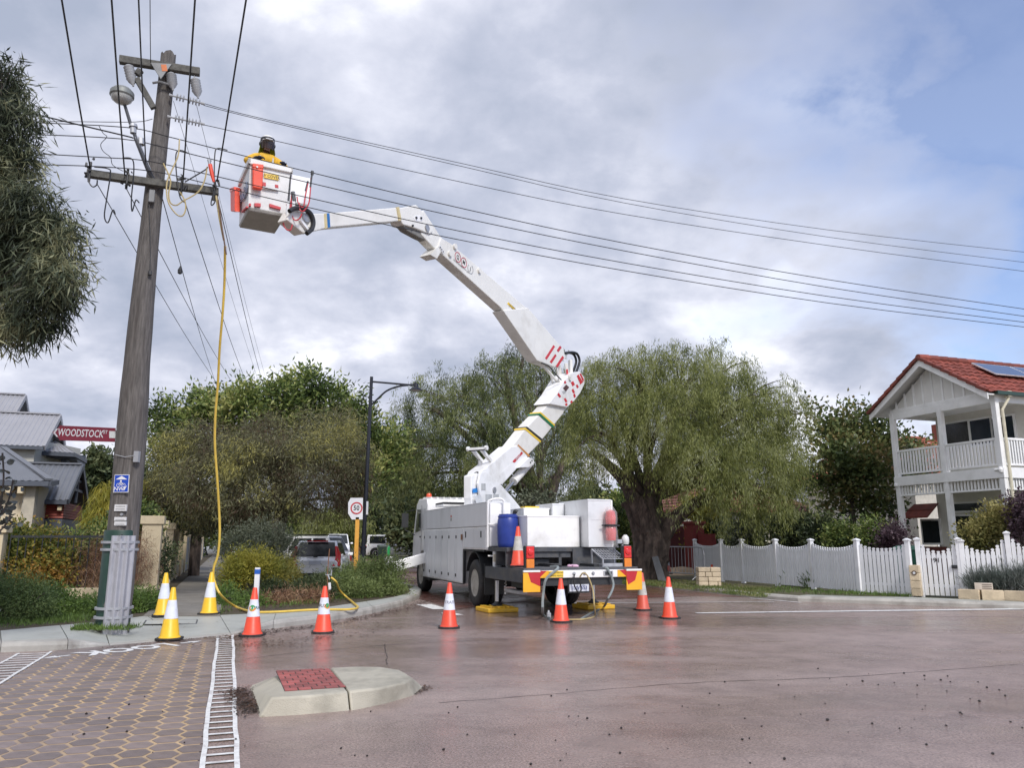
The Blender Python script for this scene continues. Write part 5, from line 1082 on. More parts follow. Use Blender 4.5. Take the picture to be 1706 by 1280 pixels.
ex_ = (fR(464, 296) - fR(440, 291.5)).normalized(); mb = MB(); text_on(mb, 'LV COVER', .085, fR(451.5, 294, .003), V3(er.x, er.y, 0), Z, .85); build(mb, 'lettering', BLKTXT, bkt, world=True)
plate([fR(438, 305, .02), fR(464, 310, .02), fR(464.5, 317, .02), fR(438, 313, .02)], fr_n, .05, 'white_pocket', BKW)
plate([fR(438, 303, .03), fR(443, 304, .03), fR(443, 310, .03), fR(438, 309, .03)], fr_n, .02, 'red_reflector', RED); plate([fR(458, 307, .03), fR(463.5, 308, .03), fR(464, 313, .03), fR(458.5, 312, .03)], fr_n, .02, 'red_reflector', RED)
for q in ([(415, 338.5), (418.5, 339), (418.5, 343), (415, 342.5)], [(424, 338), (434.5, 338.5), (434.5, 344), (424.5, 343.5)], [(449, 339), (468, 345), (467.5, 349), (449.5, 344)]): plate([fR(*p) for p in q], fr_n, .05, 'red_reflector', RED)
plate([fL(402, 352), fL(410, 343.5), fL(410, 345.5), fL(402, 354)], fl_n, .04, 'red_strip', RED)
BLG = mat('bucket_logo', (0.20, 0.23, 0.32), 0.5)
mb = MB()
arc = [(410, 302), (411, 312), (409.5, 322), (406, 331), (401, 336), (398, 337)]
for i in range(len(arc) - 1):
    (x0, y0), (x1, y1) = arc[i], arc[i + 1]; mb.prism([fL(x0, y0), fL(x0 - 1.5, y0 + .5), fL(x1 - 1.5, y1 - .5), fL(x1, y1)], -fl_n * .02)
for q in ([(398, 327), (400, 325), (401, 332), (399, 333)], [(402, 324), (404, 321), (405, 329), (403, 331)], [(405, 314), (407, 311), (408, 316), (406, 319)]): mb.prism([fL(*p) for p in q], -fl_n * .02)
build(mb, 'side_logo', BLG, bkt, world=True)
# control box and plumbing beside the bucket
cb = bk(1.0, .16, 0); BX = [onp(x, y, cb, NB) for x, y in ((481, 281), (508, 277), (506, 318), (481, 316))]
mb = MB(); z0, z1 = ZF + .28, ZF + .84; c1 = bk(1.06, .22, 0); mb.hexa([V3(*(c1 + er * a + el * b_)[:2], z) for z in (z0, z1) for a, b_ in ((0, -.2), (.38, -.2), (.38, .2), (0, .2))]); cbx = build(mb, 'control_box', WHITE, trk, world=True, bevel=.012)
mb = MB(); c2 = bk(1.0, .25, 0); mb.hexa([V3(*(c2 + er * a + el * b_)[:2], z) for z in (ZF - .02, z0 + .04) for a, b_ in ((0, -.12), (.3, -.12), (.3, .16), (0, .16))]); build(mb, 'bucket_bracket', DGREY, trk, world=True)
mb = MB(); mb.bar(bk(1.25, .2, ZF + .2), bp(500, 362, 0), .16, .2); build(mb, 'bracket_arm', CREAMW, trk, world=True, bevel=.01)
RHO = mat('red_hose', (0.55, 0.05, 0.07), 0.4)
hc = bk(1.35, .0, ZF) + V3(0, -.32, 0)
def hq(px, py, o=0): return onp(px, py, hc + FRONT * o, FRONT)
mb = MB()
for pts in ([(518, 297), (517, 318), (514, 340), (505, 352), (499, 348), (499, 338)], [(513, 305), (509, 325), (505, 345), (497, 338), (495, 328)], [(489, 325), (486, 345), (487, 360), (492, 367), (499, 364), (503, 356)], [(474, 362), (472, 372), (477, 382), (484, 383), (487, 374)], [(478, 340), (479, 352), (478, 362)], [(486, 322), (485, 335), (482, 350), (480, 360)]): mb.tube(smooth([hq(*p) for p in pts], 5), .013, 6)
build(mb, 'red_hose', RHO, trk, world=True, smooth=True)
mb = MB(); mb.tube([hq(520, 288), hq(517, 312)], .018, 6); mb.cyl(hq(520.5, 285), hq(520, 291), .03, .03, 6); build(mb, 'tool_wand', DGREY, trk, world=True)
mb = MB(); mb.tube([hq(513, 302), hq(509, 318)], .018, 6); build(mb, 'tool_wand', DGREY, trk, world=True)
mb = MB(); mb.cyl(hq(488, 320), hq(490, 335), .04, .04, 8); build(mb, 'hose_reel', DGREY, trk, world=True)
mb = MB(); mb.bar(hq(489, 322), hq(489, 345), .05, .05); mb.bar(hq(480, 336), hq(479, 366), .05, .05); build(mb, 'valve_body', GALV, trk, world=True)
# two pouches hung on the bucket
def pouch(pts, n, th, lab):
    t = root('tool_pouch', lab, 'tool pouch', tuple(pts[2]), 0, 'orange tool pouches on the bucket'); mb = MB(); mb.prism(pts, -n * th); build(mb, 'pouch_body', ORANGE, t, bevel=.02)
    mb = MB(); a, b_ = pts[0], pts[1]; m = [a + n * .012, b_ + n * .012, lerp(b_, pts[2], .16) + n * .012, lerp(a, pts[3], .16) + n * .012]; mb.prism(m, -n * (th + .02)); build(mb, 'flap', ORANGE, t, bevel=.008)
    c = lerp(lerp(a, b_, .4), lerp(pts[3], pts[2], .4), .14) + n * .014; mb = MB(); mb.cyl(c, c + n * .01, .018, .018, 8); build(mb, 'stud', WS, t)
pouch([fR(421, 272, .12), fR(439, 274.5, .12), fR(437.5, 315, .12), fR(421.5, 312, .12)], fr_n, .11, 'bright orange tool pouch hung on the bucket face below the lineworker')
pouch([fL(383.5, 314, .10), fL(391, 311, .10), fL(391, 352, .10), fL(384, 352, .10)], fl_n, .10, 'narrow red-orange tool pouch on the far outer corner of the bucket')
# ------------------------------------------------------------------ things carried by or standing round the truck
def tw(x, y, z=0): return RO + V * x + U * y + Z * z
def pad(x, y, lab):
    t = root('outrigger_pad', lab, 'pad', tuple(tw(x, y)), TRZ + .1, 'yellow outrigger pads'); mb = MB(); mb.box(-.34, .34, -.34, .34, .0, .09); build(mb, 'pad_block', YEL, t, world=False, bevel=.02)
    mb = MB()
    for i in (-.2, 0, .2): mb.box(i - .06, i + .06, -.28, .28, .0902, .115)
    build(mb, 'pad_rib', YEL, t, world=False, bevel=.008)
pad(-1.1, 1.86, 'yellow plastic pad under the outrigger beside the rear wheel'); pad(1.1, 1.86, 'yellow plastic pad under the far outrigger behind the number plate'); pad(-2.26, 7.78, 'yellow pad under the slanting front outrigger by the bushes')
d = root('blue_drum', 'blue plastic drum standing on the truck deck behind the grab rail', 'drum', tuple(tw(-.93, 1.66, 1.302)))
mb = MB(); pr = [(.185, 0), (.205, .02), (.215, .08), (.225, .3), (.225, .46), (.215, .56), (.20, .60), (.21, .61), (.21, .64), (.19, .655), (.17, .65)]; mb.lathe(pr, n=26); build(mb, 'drum_body', BLUE, d, world=False, smooth=True)
mb = MB(); mb.lathe([(.19, .655), (.19, .675), (.03, .685)], n=24); build(mb, 'lid', BLUE, d, world=False, smooth=True); mb = MB(); mb.tube(smooth([V3(.13, 0, .66), V3(.15, -.02, .74), V3(.2, -.02, .72)], 4), .04, 10); build(mb, 'black_spout', BLACK, d, world=False, smooth=True)
p = tw(-1.04, .74, .932); make_cone(p, .3, 'orange cone with a grubby sleeve standing up on the truck rear deck', GCO, ORANGE, REFLD, .78)
# spare cones wrapped in plastic on the locker corner
wl = root('wrapped_lamp', 'red lamp wrapped in clear plastic and strapped to the corner of the white truck locker', 'lamp', tuple(tw(.96, .62, 1.35)))
mb = MB(); o = tw(.93, .60, 0); mb.lathe([(.02, 1.42), (.10, 1.44), (.115, 1.6), (.10, 1.72), (.08, 1.74), (.10, 1.76), (.115, 1.9), (.09, 2.03), (.02, 2.06)], o, 16); build(mb, 'lamp_lens', REDLENS, wl, smooth=True)
CLR = mat('clear_plastic', (0.85, 0.85, 0.85), 0.2, alpha=.2)
mb = MB(); pr = [(.13, 1.32)]
mb.lathe([(.17, 1.3), (.14, 1.36), (.15, 1.5), (.14, 1.62), (.125, 1.73), (.145, 1.85), (.14, 2.0), (.06, 2.12), (.02, 2.14)], o, 13); build(mb, 'plastic_wrap', CLR, wl, smooth=False)
mb = MB(); mb.lathe([(.135, 1.72), (.14, 1.725), (.14, 1.755), (.135, 1.76)], o, 16); mb.bar(o + V * -.2 + Z * 1.74, o + V * .2 + Z * 1.74, .02, .03); build(mb, 'strap', BLACK, wl)
def hose(pts, r, mt, lab, name='strap', cat='strap', flat_=None):
    mb = MB(); mb.tube(smooth(pts, 6), r, 6); return build(mb, name, mt, None, smooth=True, label=lab, cat=cat)
STRP = mat('grey_webbing', (0.22, 0.25, 0.25), 0.6, var=0.15)
def gp_(px, py, y=-.12): return onp(px, py, RO + U * y, U)
hose([tw(.48, -.02, .9), tw(.50, -.09, .9), gp_(1022, 975), gp_(1012, 1000, -.3), gnd(1005, 1012, .03), gnd(985, 1022, .02), gnd(968, 1032, .02)], .022, STRP, 'grey webbing strap trailing from the truck bumper down to the road')
hose([tw(-.55, .25, .94), tw(-.52, -.05, .93), gp_(910, 965), gp_(905, 990), gp_(904, 1015, -.3), gnd(906, 1026, .02), gnd(916, 1031, .02)], .026, STRP, 'flat grey hose hanging from the truck deck beside the hazard sticker', 'flat_hose', 'hose')
hose([gp_(966, 962), gp_(972, 955, -.2), gp_(980, 962, -.2), gp_(988, 985, -.2), gp_(990, 1010, -.3), gnd(991, 1026, .02), gnd(975, 1032, .02), gnd(950, 1033, .02), gnd(930, 1033, .02)], .014, TANC, 'thin yellow earthing cable looped from the truck bumper to the road', 'earthing_cable', 'cable')
hose([gp_(957, 957), gp_(956, 972), gp_(962, 986), gp_(968, 984), gp_(966, 970)], .014, CABLE, 'short black cable looped in front of the number plate', 'short_cable', 'cable')
mb = MB(); a = gnd(914, 1031, 0); mb.obox(a + Z * .05, V * .04, U * .03, Z * .05); mb.cyl(a + Z * .1, a + Z * .15, .03, .015, 8); build(mb, 'hose_coupling', GALV, None, label='small metal hose coupling lying on the road behind the truck', cat='coupling', bevel=.008)
rag = tw(-.08, .3, .94); mb = MB()
for k in range(6): q = rag + V3(random.uniform(-.09, .09), random.uniform(-.05, .05), 0); mb.lathe([(.02, -.01), (.05, .0), (.045, .025), (.015, .04)], q, 8)
build(mb, 'pink_rag', mat('pink_cloth', (0.65, 0.42, 0.55), 0.8), None, smooth=True, label='small crumpled pink rag on the truck rear deck', cat='rag')
# ------------------------------------------------------------------ lineworker
PC = bk(.45, .42, ZF + .045)
per = root('person', 'lineworker in a yellow jacket and dark visored helmet leaning over the bucket rim', 'person', tuple(PC))
fw = (EYE - PC); fw.z = 0; fw = (fw.normalized() + V * .15 - U * 0).normalized(); sd2 = V3(-fw.y, fw.x, 0)       # facing roughly to the viewer; sd2 = the figure's own left
def pp(s, f, z): return PC + sd2 * s + fw * f + Z * z
def skin(name, joints, edges, mt, parent, sub=2):
    me = bpy.data.meshes.new(name); bm = bmesh.new(); ly_ = bm.verts.layers.skin.verify(); M = RINV[parent.name]
    vs = []
    for i, (p, r) in enumerate(joints):
        v = bm.verts.new(M @ Vector(p)); v[ly_].radius = r if isinstance(r, tuple) else (r, r); v[ly_].use_root = i == 0; vs.append(v)
    for a, b_ in edges: bm.edges.new((vs[a], vs[b_]))
    bm.to_mesh(me); bm.free(); me.materials.append(mt); o = bpy.data.objects.new(name, me); COL.objects.link(o); o.parent = parent; RINV[o.name] = RINV[parent.name]
    sk = o.modifiers.new('skin', 'SKIN'); sk.use_smooth_shade = True; sb_ = o.modifiers.new('sub', 'SUBSURF'); sb_.levels = sub; sb_.render_levels = sub
    return o
SKIN = mat('skin_tone', (0.30, 0.17, 0.12), 0.5, var=0.06)
JK = mat('yellow_jacket', (0.72, 0.42, 0.03), 0.75, var=0.12, scale=9, bump=0.3, bscale=20); NVY = mat('navy_cloth', (0.02, 0.022, 0.035), 0.8)
TR = mat('navy_trousers', (0.03, 0.035, 0.05), 0.85)
dz = -.29
body = [(pp(0, -.12, .95 + dz), (.13, .10)), (pp(0, .0, 1.2 + dz), (.14, .10)), (pp(0, .09, 1.40 + dz), (.16, .10)), (pp(0, .12, 1.50 + dz), .055), (pp(0, .15, 1.58 + dz), .06), (pp(0, .17, 1.68 + dz), (.078, .09)), (pp(0, .16, 1.76 + dz), .05),
        (pp(.2, .10, 1.42 + dz), .06), (pp(.38, .16, 1.27 + dz), .048), (pp(.30, .34, 1.27 + dz), .036), (pp(-.2, .10, 1.42 + dz), .06), (pp(-.38, .16, 1.27 + dz), .048), (pp(-.20, .38, 1.27 + dz), .036),
        (pp(.1, -.12, .52), .09), (pp(.13, .16, .42), .065), (pp(.12, -.08, .09), .05), (pp(.12, .08, .04), .04), (pp(-.1, -.12, .52), .09), (pp(-.13, .16, .42), .065), (pp(-.12, -.08, .09), .05), (pp(-.12, .08, .04), .04)]
ed = [(0, 1), (1, 2), (2, 3), (3, 4), (4, 5), (5, 6), (2, 7), (7, 8), (8, 9), (2, 10), (10, 11), (11, 12), (0, 13), (13, 14), (14, 15), (15, 16), (0, 17), (17, 18), (18, 19), (19, 20)]
skin('body', body, ed, SKIN, per)
skin('jacket', [(p, (r[0] + .03, r[1] + .03) if isinstance(r, tuple) else r + .028) for p, r in [body[0], body[1], body[2], (pp(0, .12, 1.46 + dz), .075)]] + [(body[7][0], .09), (body[8][0], .075), (lerp(body[8][0], body[9][0], .75), .06), (body[10][0], .09), (body[11][0], .075), (lerp(body[11][0], body[12][0], .75), .06)], [(0, 1), (1, 2), (2, 3), (2, 4), (4, 5), (5, 6), (2, 7), (7, 8), (8, 9)], JK, per)
skin('trousers', [(body[0][0], (.16, .13))] + [(p, r + .03) for p, r in (body[13], body[14], body[15], body[17], body[18], body[19])], [(0, 1), (1, 2), (2, 3), (0, 4), (4, 5), (5, 6)], TR, per)
for s, k in ((1, 9), (-1, 12)):
    e, w_ = body[k - 1][0], body[k][0]; d = (w_ - e).normalized(); side_ = d.cross(Z).normalized(); js = [(w_ - d * .10, .052), (w_ - d * .02, .048), (w_ + d * .07, (.05, .028))]; eds = [(0, 1), (1, 2)]
    for f in range(4):
        o = side_ * (-.033 + .022 * f); l = (.07, .085, .08, .06)[f]; a = len(js); js += [(w_ + d * .10 + o, .014), (w_ + d * (.10 + l * .6) + o - Z * .012, .012), (w_ + d * (.10 + l * .8) + o - Z * .05, .010)]; eds += [(2, a), (a, a + 1), (a + 1, a + 2)]
    a = len(js); js += [(w_ + d * .04 - side_ * s * .055, .015), (w_ + d * .09 - side_ * s * .075 - Z * .02, .012)]; eds += [(1, a), (a, a + 1)]
    skin('glove', js, eds, NVY, per, 1)
hc_ = pp(0, .17, 1.70 + dz)
mb = MB(); mb.lathe([(.125, .02), (.132, .05), (.125, .11), (.095, .155), (.05, .18), (.01, .185)], hc_, 20); mb.prism([hc_ + fw * .10 + sd2 * .11 + Z * .03, hc_ + fw * .20 + sd2 * .06 + Z * .02, hc_ + fw * .20 - sd2 * .06 + Z * .02, hc_ + fw * .10 - sd2 * .11 + Z * .03], Z * .012); build(mb, 'helmet', WS, per, smooth=True)
mb = MB(); mb.lathe([(.118, .035), (.135, .04), (.136, .10), (.12, .11)], hc_ + fw * .012, 20); build(mb, 'helmet_band', BLACK, per, smooth=True)
mb = MB(); vs = []
for i in range(9):
    t = math.radians(-62 + 124 * i / 8)
    for z in (.03, -.13): r = .145 if z > 0 else .125; vs.append(hc_ + fw * math.cos(t) * r + sd2 * math.sin(t) * r + Z * z)
mb.add(vs, [(2 * i, 2 * i + 1, 2 * i + 3, 2 * i + 2) for i in range(8)]); vz = build(mb, 'visor', mat('smoked_visor', (0.035, 0.02, 0.018), 0.15, alpha=.75), per, smooth=True)
mb = MB(); vs = []
for i in range(13):
    t = math.radians(75 + 210 * i / 12)
    for z, r in ((.03, .128), (-.08, .14), (-.19, .16)): vs.append(hc_ + fw * math.cos(t) * r + sd2 * math.sin(t) * r + Z * z)
mb.add(vs, [(3 * i + k, 3 * i + k + 1, 3 * i + k + 4, 3 * i + k + 3) for i in range(12) for k in range(2)]); build(mb, 'neck_shade', mat('lime_cloth', (0.42, 0.50, 0.04), 0.8), per, smooth=True)
mb = MB()
for s in (-1, 1): mb.lathe([(.03, -.02), (.045, 0), (.045, .025), (.02, .04)], hc_ + sd2 * s * .115 - Z * .01, 12, sd2 * s)
build(mb, 'ear_muff', BLACK, per, smooth=True)
fc = hc_ - Z * .02; mb = MB(); mb.lathe([(.004, .05), (.010, .03), (.017, 0), (.008, -.012)], fc + fw * .095 - Z * .01, 8); build(mb, 'nose', SKIN, per, smooth=True)
mb = MB()
for s in (-1, 1): mb.lathe([(.004, -.002), (.012, 0), (.004, .006)], fc + fw * .088 + sd2 * s * .032 + Z * .025, 8, fw)
mb.obox(fc + fw * .09 - Z * .05, sd2 * .022, fw * .006, Z * .005); build(mb, 'face_features', mat('dark_features', (0.05, 0.025, 0.02), 0.5), per)
mb = MB()
for s in (-1, 1):
    mb.tube([pp(.12 * s, .185, 1.43 + dz), pp(.12 * s, .19, 1.32 + dz), pp(.12 * s, .14, 1.1 + dz)], .02, 6)
build(mb, 'reflective_tape', mat('silver_tape', (0.5, 0.5, 0.48), 0.4), per)
# ------------------------------------------------------------------ white picket fence, gate, garden edge
PKT = MB(); pw, pt = .034, .011
PKT.prism([V3(-pw, -pt, 0), V3(pw, -pt, 0), V3(pw, -pt, .93), V3(pw * .45, -pt, .95), V3(pw * .95, -pt, .972), V3(pw * .6, -pt, .995), V3(0, -pt, 1.0), V3(-pw * .6, -pt, .995), V3(-pw * .95, -pt, .972), V3(-pw * .45, -pt, .95), V3(-pw, -pt, .93)], V3(0, 2 * pt, 0))
PKM = PKT.mesh('picket', FENCEW)
def fence(name, label, cat, ps, hp, hl, npk, posts=True, wide=1.25, curve=2.6, hts=None):
    t = root(name, label, cat, tuple((ps[0] + ps[-1]) / 2))
    for i, p in enumerate(ps):
        if posts:
            h = (hts[i] if hts else hp); d = (ps[min(i + 1, len(ps) - 1)] - ps[max(i - 1, 0)]).normalized(); n = V3(-d.y, d.x, 0)
            mb = MB(); mb.obox(p + Z * (h / 2 - .02), d * .055, n * .055, Z * (h / 2 + .02)); po = build(mb, 'post', FENCEW, t, bevel=.006)
            mb = MB(); mb.obox(p + Z * (h + .015), d * .075, n * .075, Z * .015); mb.add([p + Z * (h + .03) + d * a * .07 + n * b_ * .07 for a, b_ in ((-1, -1), (1, -1), (1, 1), (-1, 1))] + [p + Z * (h + .065)], [(0, 1, 4), (1, 2, 4), (2, 3, 4), (3, 0, 4)]); build(mb, 'cap', FENCEW, po)
        if i + 1 < len(ps):
            q = ps[i + 1]; d = q - p; l = d.length; d.normalize(); n = V3(-d.y, d.x, 0); ang = math.atan2(d.y, d.x)
            h0, h1 = (hts[i], hts[i + 1]) if hts else (hp, hp)
            for z in (.25, hl - .14): mb = MB(); mb.bar(p + Z * z + n * .035, q + Z * z + n * .035, .035, .07); build(mb, 'rail', FENCEW, t)
            k = max(3, int(round((l - .11) / npk)))
            for j in range(k):
                s = (j + .5) / k; e = abs(2 * s - 1) ** curve; h = hl + ((h0 if s < .5 else h1) - .06 - hl) * e
                M = Matrix.Translation(p + d * (.055 + (l - .11) * s) + Z * .03) @ Matrix.Rotation(ang, 4, 'Z') @ Matrix.Diagonal((min(wide, (l - .11) / k / .086), 1, h - .03, 1)); inst(PKM, 'picket', t, M)
    return t
fence('picket_fence', 'white picket fence with dipping tops and capped posts, running to the numbered gate', 'fence', fb[:7], 1.30, 1.12, .105, wide=1.6)
gA, gB = fb[7], fb[8]
gt = fence('garden_gate', 'white picket garden gate numbered 91', 'gate', [gA, gB], 1.32, 1.06, .115, curve=2.0)
d = (gB - gA).normalized(); n = V3(d.y, -d.x, 0)
mb = MB(); text_on(mb, '91', .15, lerp(gA, gB, .44) + n * .022 + Z * .84, d, Z); build(mb, 'house_number', BLKTXT, gt)
mb = MB(); c = lerp(gA, gB, .86) + n * .03 + Z * .70; mb.obox(c, d * .06, n * .02, Z * .04); mb.cyl(c, c + n * .06, .02, .02, 8); build(mb, 'latch', BLACK, gt, bevel=.005)
fence('picket_fence', 'tall end of the white picket fence sweeping up beside the numbered gate, behind the lavender', 'fence', [fb[8] + d * .06, fb[9], fb[10], fb[11]], 1.3, 1.08, .105, wide=1.45, curve=2.0, hts=[1.28, 1.46, 1.42, 1.4])
# letterbox pillar and wheelie bin in the gap
pA, pB = gnd(1521, 994, .13), gnd(1536, 995, .13); c = (pA + pB) / 2
lb = root('letterbox_pillar', 'narrow limestone letterbox pillar between the fence and the numbered gate', 'letterbox', tuple(c)); 
for k in range(4):
    mb = MB(); mb.obox(c + Z * (.10 + k * .18) + d * random.uniform(-.006, .006), d * .105, n * .14, Z * .086); build(mb, 'stone', LIME, lb, bevel=.01)
mb = MB(); q = c + n * .145 + Z * .55; mb.cyl(q, q + n * .012, .055, .055, 16); build(mb, 'number_disc', mat('bronze_disc', (0.12, 0.08, 0.05), 0.4, .5), lb); mb = MB(); mb.cyl(q + n * .012, q + n * .016, .03, .03, 12); build(mb, 'disc_centre', ALU, lb)
def bin_(p, rz, label, mt):
    t = root('wheelie_bin', label, 'bin', tuple(p), rz); mb = MB(); mb.hexa([(-.22, -.25, .05), (.22, -.25, .05), (.22, .25, .05), (-.22, .25, .05), (-.28, -.32, .95), (.28, -.32, .95), (.28, .32, .95), (-.28, .32, .95)]); build(mb, 'bin_body', mt, t, world=False, bevel=.02)
    mb = MB(); mb.hexa([(-.3, -.34, .95), (.3, -.34, .95), (.3, .36, .95), (-.3, .36, .95), (-.27, -.3, 1.03), (.27, -.3, 1.03), (.27, .36, 1.06), (-.27, .36, 1.06)]); build(mb, 'lid', mt, t, world=False, bevel=.015)
    for s in (-1, 1): mb = MB(); mb.cyl((s * .2, .28, .1), (s * .27, .28, .1), .1, .1, 14); build(mb, 'wheel', RUBBER, t, world=False)
    mb = MB(); mb.cyl((-.22, .38, .98), (.22, .38, .98), .016, .016, 8); build(mb, 'handle', mt, t, world=False)
DGB = mat('bin_green', (0.012, 0.07, 0.045), 0.45)
bin_(c + V3(.35, 1.0, .12), math.atan2(d.y, d.x), 'dark green wheelie bin glimpsed in the gap beside the numbered gate', DGB)
# lavender bed edged with limestone
ew = [gnd(1611, 997, .13), gnd(1640, 998.5, .13), gnd(1675, 999.5, .13), gnd(1712, 1001, .13), gnd(1800, 1004, .13), gnd(2000, 1010, .13)]
gw = root('garden_edging', 'low limestone block edging round the lavender bed at the numbered gate', 'garden edging', tuple(ew[1]))
ewn = [V3((ew[min(i + 1, len(ew) - 1)] - ew[max(i - 1, 0)]).y, -(ew[min(i + 1, len(ew) - 1)] - ew[max(i - 1, 0)]).x, 0).normalized() for i in range(len(ew))]; ew = [p + q * .42 for p, q in zip(ew, ewn)]
for i in range(len(ew) - 1):
    a, b_ = ew[i], ew[i + 1]; dd = (b_ - a).normalized(); nn_ = V3(dd.y, -dd.x, 0); m = (a + b_) / 2; mb = MB(); mb.obox(m + Z * .11, dd * ((b_ - a).length / 2 - .008), nn_ * .1, Z * .11); build(mb, 'stone', LIME, gw, bevel=.012)
c = gnd(1646, 983, .13) ; c = ew[1] + V3(.12, .09, .222); cr_ = root('brick_block', 'pale perforated block on the limestone edging in front of the lavender', 'block', tuple(c))
dd = (ew[2] - ew[1]).normalized(); nn_ = V3(dd.y, -dd.x, 0); mb = MB(); mb.obox(c + Z * .075 + nn_ * .12, dd * .175, nn_ * .06, Z * .075); build(mb, 'block_body', mat('pale_block', (0.55, 0.48, 0.40), 0.8), cr_, bevel=.006)
for k in range(3): mb = MB(); mb.obox(c + Z * (.035 + k * .04) + nn_ * .1805 + dd * .06, dd * .095, nn_ * .001, Z * .009); build(mb, 'groove', mat('dark_groove', (0.15, 0.12, 0.1), 0.9), cr_)
# limestone plinth with a cone behind it, on the verge
c = gnd(1181, 977, .12); sb = root('limestone_block', 'rough limestone block pillar standing on the grass verge before the picket fence', 'stone pillar', tuple(c))
for r_ in range(4):
    x = -.33
    while x < .33:
        w_ = min(random.choice((.2, .28, .36)), .33 - x)
        if .33 - x - w_ < .08: w_ = .33 - x
        mb = MB(); o = random.uniform(-.012, .012); mb.box(c.x + x + .006, c.x + x + w_ - .006, c.y - .18 + o, c.y + .2, c.z + r_ * .135 + .004, c.z + (r_ + 1) * .135 - .004); build(mb, 'stone', LIME, sb, bevel=.015); x += w_
# ------------------------------------------------------------------ white two-storey house on the corner
gN, gU = -V, U                       # gable face looks along -V
CR = V3(14.75, 23.5, .2)              # base of the corner post nearest the road
hs = root('white_house', 'white two storey timber house with a gabled upper verandah and terracotta roof', 'house', tuple(CR))
def hf(px, py, back=0.0): return onp(px, py, CR + V * back, V)      # gable-face plane
def hpos(s, b, z): return CR + U * s + V * b + V3(0, 0, z - CR.z)     # s along the gable face (away), b into the house
pL = hf(1493, 760); sL = (pL - CR).dot(U); pM = hf(1573, 750); sM = (pM - CR).dot(U)
zD = hf(1684, 776).z; zDt = zD; zDb = hf(1686, 790).z; zBm = hf(1664, 657).z; zBmb = hf(1664, 669).z; zRl = hf(1670, 728).z; zRb = hf(1672, 775).z; zVb = hf(1690, 812).z
APX = hf(1549, 600); EVL = hf(1453, 686); EVR = hf(1679, 652)
sA = (APX - CR).dot(U)
zE = zBm + .05; pitch = (APX.z - zE) / (sL - sA + .55)
PW = .16
def post(s, b, z0, z1, w_=PW, nm='verandah_post'):
    mb = MB(); mb.obox(hpos(s, b, (z0 + z1) / 2), U * w_ / 2, V * w_ / 2, Z * (z1 - z0) / 2); return build(mb, nm, HWHITE, hs, bevel=.008)
for s, b in ((0, 0), (sM, 0), (sL, 0), (0, 3.4)):
    post(s, b, .15, zBm + .02)
post(sL, 1.9, .15, zD)
def beam(s0, b0, s1, b1, z0, z1, w_=.12, nm='beam', mt=HWHITE):
    mb = MB(); mb.bar(hpos(s0, b0, (z0 + z1) / 2), hpos(s1, b1, (z0 + z1) / 2), w_, z1 - z0); return build(mb, nm, mt, hs, bevel=.008)
beam(-.09, 0, sL + .09, 0, zBmb, zBm); beam(-.1, 0, sL + .1, 0, zDb - .1, zDb + .22, .2, 'fascia_beam'); beam(0, .1, 0, 6, zDb - .1, zDb + .22, .2, 'fascia_beam'); beam(0, .1, 0, 6, zBmb, zBm)
mb = MB(); mb.hexa([hpos(*p, z) for z in (zDb + .06, zDb + .16) for p in ((.1, .1), (sL - .1, .1), (sL - .1, 6), (.1, 6))]); build(mb, 'balcony_floor', HWHITE, hs)
BALM = MB(); BALM.box(-.022, .022, -.02, .02, 0, 1); BALM = BALM.mesh('baluster', HWHITE)
def balus(s0, b0, s1, b1, z0, z1, step, wdt=.045, nm='baluster'):
    a, b_ = hpos(s0, b0, z0), hpos(s1, b1, z0); dd = (b_ - a); l = dd.length; dd.normalize(); k = int(l / step)
    for j in range(k):
        M = Matrix.Translation(a + dd * (l * (j + .5) / k)) @ Matrix.Rotation(math.atan2(dd.y, dd.x), 4, 'Z') @ Matrix.Diagonal((wdt / .044, 1, z1 - z0, 1)); inst(BALM, nm, hs, M)
h_ = PW / 2
for s0, b0, s1, b1 in ((h_, 0, sM - h_, 0), (sM + h_, 0, sL - h_, 0), (0, h_, 0, 3.3)):
    beam(s0, b0, s1, b1, zRl - .07, zRl, .08, 'hand_rail'); beam(s0, b0, s1, b1, zRb, zRb + .06, .06, 'bottom_rail'); balus(s0, b0, s1, b1, zRb + .06, zRl - .07, .115, .05)
    zt_, zb_ = zDb - .1, zVb; beam(s0, b0, s1, b1, zb_ - .06, zb_, .05, 'valance_rail'); balus(s0, b0, s1, b1, zb_, zt_, .115, .055, 'valance_slat')
# gable: cladding boards, battens, barge boards
ov = .55; sLe, sRe = sL + ov, 2 * sA - sL - ov
def roofz(s): return zE + pitch * ((sLe - s) if s > sA else (s - sRe))
mb = MB(); mb.prism([hpos(sLe - .45, -.02, zBm + .01), hpos(sRe + .45, -.02, zBm + .01), hpos(sA, -.02, roofz(sA) - .16)], V * .06); build(mb, 'gable_panel', mat('gable_cream', (0.70, 0.69, 0.66), 0.6, var=.03), hs)
k = 9
for j in range(k):
    s = lerp(sRe + .6, sLe - .6, (j + .5) / k); z1 = roofz(s) - .2
    if z1 > zBm + .12: mb = MB(); mb.obox(hpos(s, -.035, (zBm + .02 + z1) / 2), U * .03, V * .014, Z * (z1 - zBm - .02) / 2); build(mb, 'batten', HWHITE, hs)
beam(sRe + .5, -.03, sLe - .5, -.03, zBm + .0, zBm + .14, .05, 'gable_sill')
FO = -.50        # barge overhang
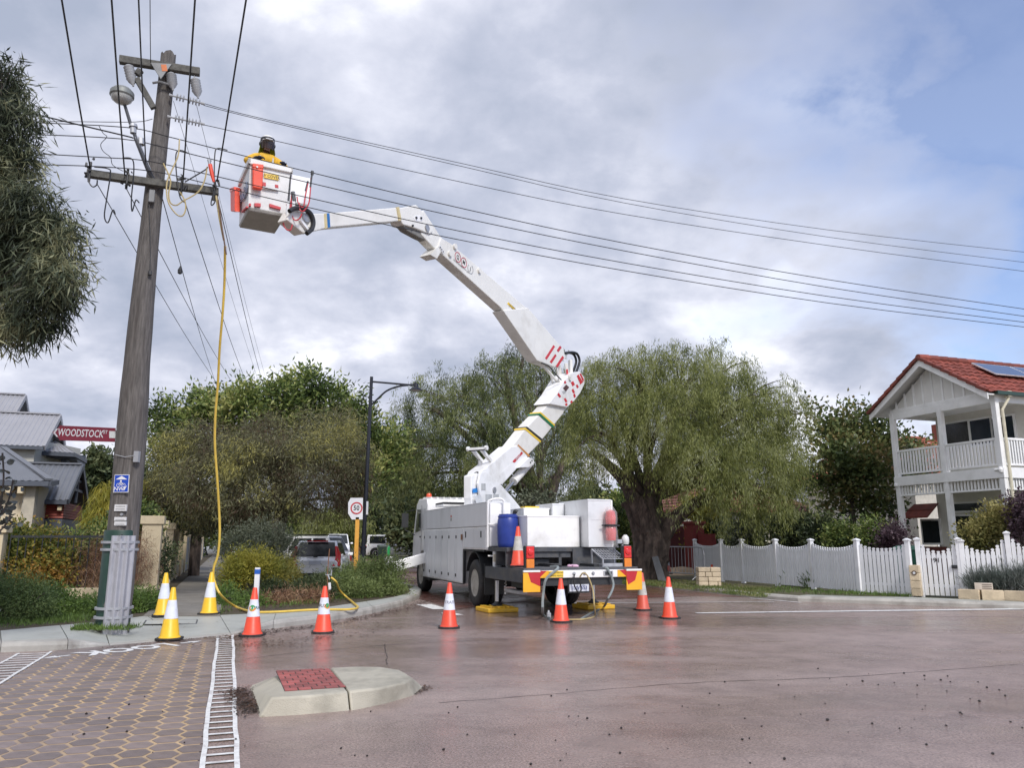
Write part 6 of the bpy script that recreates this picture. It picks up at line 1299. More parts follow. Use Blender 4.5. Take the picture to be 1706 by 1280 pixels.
for sa, sb_ in ((sA, sLe), (sA, sRe)):
    a, b_ = hpos(sa, FO, roofz(sa) - .03), hpos(sb_, FO, roofz(sb_) - .03); mb = MB(); mb.prism([a, b_, b_ - Z * .20, a - Z * .22], V * .045); build(mb, 'barge_board', HWHITE, hs, bevel=.004)
    a, b_ = hpos(sa, FO + .05, roofz(sa) - .06), hpos(sb_, FO + .05, roofz(sb_) - .06); mb = MB(); mb.prism([a, b_, b_ - Z * .03, a - Z * .03], V * 6.5); build(mb, 'soffit', HWHITE, hs)
# tiled roof: each tile of the slope over the road
TW_, TLN = .30, .34; dn = (hpos(sRe, 0, roofz(sRe)) - hpos(sA, 0, roofz(sA))); slope = dn.length; dn.normalize(); up_n = dn.cross(V).normalized(); up_n = up_n if up_n.z > 0 else -up_n
tmb = MB(); vs = []; 
for y, lift in ((0, .012), (TLN + .05, .045)):
    for i in range(5): x = (i / 4 - .5) * TW_; vs.append((x, y, lift + .022 * math.cos(i / 4 * 2 * math.pi)))
tmb.add(vs + [(x, y, z - .018) for x, y, z in vs], [(i, i + 1, i + 6, i + 5) for i in range(4)] + [(10 + i + 5, 10 + i + 6, 10 + i + 1, 10 + i) for i in range(4)] + [(5 + i, 6 + i, 16 + i, 15 + i) for i in range(4)] + [(0, 5, 15, 10), (4, 14, 19, 9)])
TME = tmb.mesh('roof_tile', TILE)
R3 = Matrix((V, dn, up_n)).transposed().to_4x4(); nr = int(slope / TLN)
for r_ in range(nr):
    for c_ in range(21):
        M = Matrix.Translation(hpos(sA, FO + .1 + c_ * TW_, roofz(sA)) + dn * (slope * r_ / nr) + up_n * random.uniform(0, .012)) @ R3; inst(TME, 'roof_tile', hs, M)
# far slope as one sheet, ridge caps and verge tiles
mb = MB(); a, b_ = hpos(sA, FO, roofz(sA)), hpos(sLe, FO, roofz(sLe)); mb.prism([a, b_, b_ + Z * .07, a + Z * .07], V * 7); build(mb, 'far_slope', TILE, hs)
for c_ in range(15): p0 = hpos(sA, FO - .02 + c_ * .42, roofz(sA) + .05); mb = MB(); mb.cyl(p0, p0 + V * .44, .11, .125, 10); build(mb, 'ridge_cap', TILE, hs)
for sa, sb_, n_ in ((sA, sLe, 8), (sA, sRe, 8)):
    for j in range(n_):
        s0_, s1_ = lerp(sa, sb_, j / n_), lerp(sa, sb_, (j + 1.08) / n_); a, b_ = hpos(s0_, FO - .02, roofz(s0_) + .05), hpos(s1_, FO - .02, roofz(s1_) + .085); mb = MB(); mb.bar(a - Z * .03, b_ - Z * .03, .14, .09, up=Z); build(mb, 'verge_tile', TILE, hs)
# solar panels
def rp(b, dd, lift=.14): return hpos(sA, b, roofz(sA)) + dn * dd + up_n * lift
SOL = mat('solar_glass', (0.03, 0.05, 0.11), 0.08, var=.1, coat=.5)
for j in range(3):
    a = 1.3 + j * 1.72; mb = MB(); mb.hexa([rp(a, .45), rp(a + 1.68, .45), rp(a + 1.68, 1.45), rp(a, 1.45), rp(a, .45, .18), rp(a + 1.68, .45, .18), rp(a + 1.68, 1.45, .18), rp(a, 1.45, .18)]); sp_ = build(mb, 'solar_panel', ALU, hs)
    mb = MB(); mb.quad(rp(a + .03, .48, .183), rp(a + .03, 1.42, .183), rp(a + 1.65, 1.42, .183), rp(a + 1.65, .48, .183)); build(mb, 'solar_glass', SOL, sp_)
# gutter and downpipe
mb = MB(); a = hpos(sRe - .06, FO + .3, roofz(sRe) - .02); mb.bar(a, a + V * 6, .12, .11); build(mb, 'gutter', mat('dark_green_trim', (0.02, 0.05, 0.035), 0.4), hs)
CRP = mat('cream_pipe', (0.62, 0.58, 0.44), 0.5); mb = MB(); a = hpos(sRe, .35, roofz(sRe) - .05)
mb.tube([a, a - Z * .12, hpos(-.13, .12, zBmb - .25), hpos(-.13, .12, 1.2)], .045, 8); mb.obox(a + Z * .02, U * .08, V * .08, Z * .09); build(mb, 'downpipe', CRP, hs)
# walls behind the verandah, with windows
WALLH = mat('house_wall_cream', (0.70, 0.68, 0.62), 0.75, var=.04); BK = 2.0; sWL = (onp(1563, 745, CR + V * BK, V) - CR).dot(U)
mb = MB(); mb.hexa([hpos(*p, z) for z in (zDb + .16, zBm + .3) for p in ((.25, BK), (sWL, BK), (sWL, 6.5), (.25, 6.5))]); build(mb, 'upper_wall', WALLH, hs)
mb = MB(); mb.hexa([hpos(*p, z) for z in (.15, zDb + .05) for p in ((.25, BK - .2), (sL + .15, BK - .2), (sL + .15, 6.5), (.25, 6.5))]); build(mb, 'lower_wall', WALLH, hs)
mb = MB(); mb.hexa([hpos(*p, z) for z in (zBm - .02, zBm + .0) for p in ((0, 0), (sL, 0), (sL, 6), (0, 6))]); build(mb, 'verandah_ceiling', HWHITE, hs)
def window(plane_b, pxs, nm='window', pane=GLASS, fw=.07):
    a, b_, = onp(pxs[0], pxs[1], CR + V * plane_b, V), onp(pxs[2], pxs[3], CR + V * plane_b, V)
    s0_, s1_ = sorted(((a - CR).dot(U), (b_ - CR).dot(U))); z0, z1 = sorted((a.z, b_.z))
    mb = MB(); mb.hexa([hpos(s, b, z) for z in (z0 - fw, z1 + fw) for s, b in ((s0_ - fw, plane_b - .05), (s1_ + fw, plane_b - .05), (s1_ + fw, plane_b + .01), (s0_ - fw, plane_b + .01))]); w_ = build(mb, nm, HWHITE, hs)
    mb = MB(); mb.hexa([hpos(s, b, z) for z in (z0, z1) for s, b in ((s0_, plane_b - .06), (s1_, plane_b - .06), (s1_, plane_b - .04), (s0_, plane_b - .04))]); build(mb, 'pane', pane, w_); return w_
DRP = mat('dark_curtain_glass', (0.022, 0.017, 0.016), 0.12, var=.5, scale=12, stretch=(6, 6, .3))
window(BK, (1577, 744, 1613, 702), pane=DRP); window(BK, (1622, 742, 1650, 697), pane=mat('blue_dark_glass', (0.018, 0.025, 0.04), 0.07)); window(BK, (1659, 740, 1688, 693), pane=mat('blue_dark_glass', (0, 0, 0)))
lw = BK - .2
window(lw, (1588, 852, 1640, 838), 'transom'); wd = window(lw, (1600, 935, 1624, 860), 'glass_door'); window(lw, (1590, 930, 1596, 862), 'side_light')
window(lw, (1541, 905, 1553, 868)); window(lw, (1557, 905, 1565, 868))
mb = MB(); a, b_ = [onp(x, y, CR + V * lw, V) for x, y in ((1513, 920), (1578, 912))]; sa, sb_ = (a - CR).dot(U), (b_ - CR).dot(U); mb.hexa([hpos(s, b, z) for z in (.15, a.z + .2) for s, b in ((sb_, lw - .02), (sa, lw - .02), (sa, lw + .01), (sb_, lw + .01))]); build(mb, 'brick_dado', mat('dark_red_brick', (0.16, 0.05, 0.04), 0.8, var=.3, scale=14), hs)
# tiled window hood
a, b_, c_, e_ = [onp(x, y, CR + V * (lw - .05), V) for x, y in ((1523, 842), (1564, 842), (1564, 860), (1512, 862))]
s0_, s1_ = (b_ - CR).dot(U), (a - CR).dot(U); zt_, zb_ = a.z, c_.z - .05
for j in range(2):
    t0, t1 = j / 2, (j + 1.1) / 2
    mb = MB(); f = lambda s, t, dz=0: hpos(s, lw - .05 - .55 * t, lerp(zt_, zb_, t) + dz)
    mb.hexa([f(s0_, t1), f(s1_ + .1 * t1, t1), f(s1_ + .1 * t0, t0), f(s0_, t0), f(s0_, t1, .06), f(s1_ + .1 * t1, t1, .06), f(s1_ + .1 * t0, t0, .03), f(s0_, t0, .03)]); build(mb, 'hood_tile', TILE, hs)
mb = MB(); c0 = onp(1642, 855, CR + V * (lw - .15), V); mb.lathe([(.02, .2), (.10, .12), (.08, -.1), (.03, -.16)], c0, 8); mb.bar(c0 + V * .0 + Z * .1, c0 + V * .15 + Z * .1, .03, .03); build(mb, 'wall_lantern', GALV, hs)
mb = MB(); c0 = onp(1641, 871, CR + V * (lw - .03), V); mb.obox(c0, U * .09, V * .015, Z * .13); build(mb, 'wall_plaque', BLACK, hs)
mb = MB(); c0 = hpos(-.02, -.12, zDb + .15); mb.lathe([(.05, -.08), (.07, 0), (.05, .06), (.02, .08)], c0, 10); mb.cyl(c0, c0 - V * .0 + Z * .0 + U * .2, .03, .03, 8); build(mb, 'flood_light', HWHITE, hs); mb = MB(); mb.lathe([(.05, -.06), (.06, 0), (.04, .05)], hpos(sL + .02, -.12, zDb - .05), 10); build(mb, 'flood_light', HWHITE, hs)
# ------------------------------------------------------------------ neighbouring roofs seen between the trees
def hip_house(label, cx_, cy_, w_, dd, hw, hr, wallm, roofm, ang=None, name='house'):
    t = root(name, label, 'house', (cx_, cy_, .1), ang if ang is not None else TRZ); mb = MB(); mb.box(-w_ / 2, w_ / 2, -dd / 2, dd / 2, 0, hw); wl_ = build(mb, 'wall', wallm, t, world=False)
    e = .5; a = [(-w_ / 2 - e, -dd / 2 - e, hw), (w_ / 2 + e, -dd / 2 - e, hw), (w_ / 2 + e, dd / 2 + e, hw), (-w_ / 2 - e, dd / 2 + e, hw)]; r_ = w_ / 2 - dd / 2 if w_ > dd else .3
    # courses of tiles as real steps
    mb = MB(); nst = 14
    for k in range(nst):
        t0, t1 = k / nst, (k + 1) / nst; rg = lambda q, tt: ((lerp(q[0], math.copysign(r_, q[0]), tt)), lerp(q[1], 0, tt))
        lo_ = [(*rg(q, t0), hw + hr * t0 + .03) for q in a]; hi_ = [(*rg(q, t1), hw + hr * t1) for q in a]
        mb.add(lo_ + hi_, [(i, (i + 1) % 4, 4 + (i + 1) % 4, 4 + i) for i in range(4)])
    mb.add([(*q[:2], hw + .03) for q in a] + [(*q[:2], hw - .1) for q in a], [(4 + i, 4 + (i + 1) % 4, (i + 1) % 4, i) for i in range(4)] + [(7, 6, 5, 4)])
    rf = build(mb, 'roof', roofm, t, world=False)
    for x in (-w_ * .3, w_ * .05, w_ * .32):
        mb = MB(); mb.box(x - .6, x + .6, -dd / 2 - .05, -dd / 2 + .02, .9, 2.2); f = build(mb, 'window', HWHITE, t, world=False); mb = MB(); mb.box(x - .52, x + .52, -dd / 2 - .06, -dd / 2 - .04, .98, 2.12); build(mb, 'pane', GLASS, f, world=False)
    mb = MB(); mb.box(w_ * .2, w_ * .2 + .6, -.3, .3, hw + hr * .5, hw + hr + .7); build(mb, 'chimney', mat('red_brick_wall', (0.22, 0.07, 0.05), 0.85, var=.25, scale=12), rf, world=False)
    return t
p = at(1075, 850, 44); hip_house('red tiled house glimpsed behind the big drooping tree and the truck lockers', at(1185, 850, 46).x, 46, 8, 7, 2.9, 2.5, mat('pale_wall', (0.55, 0.52, 0.46), 0.8), mat('far_tile', (0.20, 0.07, 0.05), 0.75, var=.25, scale=6))
p = at(1530, 760, 38); hip_house('orange tiled house seen through the white verandah', p.x + .9, 40, 8, 7, 4.4, 2.2, mat('pale_wall', (0, 0, 0)), mat('far_orange_tile', (0.30, 0.085, 0.04), 0.75, var=.2, scale=6))
p = at(1370, 800, 48); t = hip_house('grey roofed house far behind the garden trees', p.x, 52, 11, 8, 3.6, 2.4, mat('pale_wall', (0, 0, 0)), ZINC)
# ------------------------------------------------------------------ maroon gateway and crowd barrier
MAR = mat('maroon_wall', (0.16, 0.018, 0.018), 0.6, var=.12); MARD = mat('maroon_slat', (0.075, 0.012, 0.02), 0.45, var=.12)
g0, g1 = gnd(1100, 957, .13), gnd(1150, 960, .13); Yg = 34.5
A, B = at(1104, 940, Yg), at(1152, 940, Yg - 2.2); A.z = B.z = .13
mg = root('maroon_gate', 'maroon slatted driveway gate between red pillars behind the metal barrier', 'gate', tuple(lerp(A, B, .5)))
dd = (B - A).normalized(); nn_ = V3(dd.y, -dd.x, 0)
for p, w_, h in ((A - dd * .35, .36, 2.0), (B + dd * .3, .36, 1.95)):
    mb = MB(); mb.obox(p + Z * h / 2, dd * w_, nn_ * .25, Z * h / 2); pi_ = build(mb, 'pillar', MAR, mg, bevel=.01); mb = MB(); mb.obox(p + Z * (h + .05), dd * (w_ + .05), nn_ * .3, Z * .05); build(mb, 'cap', MAR, pi_)
lg = (B - A).length
for k in range(13): mb = MB(); z = .2 + k * .125; mb.bar(A + Z * z, B + Z * z, .03, .10); build(mb, 'slat', MARD, mg)
mb = MB(); mb.bar(A + nn_ * -.03 + Z * 1.0, B + nn_ * -.03 + Z * 1.0, .02, 1.75); build(mb, 'light_stop_panel', MARD, mg)  # added dark panel that stops light showing between the slats
p = at(1163, 940, Yg - 3); mb = MB(); wq = root('garden_wall', 'plain dark red garden wall running back from the maroon gate', 'wall', (B.x + .9, B.y, .1)); mb = MB(); mb.bar(B + dd * .7 + Z * .8, B + dd * 1.7 + Z * .8, .2, 1.5); build(mb, 'wall_panel', MAR, wq)
b0_, b1_ = gnd(1097, 963, .13), gnd(1175, 968, .13)
bar_ = root('crowd_barrier', 'galvanised metal crowd barrier standing before the maroon gate', 'barrier', tuple(lerp(b0_, b1_, .5))); dd = (b1_ - b0_).normalized(); lg = (b1_ - b0_).length
mb = MB(); mb.tube([b0_ + Z * .2, b0_ + Z * 1.08, b1_ - dd * .25 + Z * 1.08] + [b1_ - dd * .25 + V3(dd.x * .25 * math.sin(t), dd.y * .25 * math.sin(t), 1.08 - .25 * (1 - math.cos(t))) for t in (.5, 1.0, 1.57)] + [b1_ + Z * .2, b0_ + Z * .2], .02, 6); build(mb, 'frame', GALV, bar_)
for k in range(14): mb = MB(); p = b0_ + dd * (lg * (k + .5) / 14); mb.cyl(p + Z * .2, p + Z * 1.07, .009, .009, 5); build(mb, 'upright', GALV, bar_)
for s in (.12, .88): mb = MB(); p = lerp(b0_, b1_, s); nn_ = V3(dd.y, -dd.x, 0); mb.tube([p - nn_ * .3 + Z * .02, p + Z * .2, p + nn_ * .3 + Z * .02], .016, 6); build(mb, 'foot', GALV, bar_)
sand = MB(); c = gnd(1130, 957, .13); 
for k in range(3): sand.lathe([(1.0 - .2 * k, 0), (.7 - .15 * k, .16), (.35, .26), (.05, .3)], c + V3(-.5 + .7 * k, .2 * k, -.02), 16)
build(sand, 'sand_pile', soil_mat('pale_sand', (0.30, 0.22, 0.14), (0.36, 0.27, 0.18), (0.26, 0.19, 0.12)), None, kind='stuff', label='pale sand heap behind the metal barrier', smooth=True)
c = gnd(1097, 969, .13); bn = root('dark_board', 'dark weathered board leaning against the big tree trunk', 'board', tuple(c)); mb = MB(); mb.prism([c, c + V3(.26, 0, 0), c + V3(.06, .25, .80), c + V3(-.14, .25, .76)], V3(0, .04, 0)); build(mb, 'panel', DGREY, bn)
# ------------------------------------------------------------------ street lamp, speed sign
LBK = mat('lamp_black', (0.012, 0.014, 0.022), 0.35, var=.1)
lp = gnd(606, 986, .115); lp = V3(at(606, 900, 24).x, 24, .115)
sl_ = root('street_lamp', 'black heritage street lamp with a curved bracket and a bell shaped lantern', 'street lamp', tuple(lp))
def lq(px, py): return onp(px, py, lp, V3(0, 1, 0))
ztp = lq(622, 628).z; mb = MB(); mb.cyl(lp, V3(lp.x, lp.y, 1.2), .085, .08, 14); mb.cyl(V3(lp.x, lp.y, 1.2), V3(lp.x, lp.y, 1.26), .10, .1, 14); mb.cyl(V3(lp.x, lp.y, 1.26), V3(lp.x + .06, lp.y, ztp), .065, .05, 14); build(mb, 'pole', LBK, sl_, smooth=True)
top = V3(lp.x + .05, lp.y, 0); a = V3(top.x, top.y, lq(622, 636).z); b_ = lq(688, 642); mb = MB(); mb.tube([a, b_], .03, 8); mb.tube(smooth([V3(top.x, top.y, lq(622, 677).z), lq(630, 664), lq(645, 651), lq(664, 644), lq(680, 642)], 5), .03, 8); build(mb, 'bracket', LBK, sl_, smooth=True)
c = lq(693, 640); mb = MB(); mb.tube([b_, c + Z * .06, c - Z * .02], .03, 8); mb.lathe([(.05, .02), (.07, 0), (.08, -.1), (.18, -.17), (.20, -.2), (.19, -.205)], c, 18); build(mb, 'lantern', LBK, sl_, smooth=True); mb = MB(); mb.lathe([(.17, -.2), (.12, -.23), (.02, -.24)], c, 16); build(mb, 'lens', mat('milky_glass', (0, 0, 0)), sl_, smooth=True)
sp0 = V3(at(594, 900, 22.6).x, 22.6, .115); ss = root('speed_sign', 'white speed sign with a red ring on an orange-yellow post, partly behind foliage', 'road sign', tuple(sp0))
def sq(px, py, o=0): return onp(px, py, sp0 - V3(0, o, 0), V3(0, 1, 0))
mb = MB(); mb.box(sp0.x - .055, sp0.x + .055, sp0.y, sp0.y + .08, .1, sq(594, 862).z); build(mb, 'post', mat('ochre_post', (0.72, 0.36, 0.06), 0.55, var=.1), ss, bevel=.006)
mb = MB(); mb.prism([sq(580, 856), sq(586, 866), sq(604, 866), sq(604.5, 830), sq(584, 830), sq(580, 838)], V3(0, .03, 0)); bd = build(mb, 'sign_board', WS, ss)
cc = sq(594, 847, .01); mb = MB()
for i in range(28): f = lambda k, r: cc + V3(math.cos(k * math.pi / 14) * r, 0, math.sin(k * math.pi / 14) * r); mb.quad(f(i, .172), f(i + 1, .172), f(i + 1, .137), f(i, .137))
build(mb, 'red_ring', RED, bd); mb = MB(); text_on(mb, '50', .19, cc - V3(0, .002, .0), V3(1, 0, 0), Z, .9); build(mb, 'speed_number', BLKTXT, bd)
p = V3(at(604, 848, 25).x + .02, 24.4, 3.0); 
mb = MB(); c = lq(611.5, 845); mb.box(c.x - .01, c.x + .05, c.y - .08, c.y - .06, lq(611, 858).z, lq(611, 836).z); build(mb, 'side_plate', WS, sl_)
# ------------------------------------------------------------------ cars
CARW = mat('car_white', (0.82, 0.83, 0.84), 0.25, var=.02, coat=.6); CARS = mat('car_silver', (0.55, 0.57, 0.60), 0.25, .3, var=.03, coat=.6); CARR = mat('car_red', (0.45, 0.02, 0.02), 0.25, var=.04, coat=.6); CARG = mat('car_grey', (0.32, 0.33, 0.35), 0.3, .3, var=.03, coat=.5)
HEADL = mat('headlight', (0.6, 0.62, 0.65), 0.1, coat=.5)
def car(label, p, rz, L_, W_, Hh, paint, kind='hatch', group=None, name='parked_car'):
    t = root(name, label, 'car', tuple(p), rz, group); y0, y1 = -L_ / 2, L_ / 2; hw = W_ / 2; zb = .22; belt = Hh * .60
    # body sections along y: (y, half width, z low, z high)
    if kind == 'ute': secs = [(y0, .88, .42, belt * .96), (y0 + .1, .96, .30, belt), (y1 - 1.35, .97, .28, belt), (y1 - 1.25, .97, .28, belt * .98), (y1 - .25, .95, .28, belt * .90), (y1, .82, .36, belt * .72)]
    elif kind == 'hatch': secs = [(y0, .86, .30, belt * .86), (y0 + .12, .96, .24, belt * 1.0), (y0 + .5, 1.0, .22, belt * 1.02), (y1 - 1.15, 1.0, .22, belt), (y1 - .3, .96, .22, belt * .80), (y1, .80, .28, belt * .62)]
    else: secs = [(y0, .88, .34, belt * .9), (y0 + .1, .96, .26, belt), (y1 - 1.2, 1.0, .24, belt), (y1 - .25, .96, .26, belt * .86), (y1, .82, .32, belt * .7)]
    mb = MB(); n = 12; vs = []
    for y, k, zl, zh in secs:
        w_ = hw * k; zm = lerp(zl, zh, .55)
        vs += [(-w_ * .92, y, zl), (-w_ * .98, y, zl + .08), (-w_, y, zm), (-w_ * .97, y, zh - .06), (-w_ * .90, y, zh), (-w_ * .4, y, zh + .02), (w_ * .4, y, zh + .02), (w_ * .90, y, zh), (w_ * .97, y, zh - .06), (w_, y, zm), (w_ * .98, y, zl + .08), (w_ * .92, y, zl)]
    m = len(secs); mb.add(vs, [(i * n + k, i * n + (k + 1) % n, (i + 1) * n + (k + 1) % n, (i + 1) * n + k) for i in range(m - 1) for k in range(n)] + [tuple(range(n)), tuple(range((m - 1) * n, m * n))[::-1]])
    mb.f = [f[::-1] for f in mb.f]; build(mb, 'body', paint, t, world=False, smooth=True)
    # glasshouse
    if kind == 'hatch': g = (y0 + .10, y1 - 1.05, y0 + .55, y1 - 1.9)
    elif kind == 'suv': g = (y0 + .08, y1 - 1.05, y0 + .4, y1 - 1.75)
    elif kind == 'canopy': g = (y0 + .1, y1 - 1.35, y0 + .2, y1 - 2.05)
    else: g = (y1 - 3.15, y1 - 1.3, y1 - 2.85, y1 - 2.0)
    if kind == 'canopy': pass
    a, b_, c_, e_ = g; wb, wt = hw * .90, hw * .74; zb_, zt_ = belt - .01, Hh
    base = [(-wb, a, zb_), (wb, a, zb_), (wb, b_, zb_), (-wb, b_, zb_)]; topq = [(-wt, c_, zt_), (wt, c_, zt_), (wt, e_, zt_), (-wt, e_, zt_)]
    mb = MB(); mb.hexa(base + topq); build(mb, 'cabin', paint, t, world=False, bevel=.05)
    def face(i, j, u0, u1, v0, v1, nm, mt=GLASS, o=.012, par=None):
        B0, B1, T0, T1 = Vector(base[i]), Vector(base[j]), Vector(topq[i]), Vector(topq[j]); nrm = (B1 - B0).cross(T0 - B0).normalized()
        f = lambda u, v: lerp(lerp(B0, B1, u), lerp(T0, T1, u), v) + nrm * o
        mb = MB(); mb.prism([f(u0, v0), f(u1, v0), f(u1, v1), f(u0, v1)], -nrm * .008); return build(mb, nm, mt, t, world=False, bevel=.004)
    face(0, 1, .06, .94, .08, .90, 'rear_window'); face(2, 3, .05, .95, .06, .93, 'windscreen')
    for i, j in ((1, 2), (3, 0)):
        if kind == 'canopy': cuts = ((.06, .42), (.48, .68), (.71, .95))
        elif kind == 'ute': cuts = ((.08, .47), (.51, .93))
        else: cuts = ((.05, .27), (.30, .60), (.63, .95))
        for u0, u1 in cuts:
            if i == 3: u0, u1 = 1 - u1, 1 - u0
            face(i, j, u0, u1, .10, .86, 'side_window')
    for sx_ in (-1, 1):
        for y in (y0 + .8, y1 - .82):
            x = sx_ * hw * .90; r = Hh * .215; mb = MB(); mb.lathe([(r * .6, -.11), (r * .95, -.10), (r, -.05), (r, .05), (r * .95, .10), (r * .6, .11)], (x, y, r), 22, V3(1, 0, 0)); w_ = build(mb, 'wheel', RUBBER, t, world=False, smooth=True)
            mb = MB(); mb.lathe([(r * .62, .10), (r * .58, .115), (r * .2, .09), (r * .12, .12)], (x, y, r), 16, V3(sx_, 0, 0)); build(mb, 'rim', ALU, w_, world=False, smooth=True)
            mb = MB(); xx = sx_ * (hw * .985); mb.lathe([(r * 1.14, -.02), (r * 1.14, .012)], (xx, y, r + .01), 22, V3(sx_, 0, 0)); build(mb, 'wheel_arch', BLACK, t, world=False)
        mb = MB(); mb.obox(V3(sx_ * (hw + .08), b_ - .15, belt + .08), V3(.09, 0, 0), V3(0, .05, 0), V3(0, 0, .06)); build(mb, 'wing_mirror', paint, t, world=False, bevel=.03)
        if kind == 'hatch':
            mb = MB(); X = sx_ * hw * .80; mb.prism([V3(X - .13 * sx_, y0 - .02, belt * .66), V3(X + .14 * sx_, y0 + .02, belt * .66), V3(X + .14 * sx_, y0 + .08, belt * 1.12), V3(X + .0 * sx_, y0 + .16, belt * 1.45), V3(X - .07 * sx_, y0 + .14, belt * 1.45), V3(X - .02 * sx_, y0 + .04, belt * 1.0)], V3(0, .22, .02)); build(mb, 'tail_light', REDLENS, t, world=False, bevel=.015)
            mb = MB(); mb.box(X - .10, X + .10, y0 - .035, y0 + .1, .34, .52); build(mb, 'bumper_vent', BLACK, t, world=False, bevel=.02)
        else:
            mb = MB(); X = sx_ * hw * .84; mb.box(X - .08, X + .08, y0 - .012, y0 + .1, belt * .55, belt * .92); build(mb, 'tail_light', REDLENS, t, world=False, bevel=.012)
        mb = MB(); X = sx_ * hw * .66; mb.box(X - .2, X + .2, y1 - .24, y1 - .005, belt * .54, belt * .72); build(mb, 'headlight', HEADL, t, world=False, bevel=.02)
    mb = MB(); mb.box(-hw * .55, hw * .55, y1 - .12, y1 + .012, belt * .40, belt * .66); build(mb, 'grille', BLACK, t, world=False, bevel=.01); mb = MB(); mb.box(-hw * .8, hw * .8, y1 - .15, y1 + .02, .28, belt * .36); build(mb, 'front_bumper', BLACK if kind == 'ute' else paint, t, world=False, bevel=.03)
    zp = belt * .74 if kind == 'hatch' else belt * .5
    mb = MB(); mb.box(-.20, .20, y0 - .03, y0 + .02, zp, zp + .12); pl2 = build(mb, 'number_plate', mat('plate_white', (0, 0, 0)), t, world=False)
    mb = MB(); mb.box(-hw * .85, hw * .85, y0 - .025, y0 + .1, .26, .34); build(mb, 'rear_diffuser', BLACK, t, world=False)
    if kind == 'hatch':
        mb = MB(); mb.bar(V3(-.3, y0 + .11, belt * 1.08), V3(.25, y0 + .13, belt * 1.12), .02, .02); mb.obox(V3(0, y0 + .05, belt * 1.03), V3(.07, 0, 0), V3(0, .01, 0), V3(0, 0, .035)); build(mb, 'rear_wiper', BLACK, t, world=False)
        mb = MB(); mb.box(-.35, .35, y0 + .42, y0 + .52, Hh - .03, Hh + .01); build(mb, 'brake_light', REDLENS, t, world=False, bevel=.01)
        mb = MB(); mb.box(-.28, .28, y0 + .0, y0 + .03, belt * .98, belt * 1.01); build(mb, 'badge_bar', ALU, t, world=False)
    if kind == 'suv':
        for sx_ in (-1, 1): mb = MB(); mb.bar(V3(sx_ * wt * .95, c_ + .1, Hh + .05), V3(sx_ * wt * .95, e_ - .1, Hh + .05), .04, .04); build(mb, 'roof_rail', BLACK, t, world=False)
    return t
def cg(px, Y): p = at(px, 900, Y); return V3(p.x, Y, .02)
PKG = 'cars parked along the far side of the side street'
car('white hatchback with red tail lights, parked tail out behind the low bushes', cg(538, 28.8), .12, 3.95, 1.72, 1.40, mat('bright_car_white', (0.92, 0.93, 0.94), 0.22, var=.02, coat=.6), 'hatch')
car('silver wagon with black roof rails, parked beside the hatchback behind the grey bush', cg(490, 33.5), 1.35, 4.5, 1.8, 1.58, CARW, 'suv')
car('white pickup facing the viewer just beyond the white hatchback', cg(563, 60), math.pi + .2, 5.2, 1.9, 1.85, CARW, 'ute', PKG)
car('red car parked behind the white pickup, only its roof in view', cg(529, 72), 1.2, 4.4, 1.8, 1.65, CARR, 'suv', PKG)
car('white pickup with a canopy, side on between the lamp post and the truck cab', cg(658, 64), -1.15, 5.2, 1.85, 1.82, CARW, 'canopy', PKG)
car('grey wagon parked tail out behind the white canopy pickup', cg(626, 68), -.75, 4.6, 1.8, 1.66, CARG, 'suv', PKG)
car('small white car far down the side footpath', cg(372, 70), 1.0, 4.2, 1.75, 1.45, CARW, 'suv', PKG)
bin_(cg(637, 52) + V3(0, 0, .05), .3, 'dark green wheelie bin far down the side street before the canopy pickup', mat('bin_dark', (0.012, 0.03, 0.022), 0.5))
p = cg(648, 50); mb = MB(); mb.box(p.x - .08, p.x + .08, p.y, p.y + .1, .0, 1.0); mb.cyl(p + V3(0, .05, 1.0), p + V3(0, .05, 1.06), .07, .03, 8); build(mb, 'green_post', mat('bright_green', (0.02, 0.30, 0.08), 0.5), None, label='short bright green post beside the far wheelie bin', cat='post')
# low pale fence far down the street
t = root('railing', 'pale metal railing far down the street between the lamp post and the white pickup', 'railing', tuple(cg(585, 75)))
for k in range(16): p = cg(575 + k * 1.6, 75); mb = MB(); mb.cyl(p, p + Z * 1.2, .025, .025, 5); build(mb, 'upright', GALV, t)
mb = MB(); mb.bar(cg(574, 75) + Z * 1.2, cg(601, 75) + Z * 1.2, .05, .05); build(mb, 'rail', GALV, t)
# ------------------------------------------------------------------ garden walls beside the footpath
W0 = gnd(247, 993, .13); WN = -V
gwall = root('garden_wall', 'cream rendered garden wall with capped piers running along the side footpath', 'wall', tuple(W0 + U * 4))
pier_u = [0, 2.5, 5.6, 8.4, 11.2, 14.0]
def wpt(u, v, z): return W0 + U * u + V * v + Z * z
for i, u in enumerate(pier_u):
    w_, h = (.22, 1.78) if i == 0 else (.15, 1.72)
    mb = MB(); mb.obox(wpt(u + .2, -.05, h / 2), U * .2, V * w_, Z * h / 2); pi_ = build(mb, 'pier', CREAM, gwall, bevel=.01); mb = MB(); mb.obox(wpt(u + .2, -.05, h + .02), U * .25, V * (w_ + .05), Z * .10); build(mb, 'cap', CREAM, pi_, bevel=.01)
    if i + 1 < len(pier_u):
        a, b_ = u + .42, pier_u[i + 1] - .02; mb = MB(); mb.obox(wpt((a + b_) / 2, -.05, .28), U * (b_ - a) / 2, V * .09, Z * .28); build(mb, 'wall_panel', CREAM, gwall)
        if i >= 2:
            for k in range(9): q = wpt(lerp(a, b_, (k + .5) / 9), -.05, 0); mb = MB(); mb.obox(q + Z * 1.05, U * .10, V * .015, Z * .48); build(mb, 'board', mat('grey_white_board', (0.50, 0.49, 0.46), 0.7), gwall)
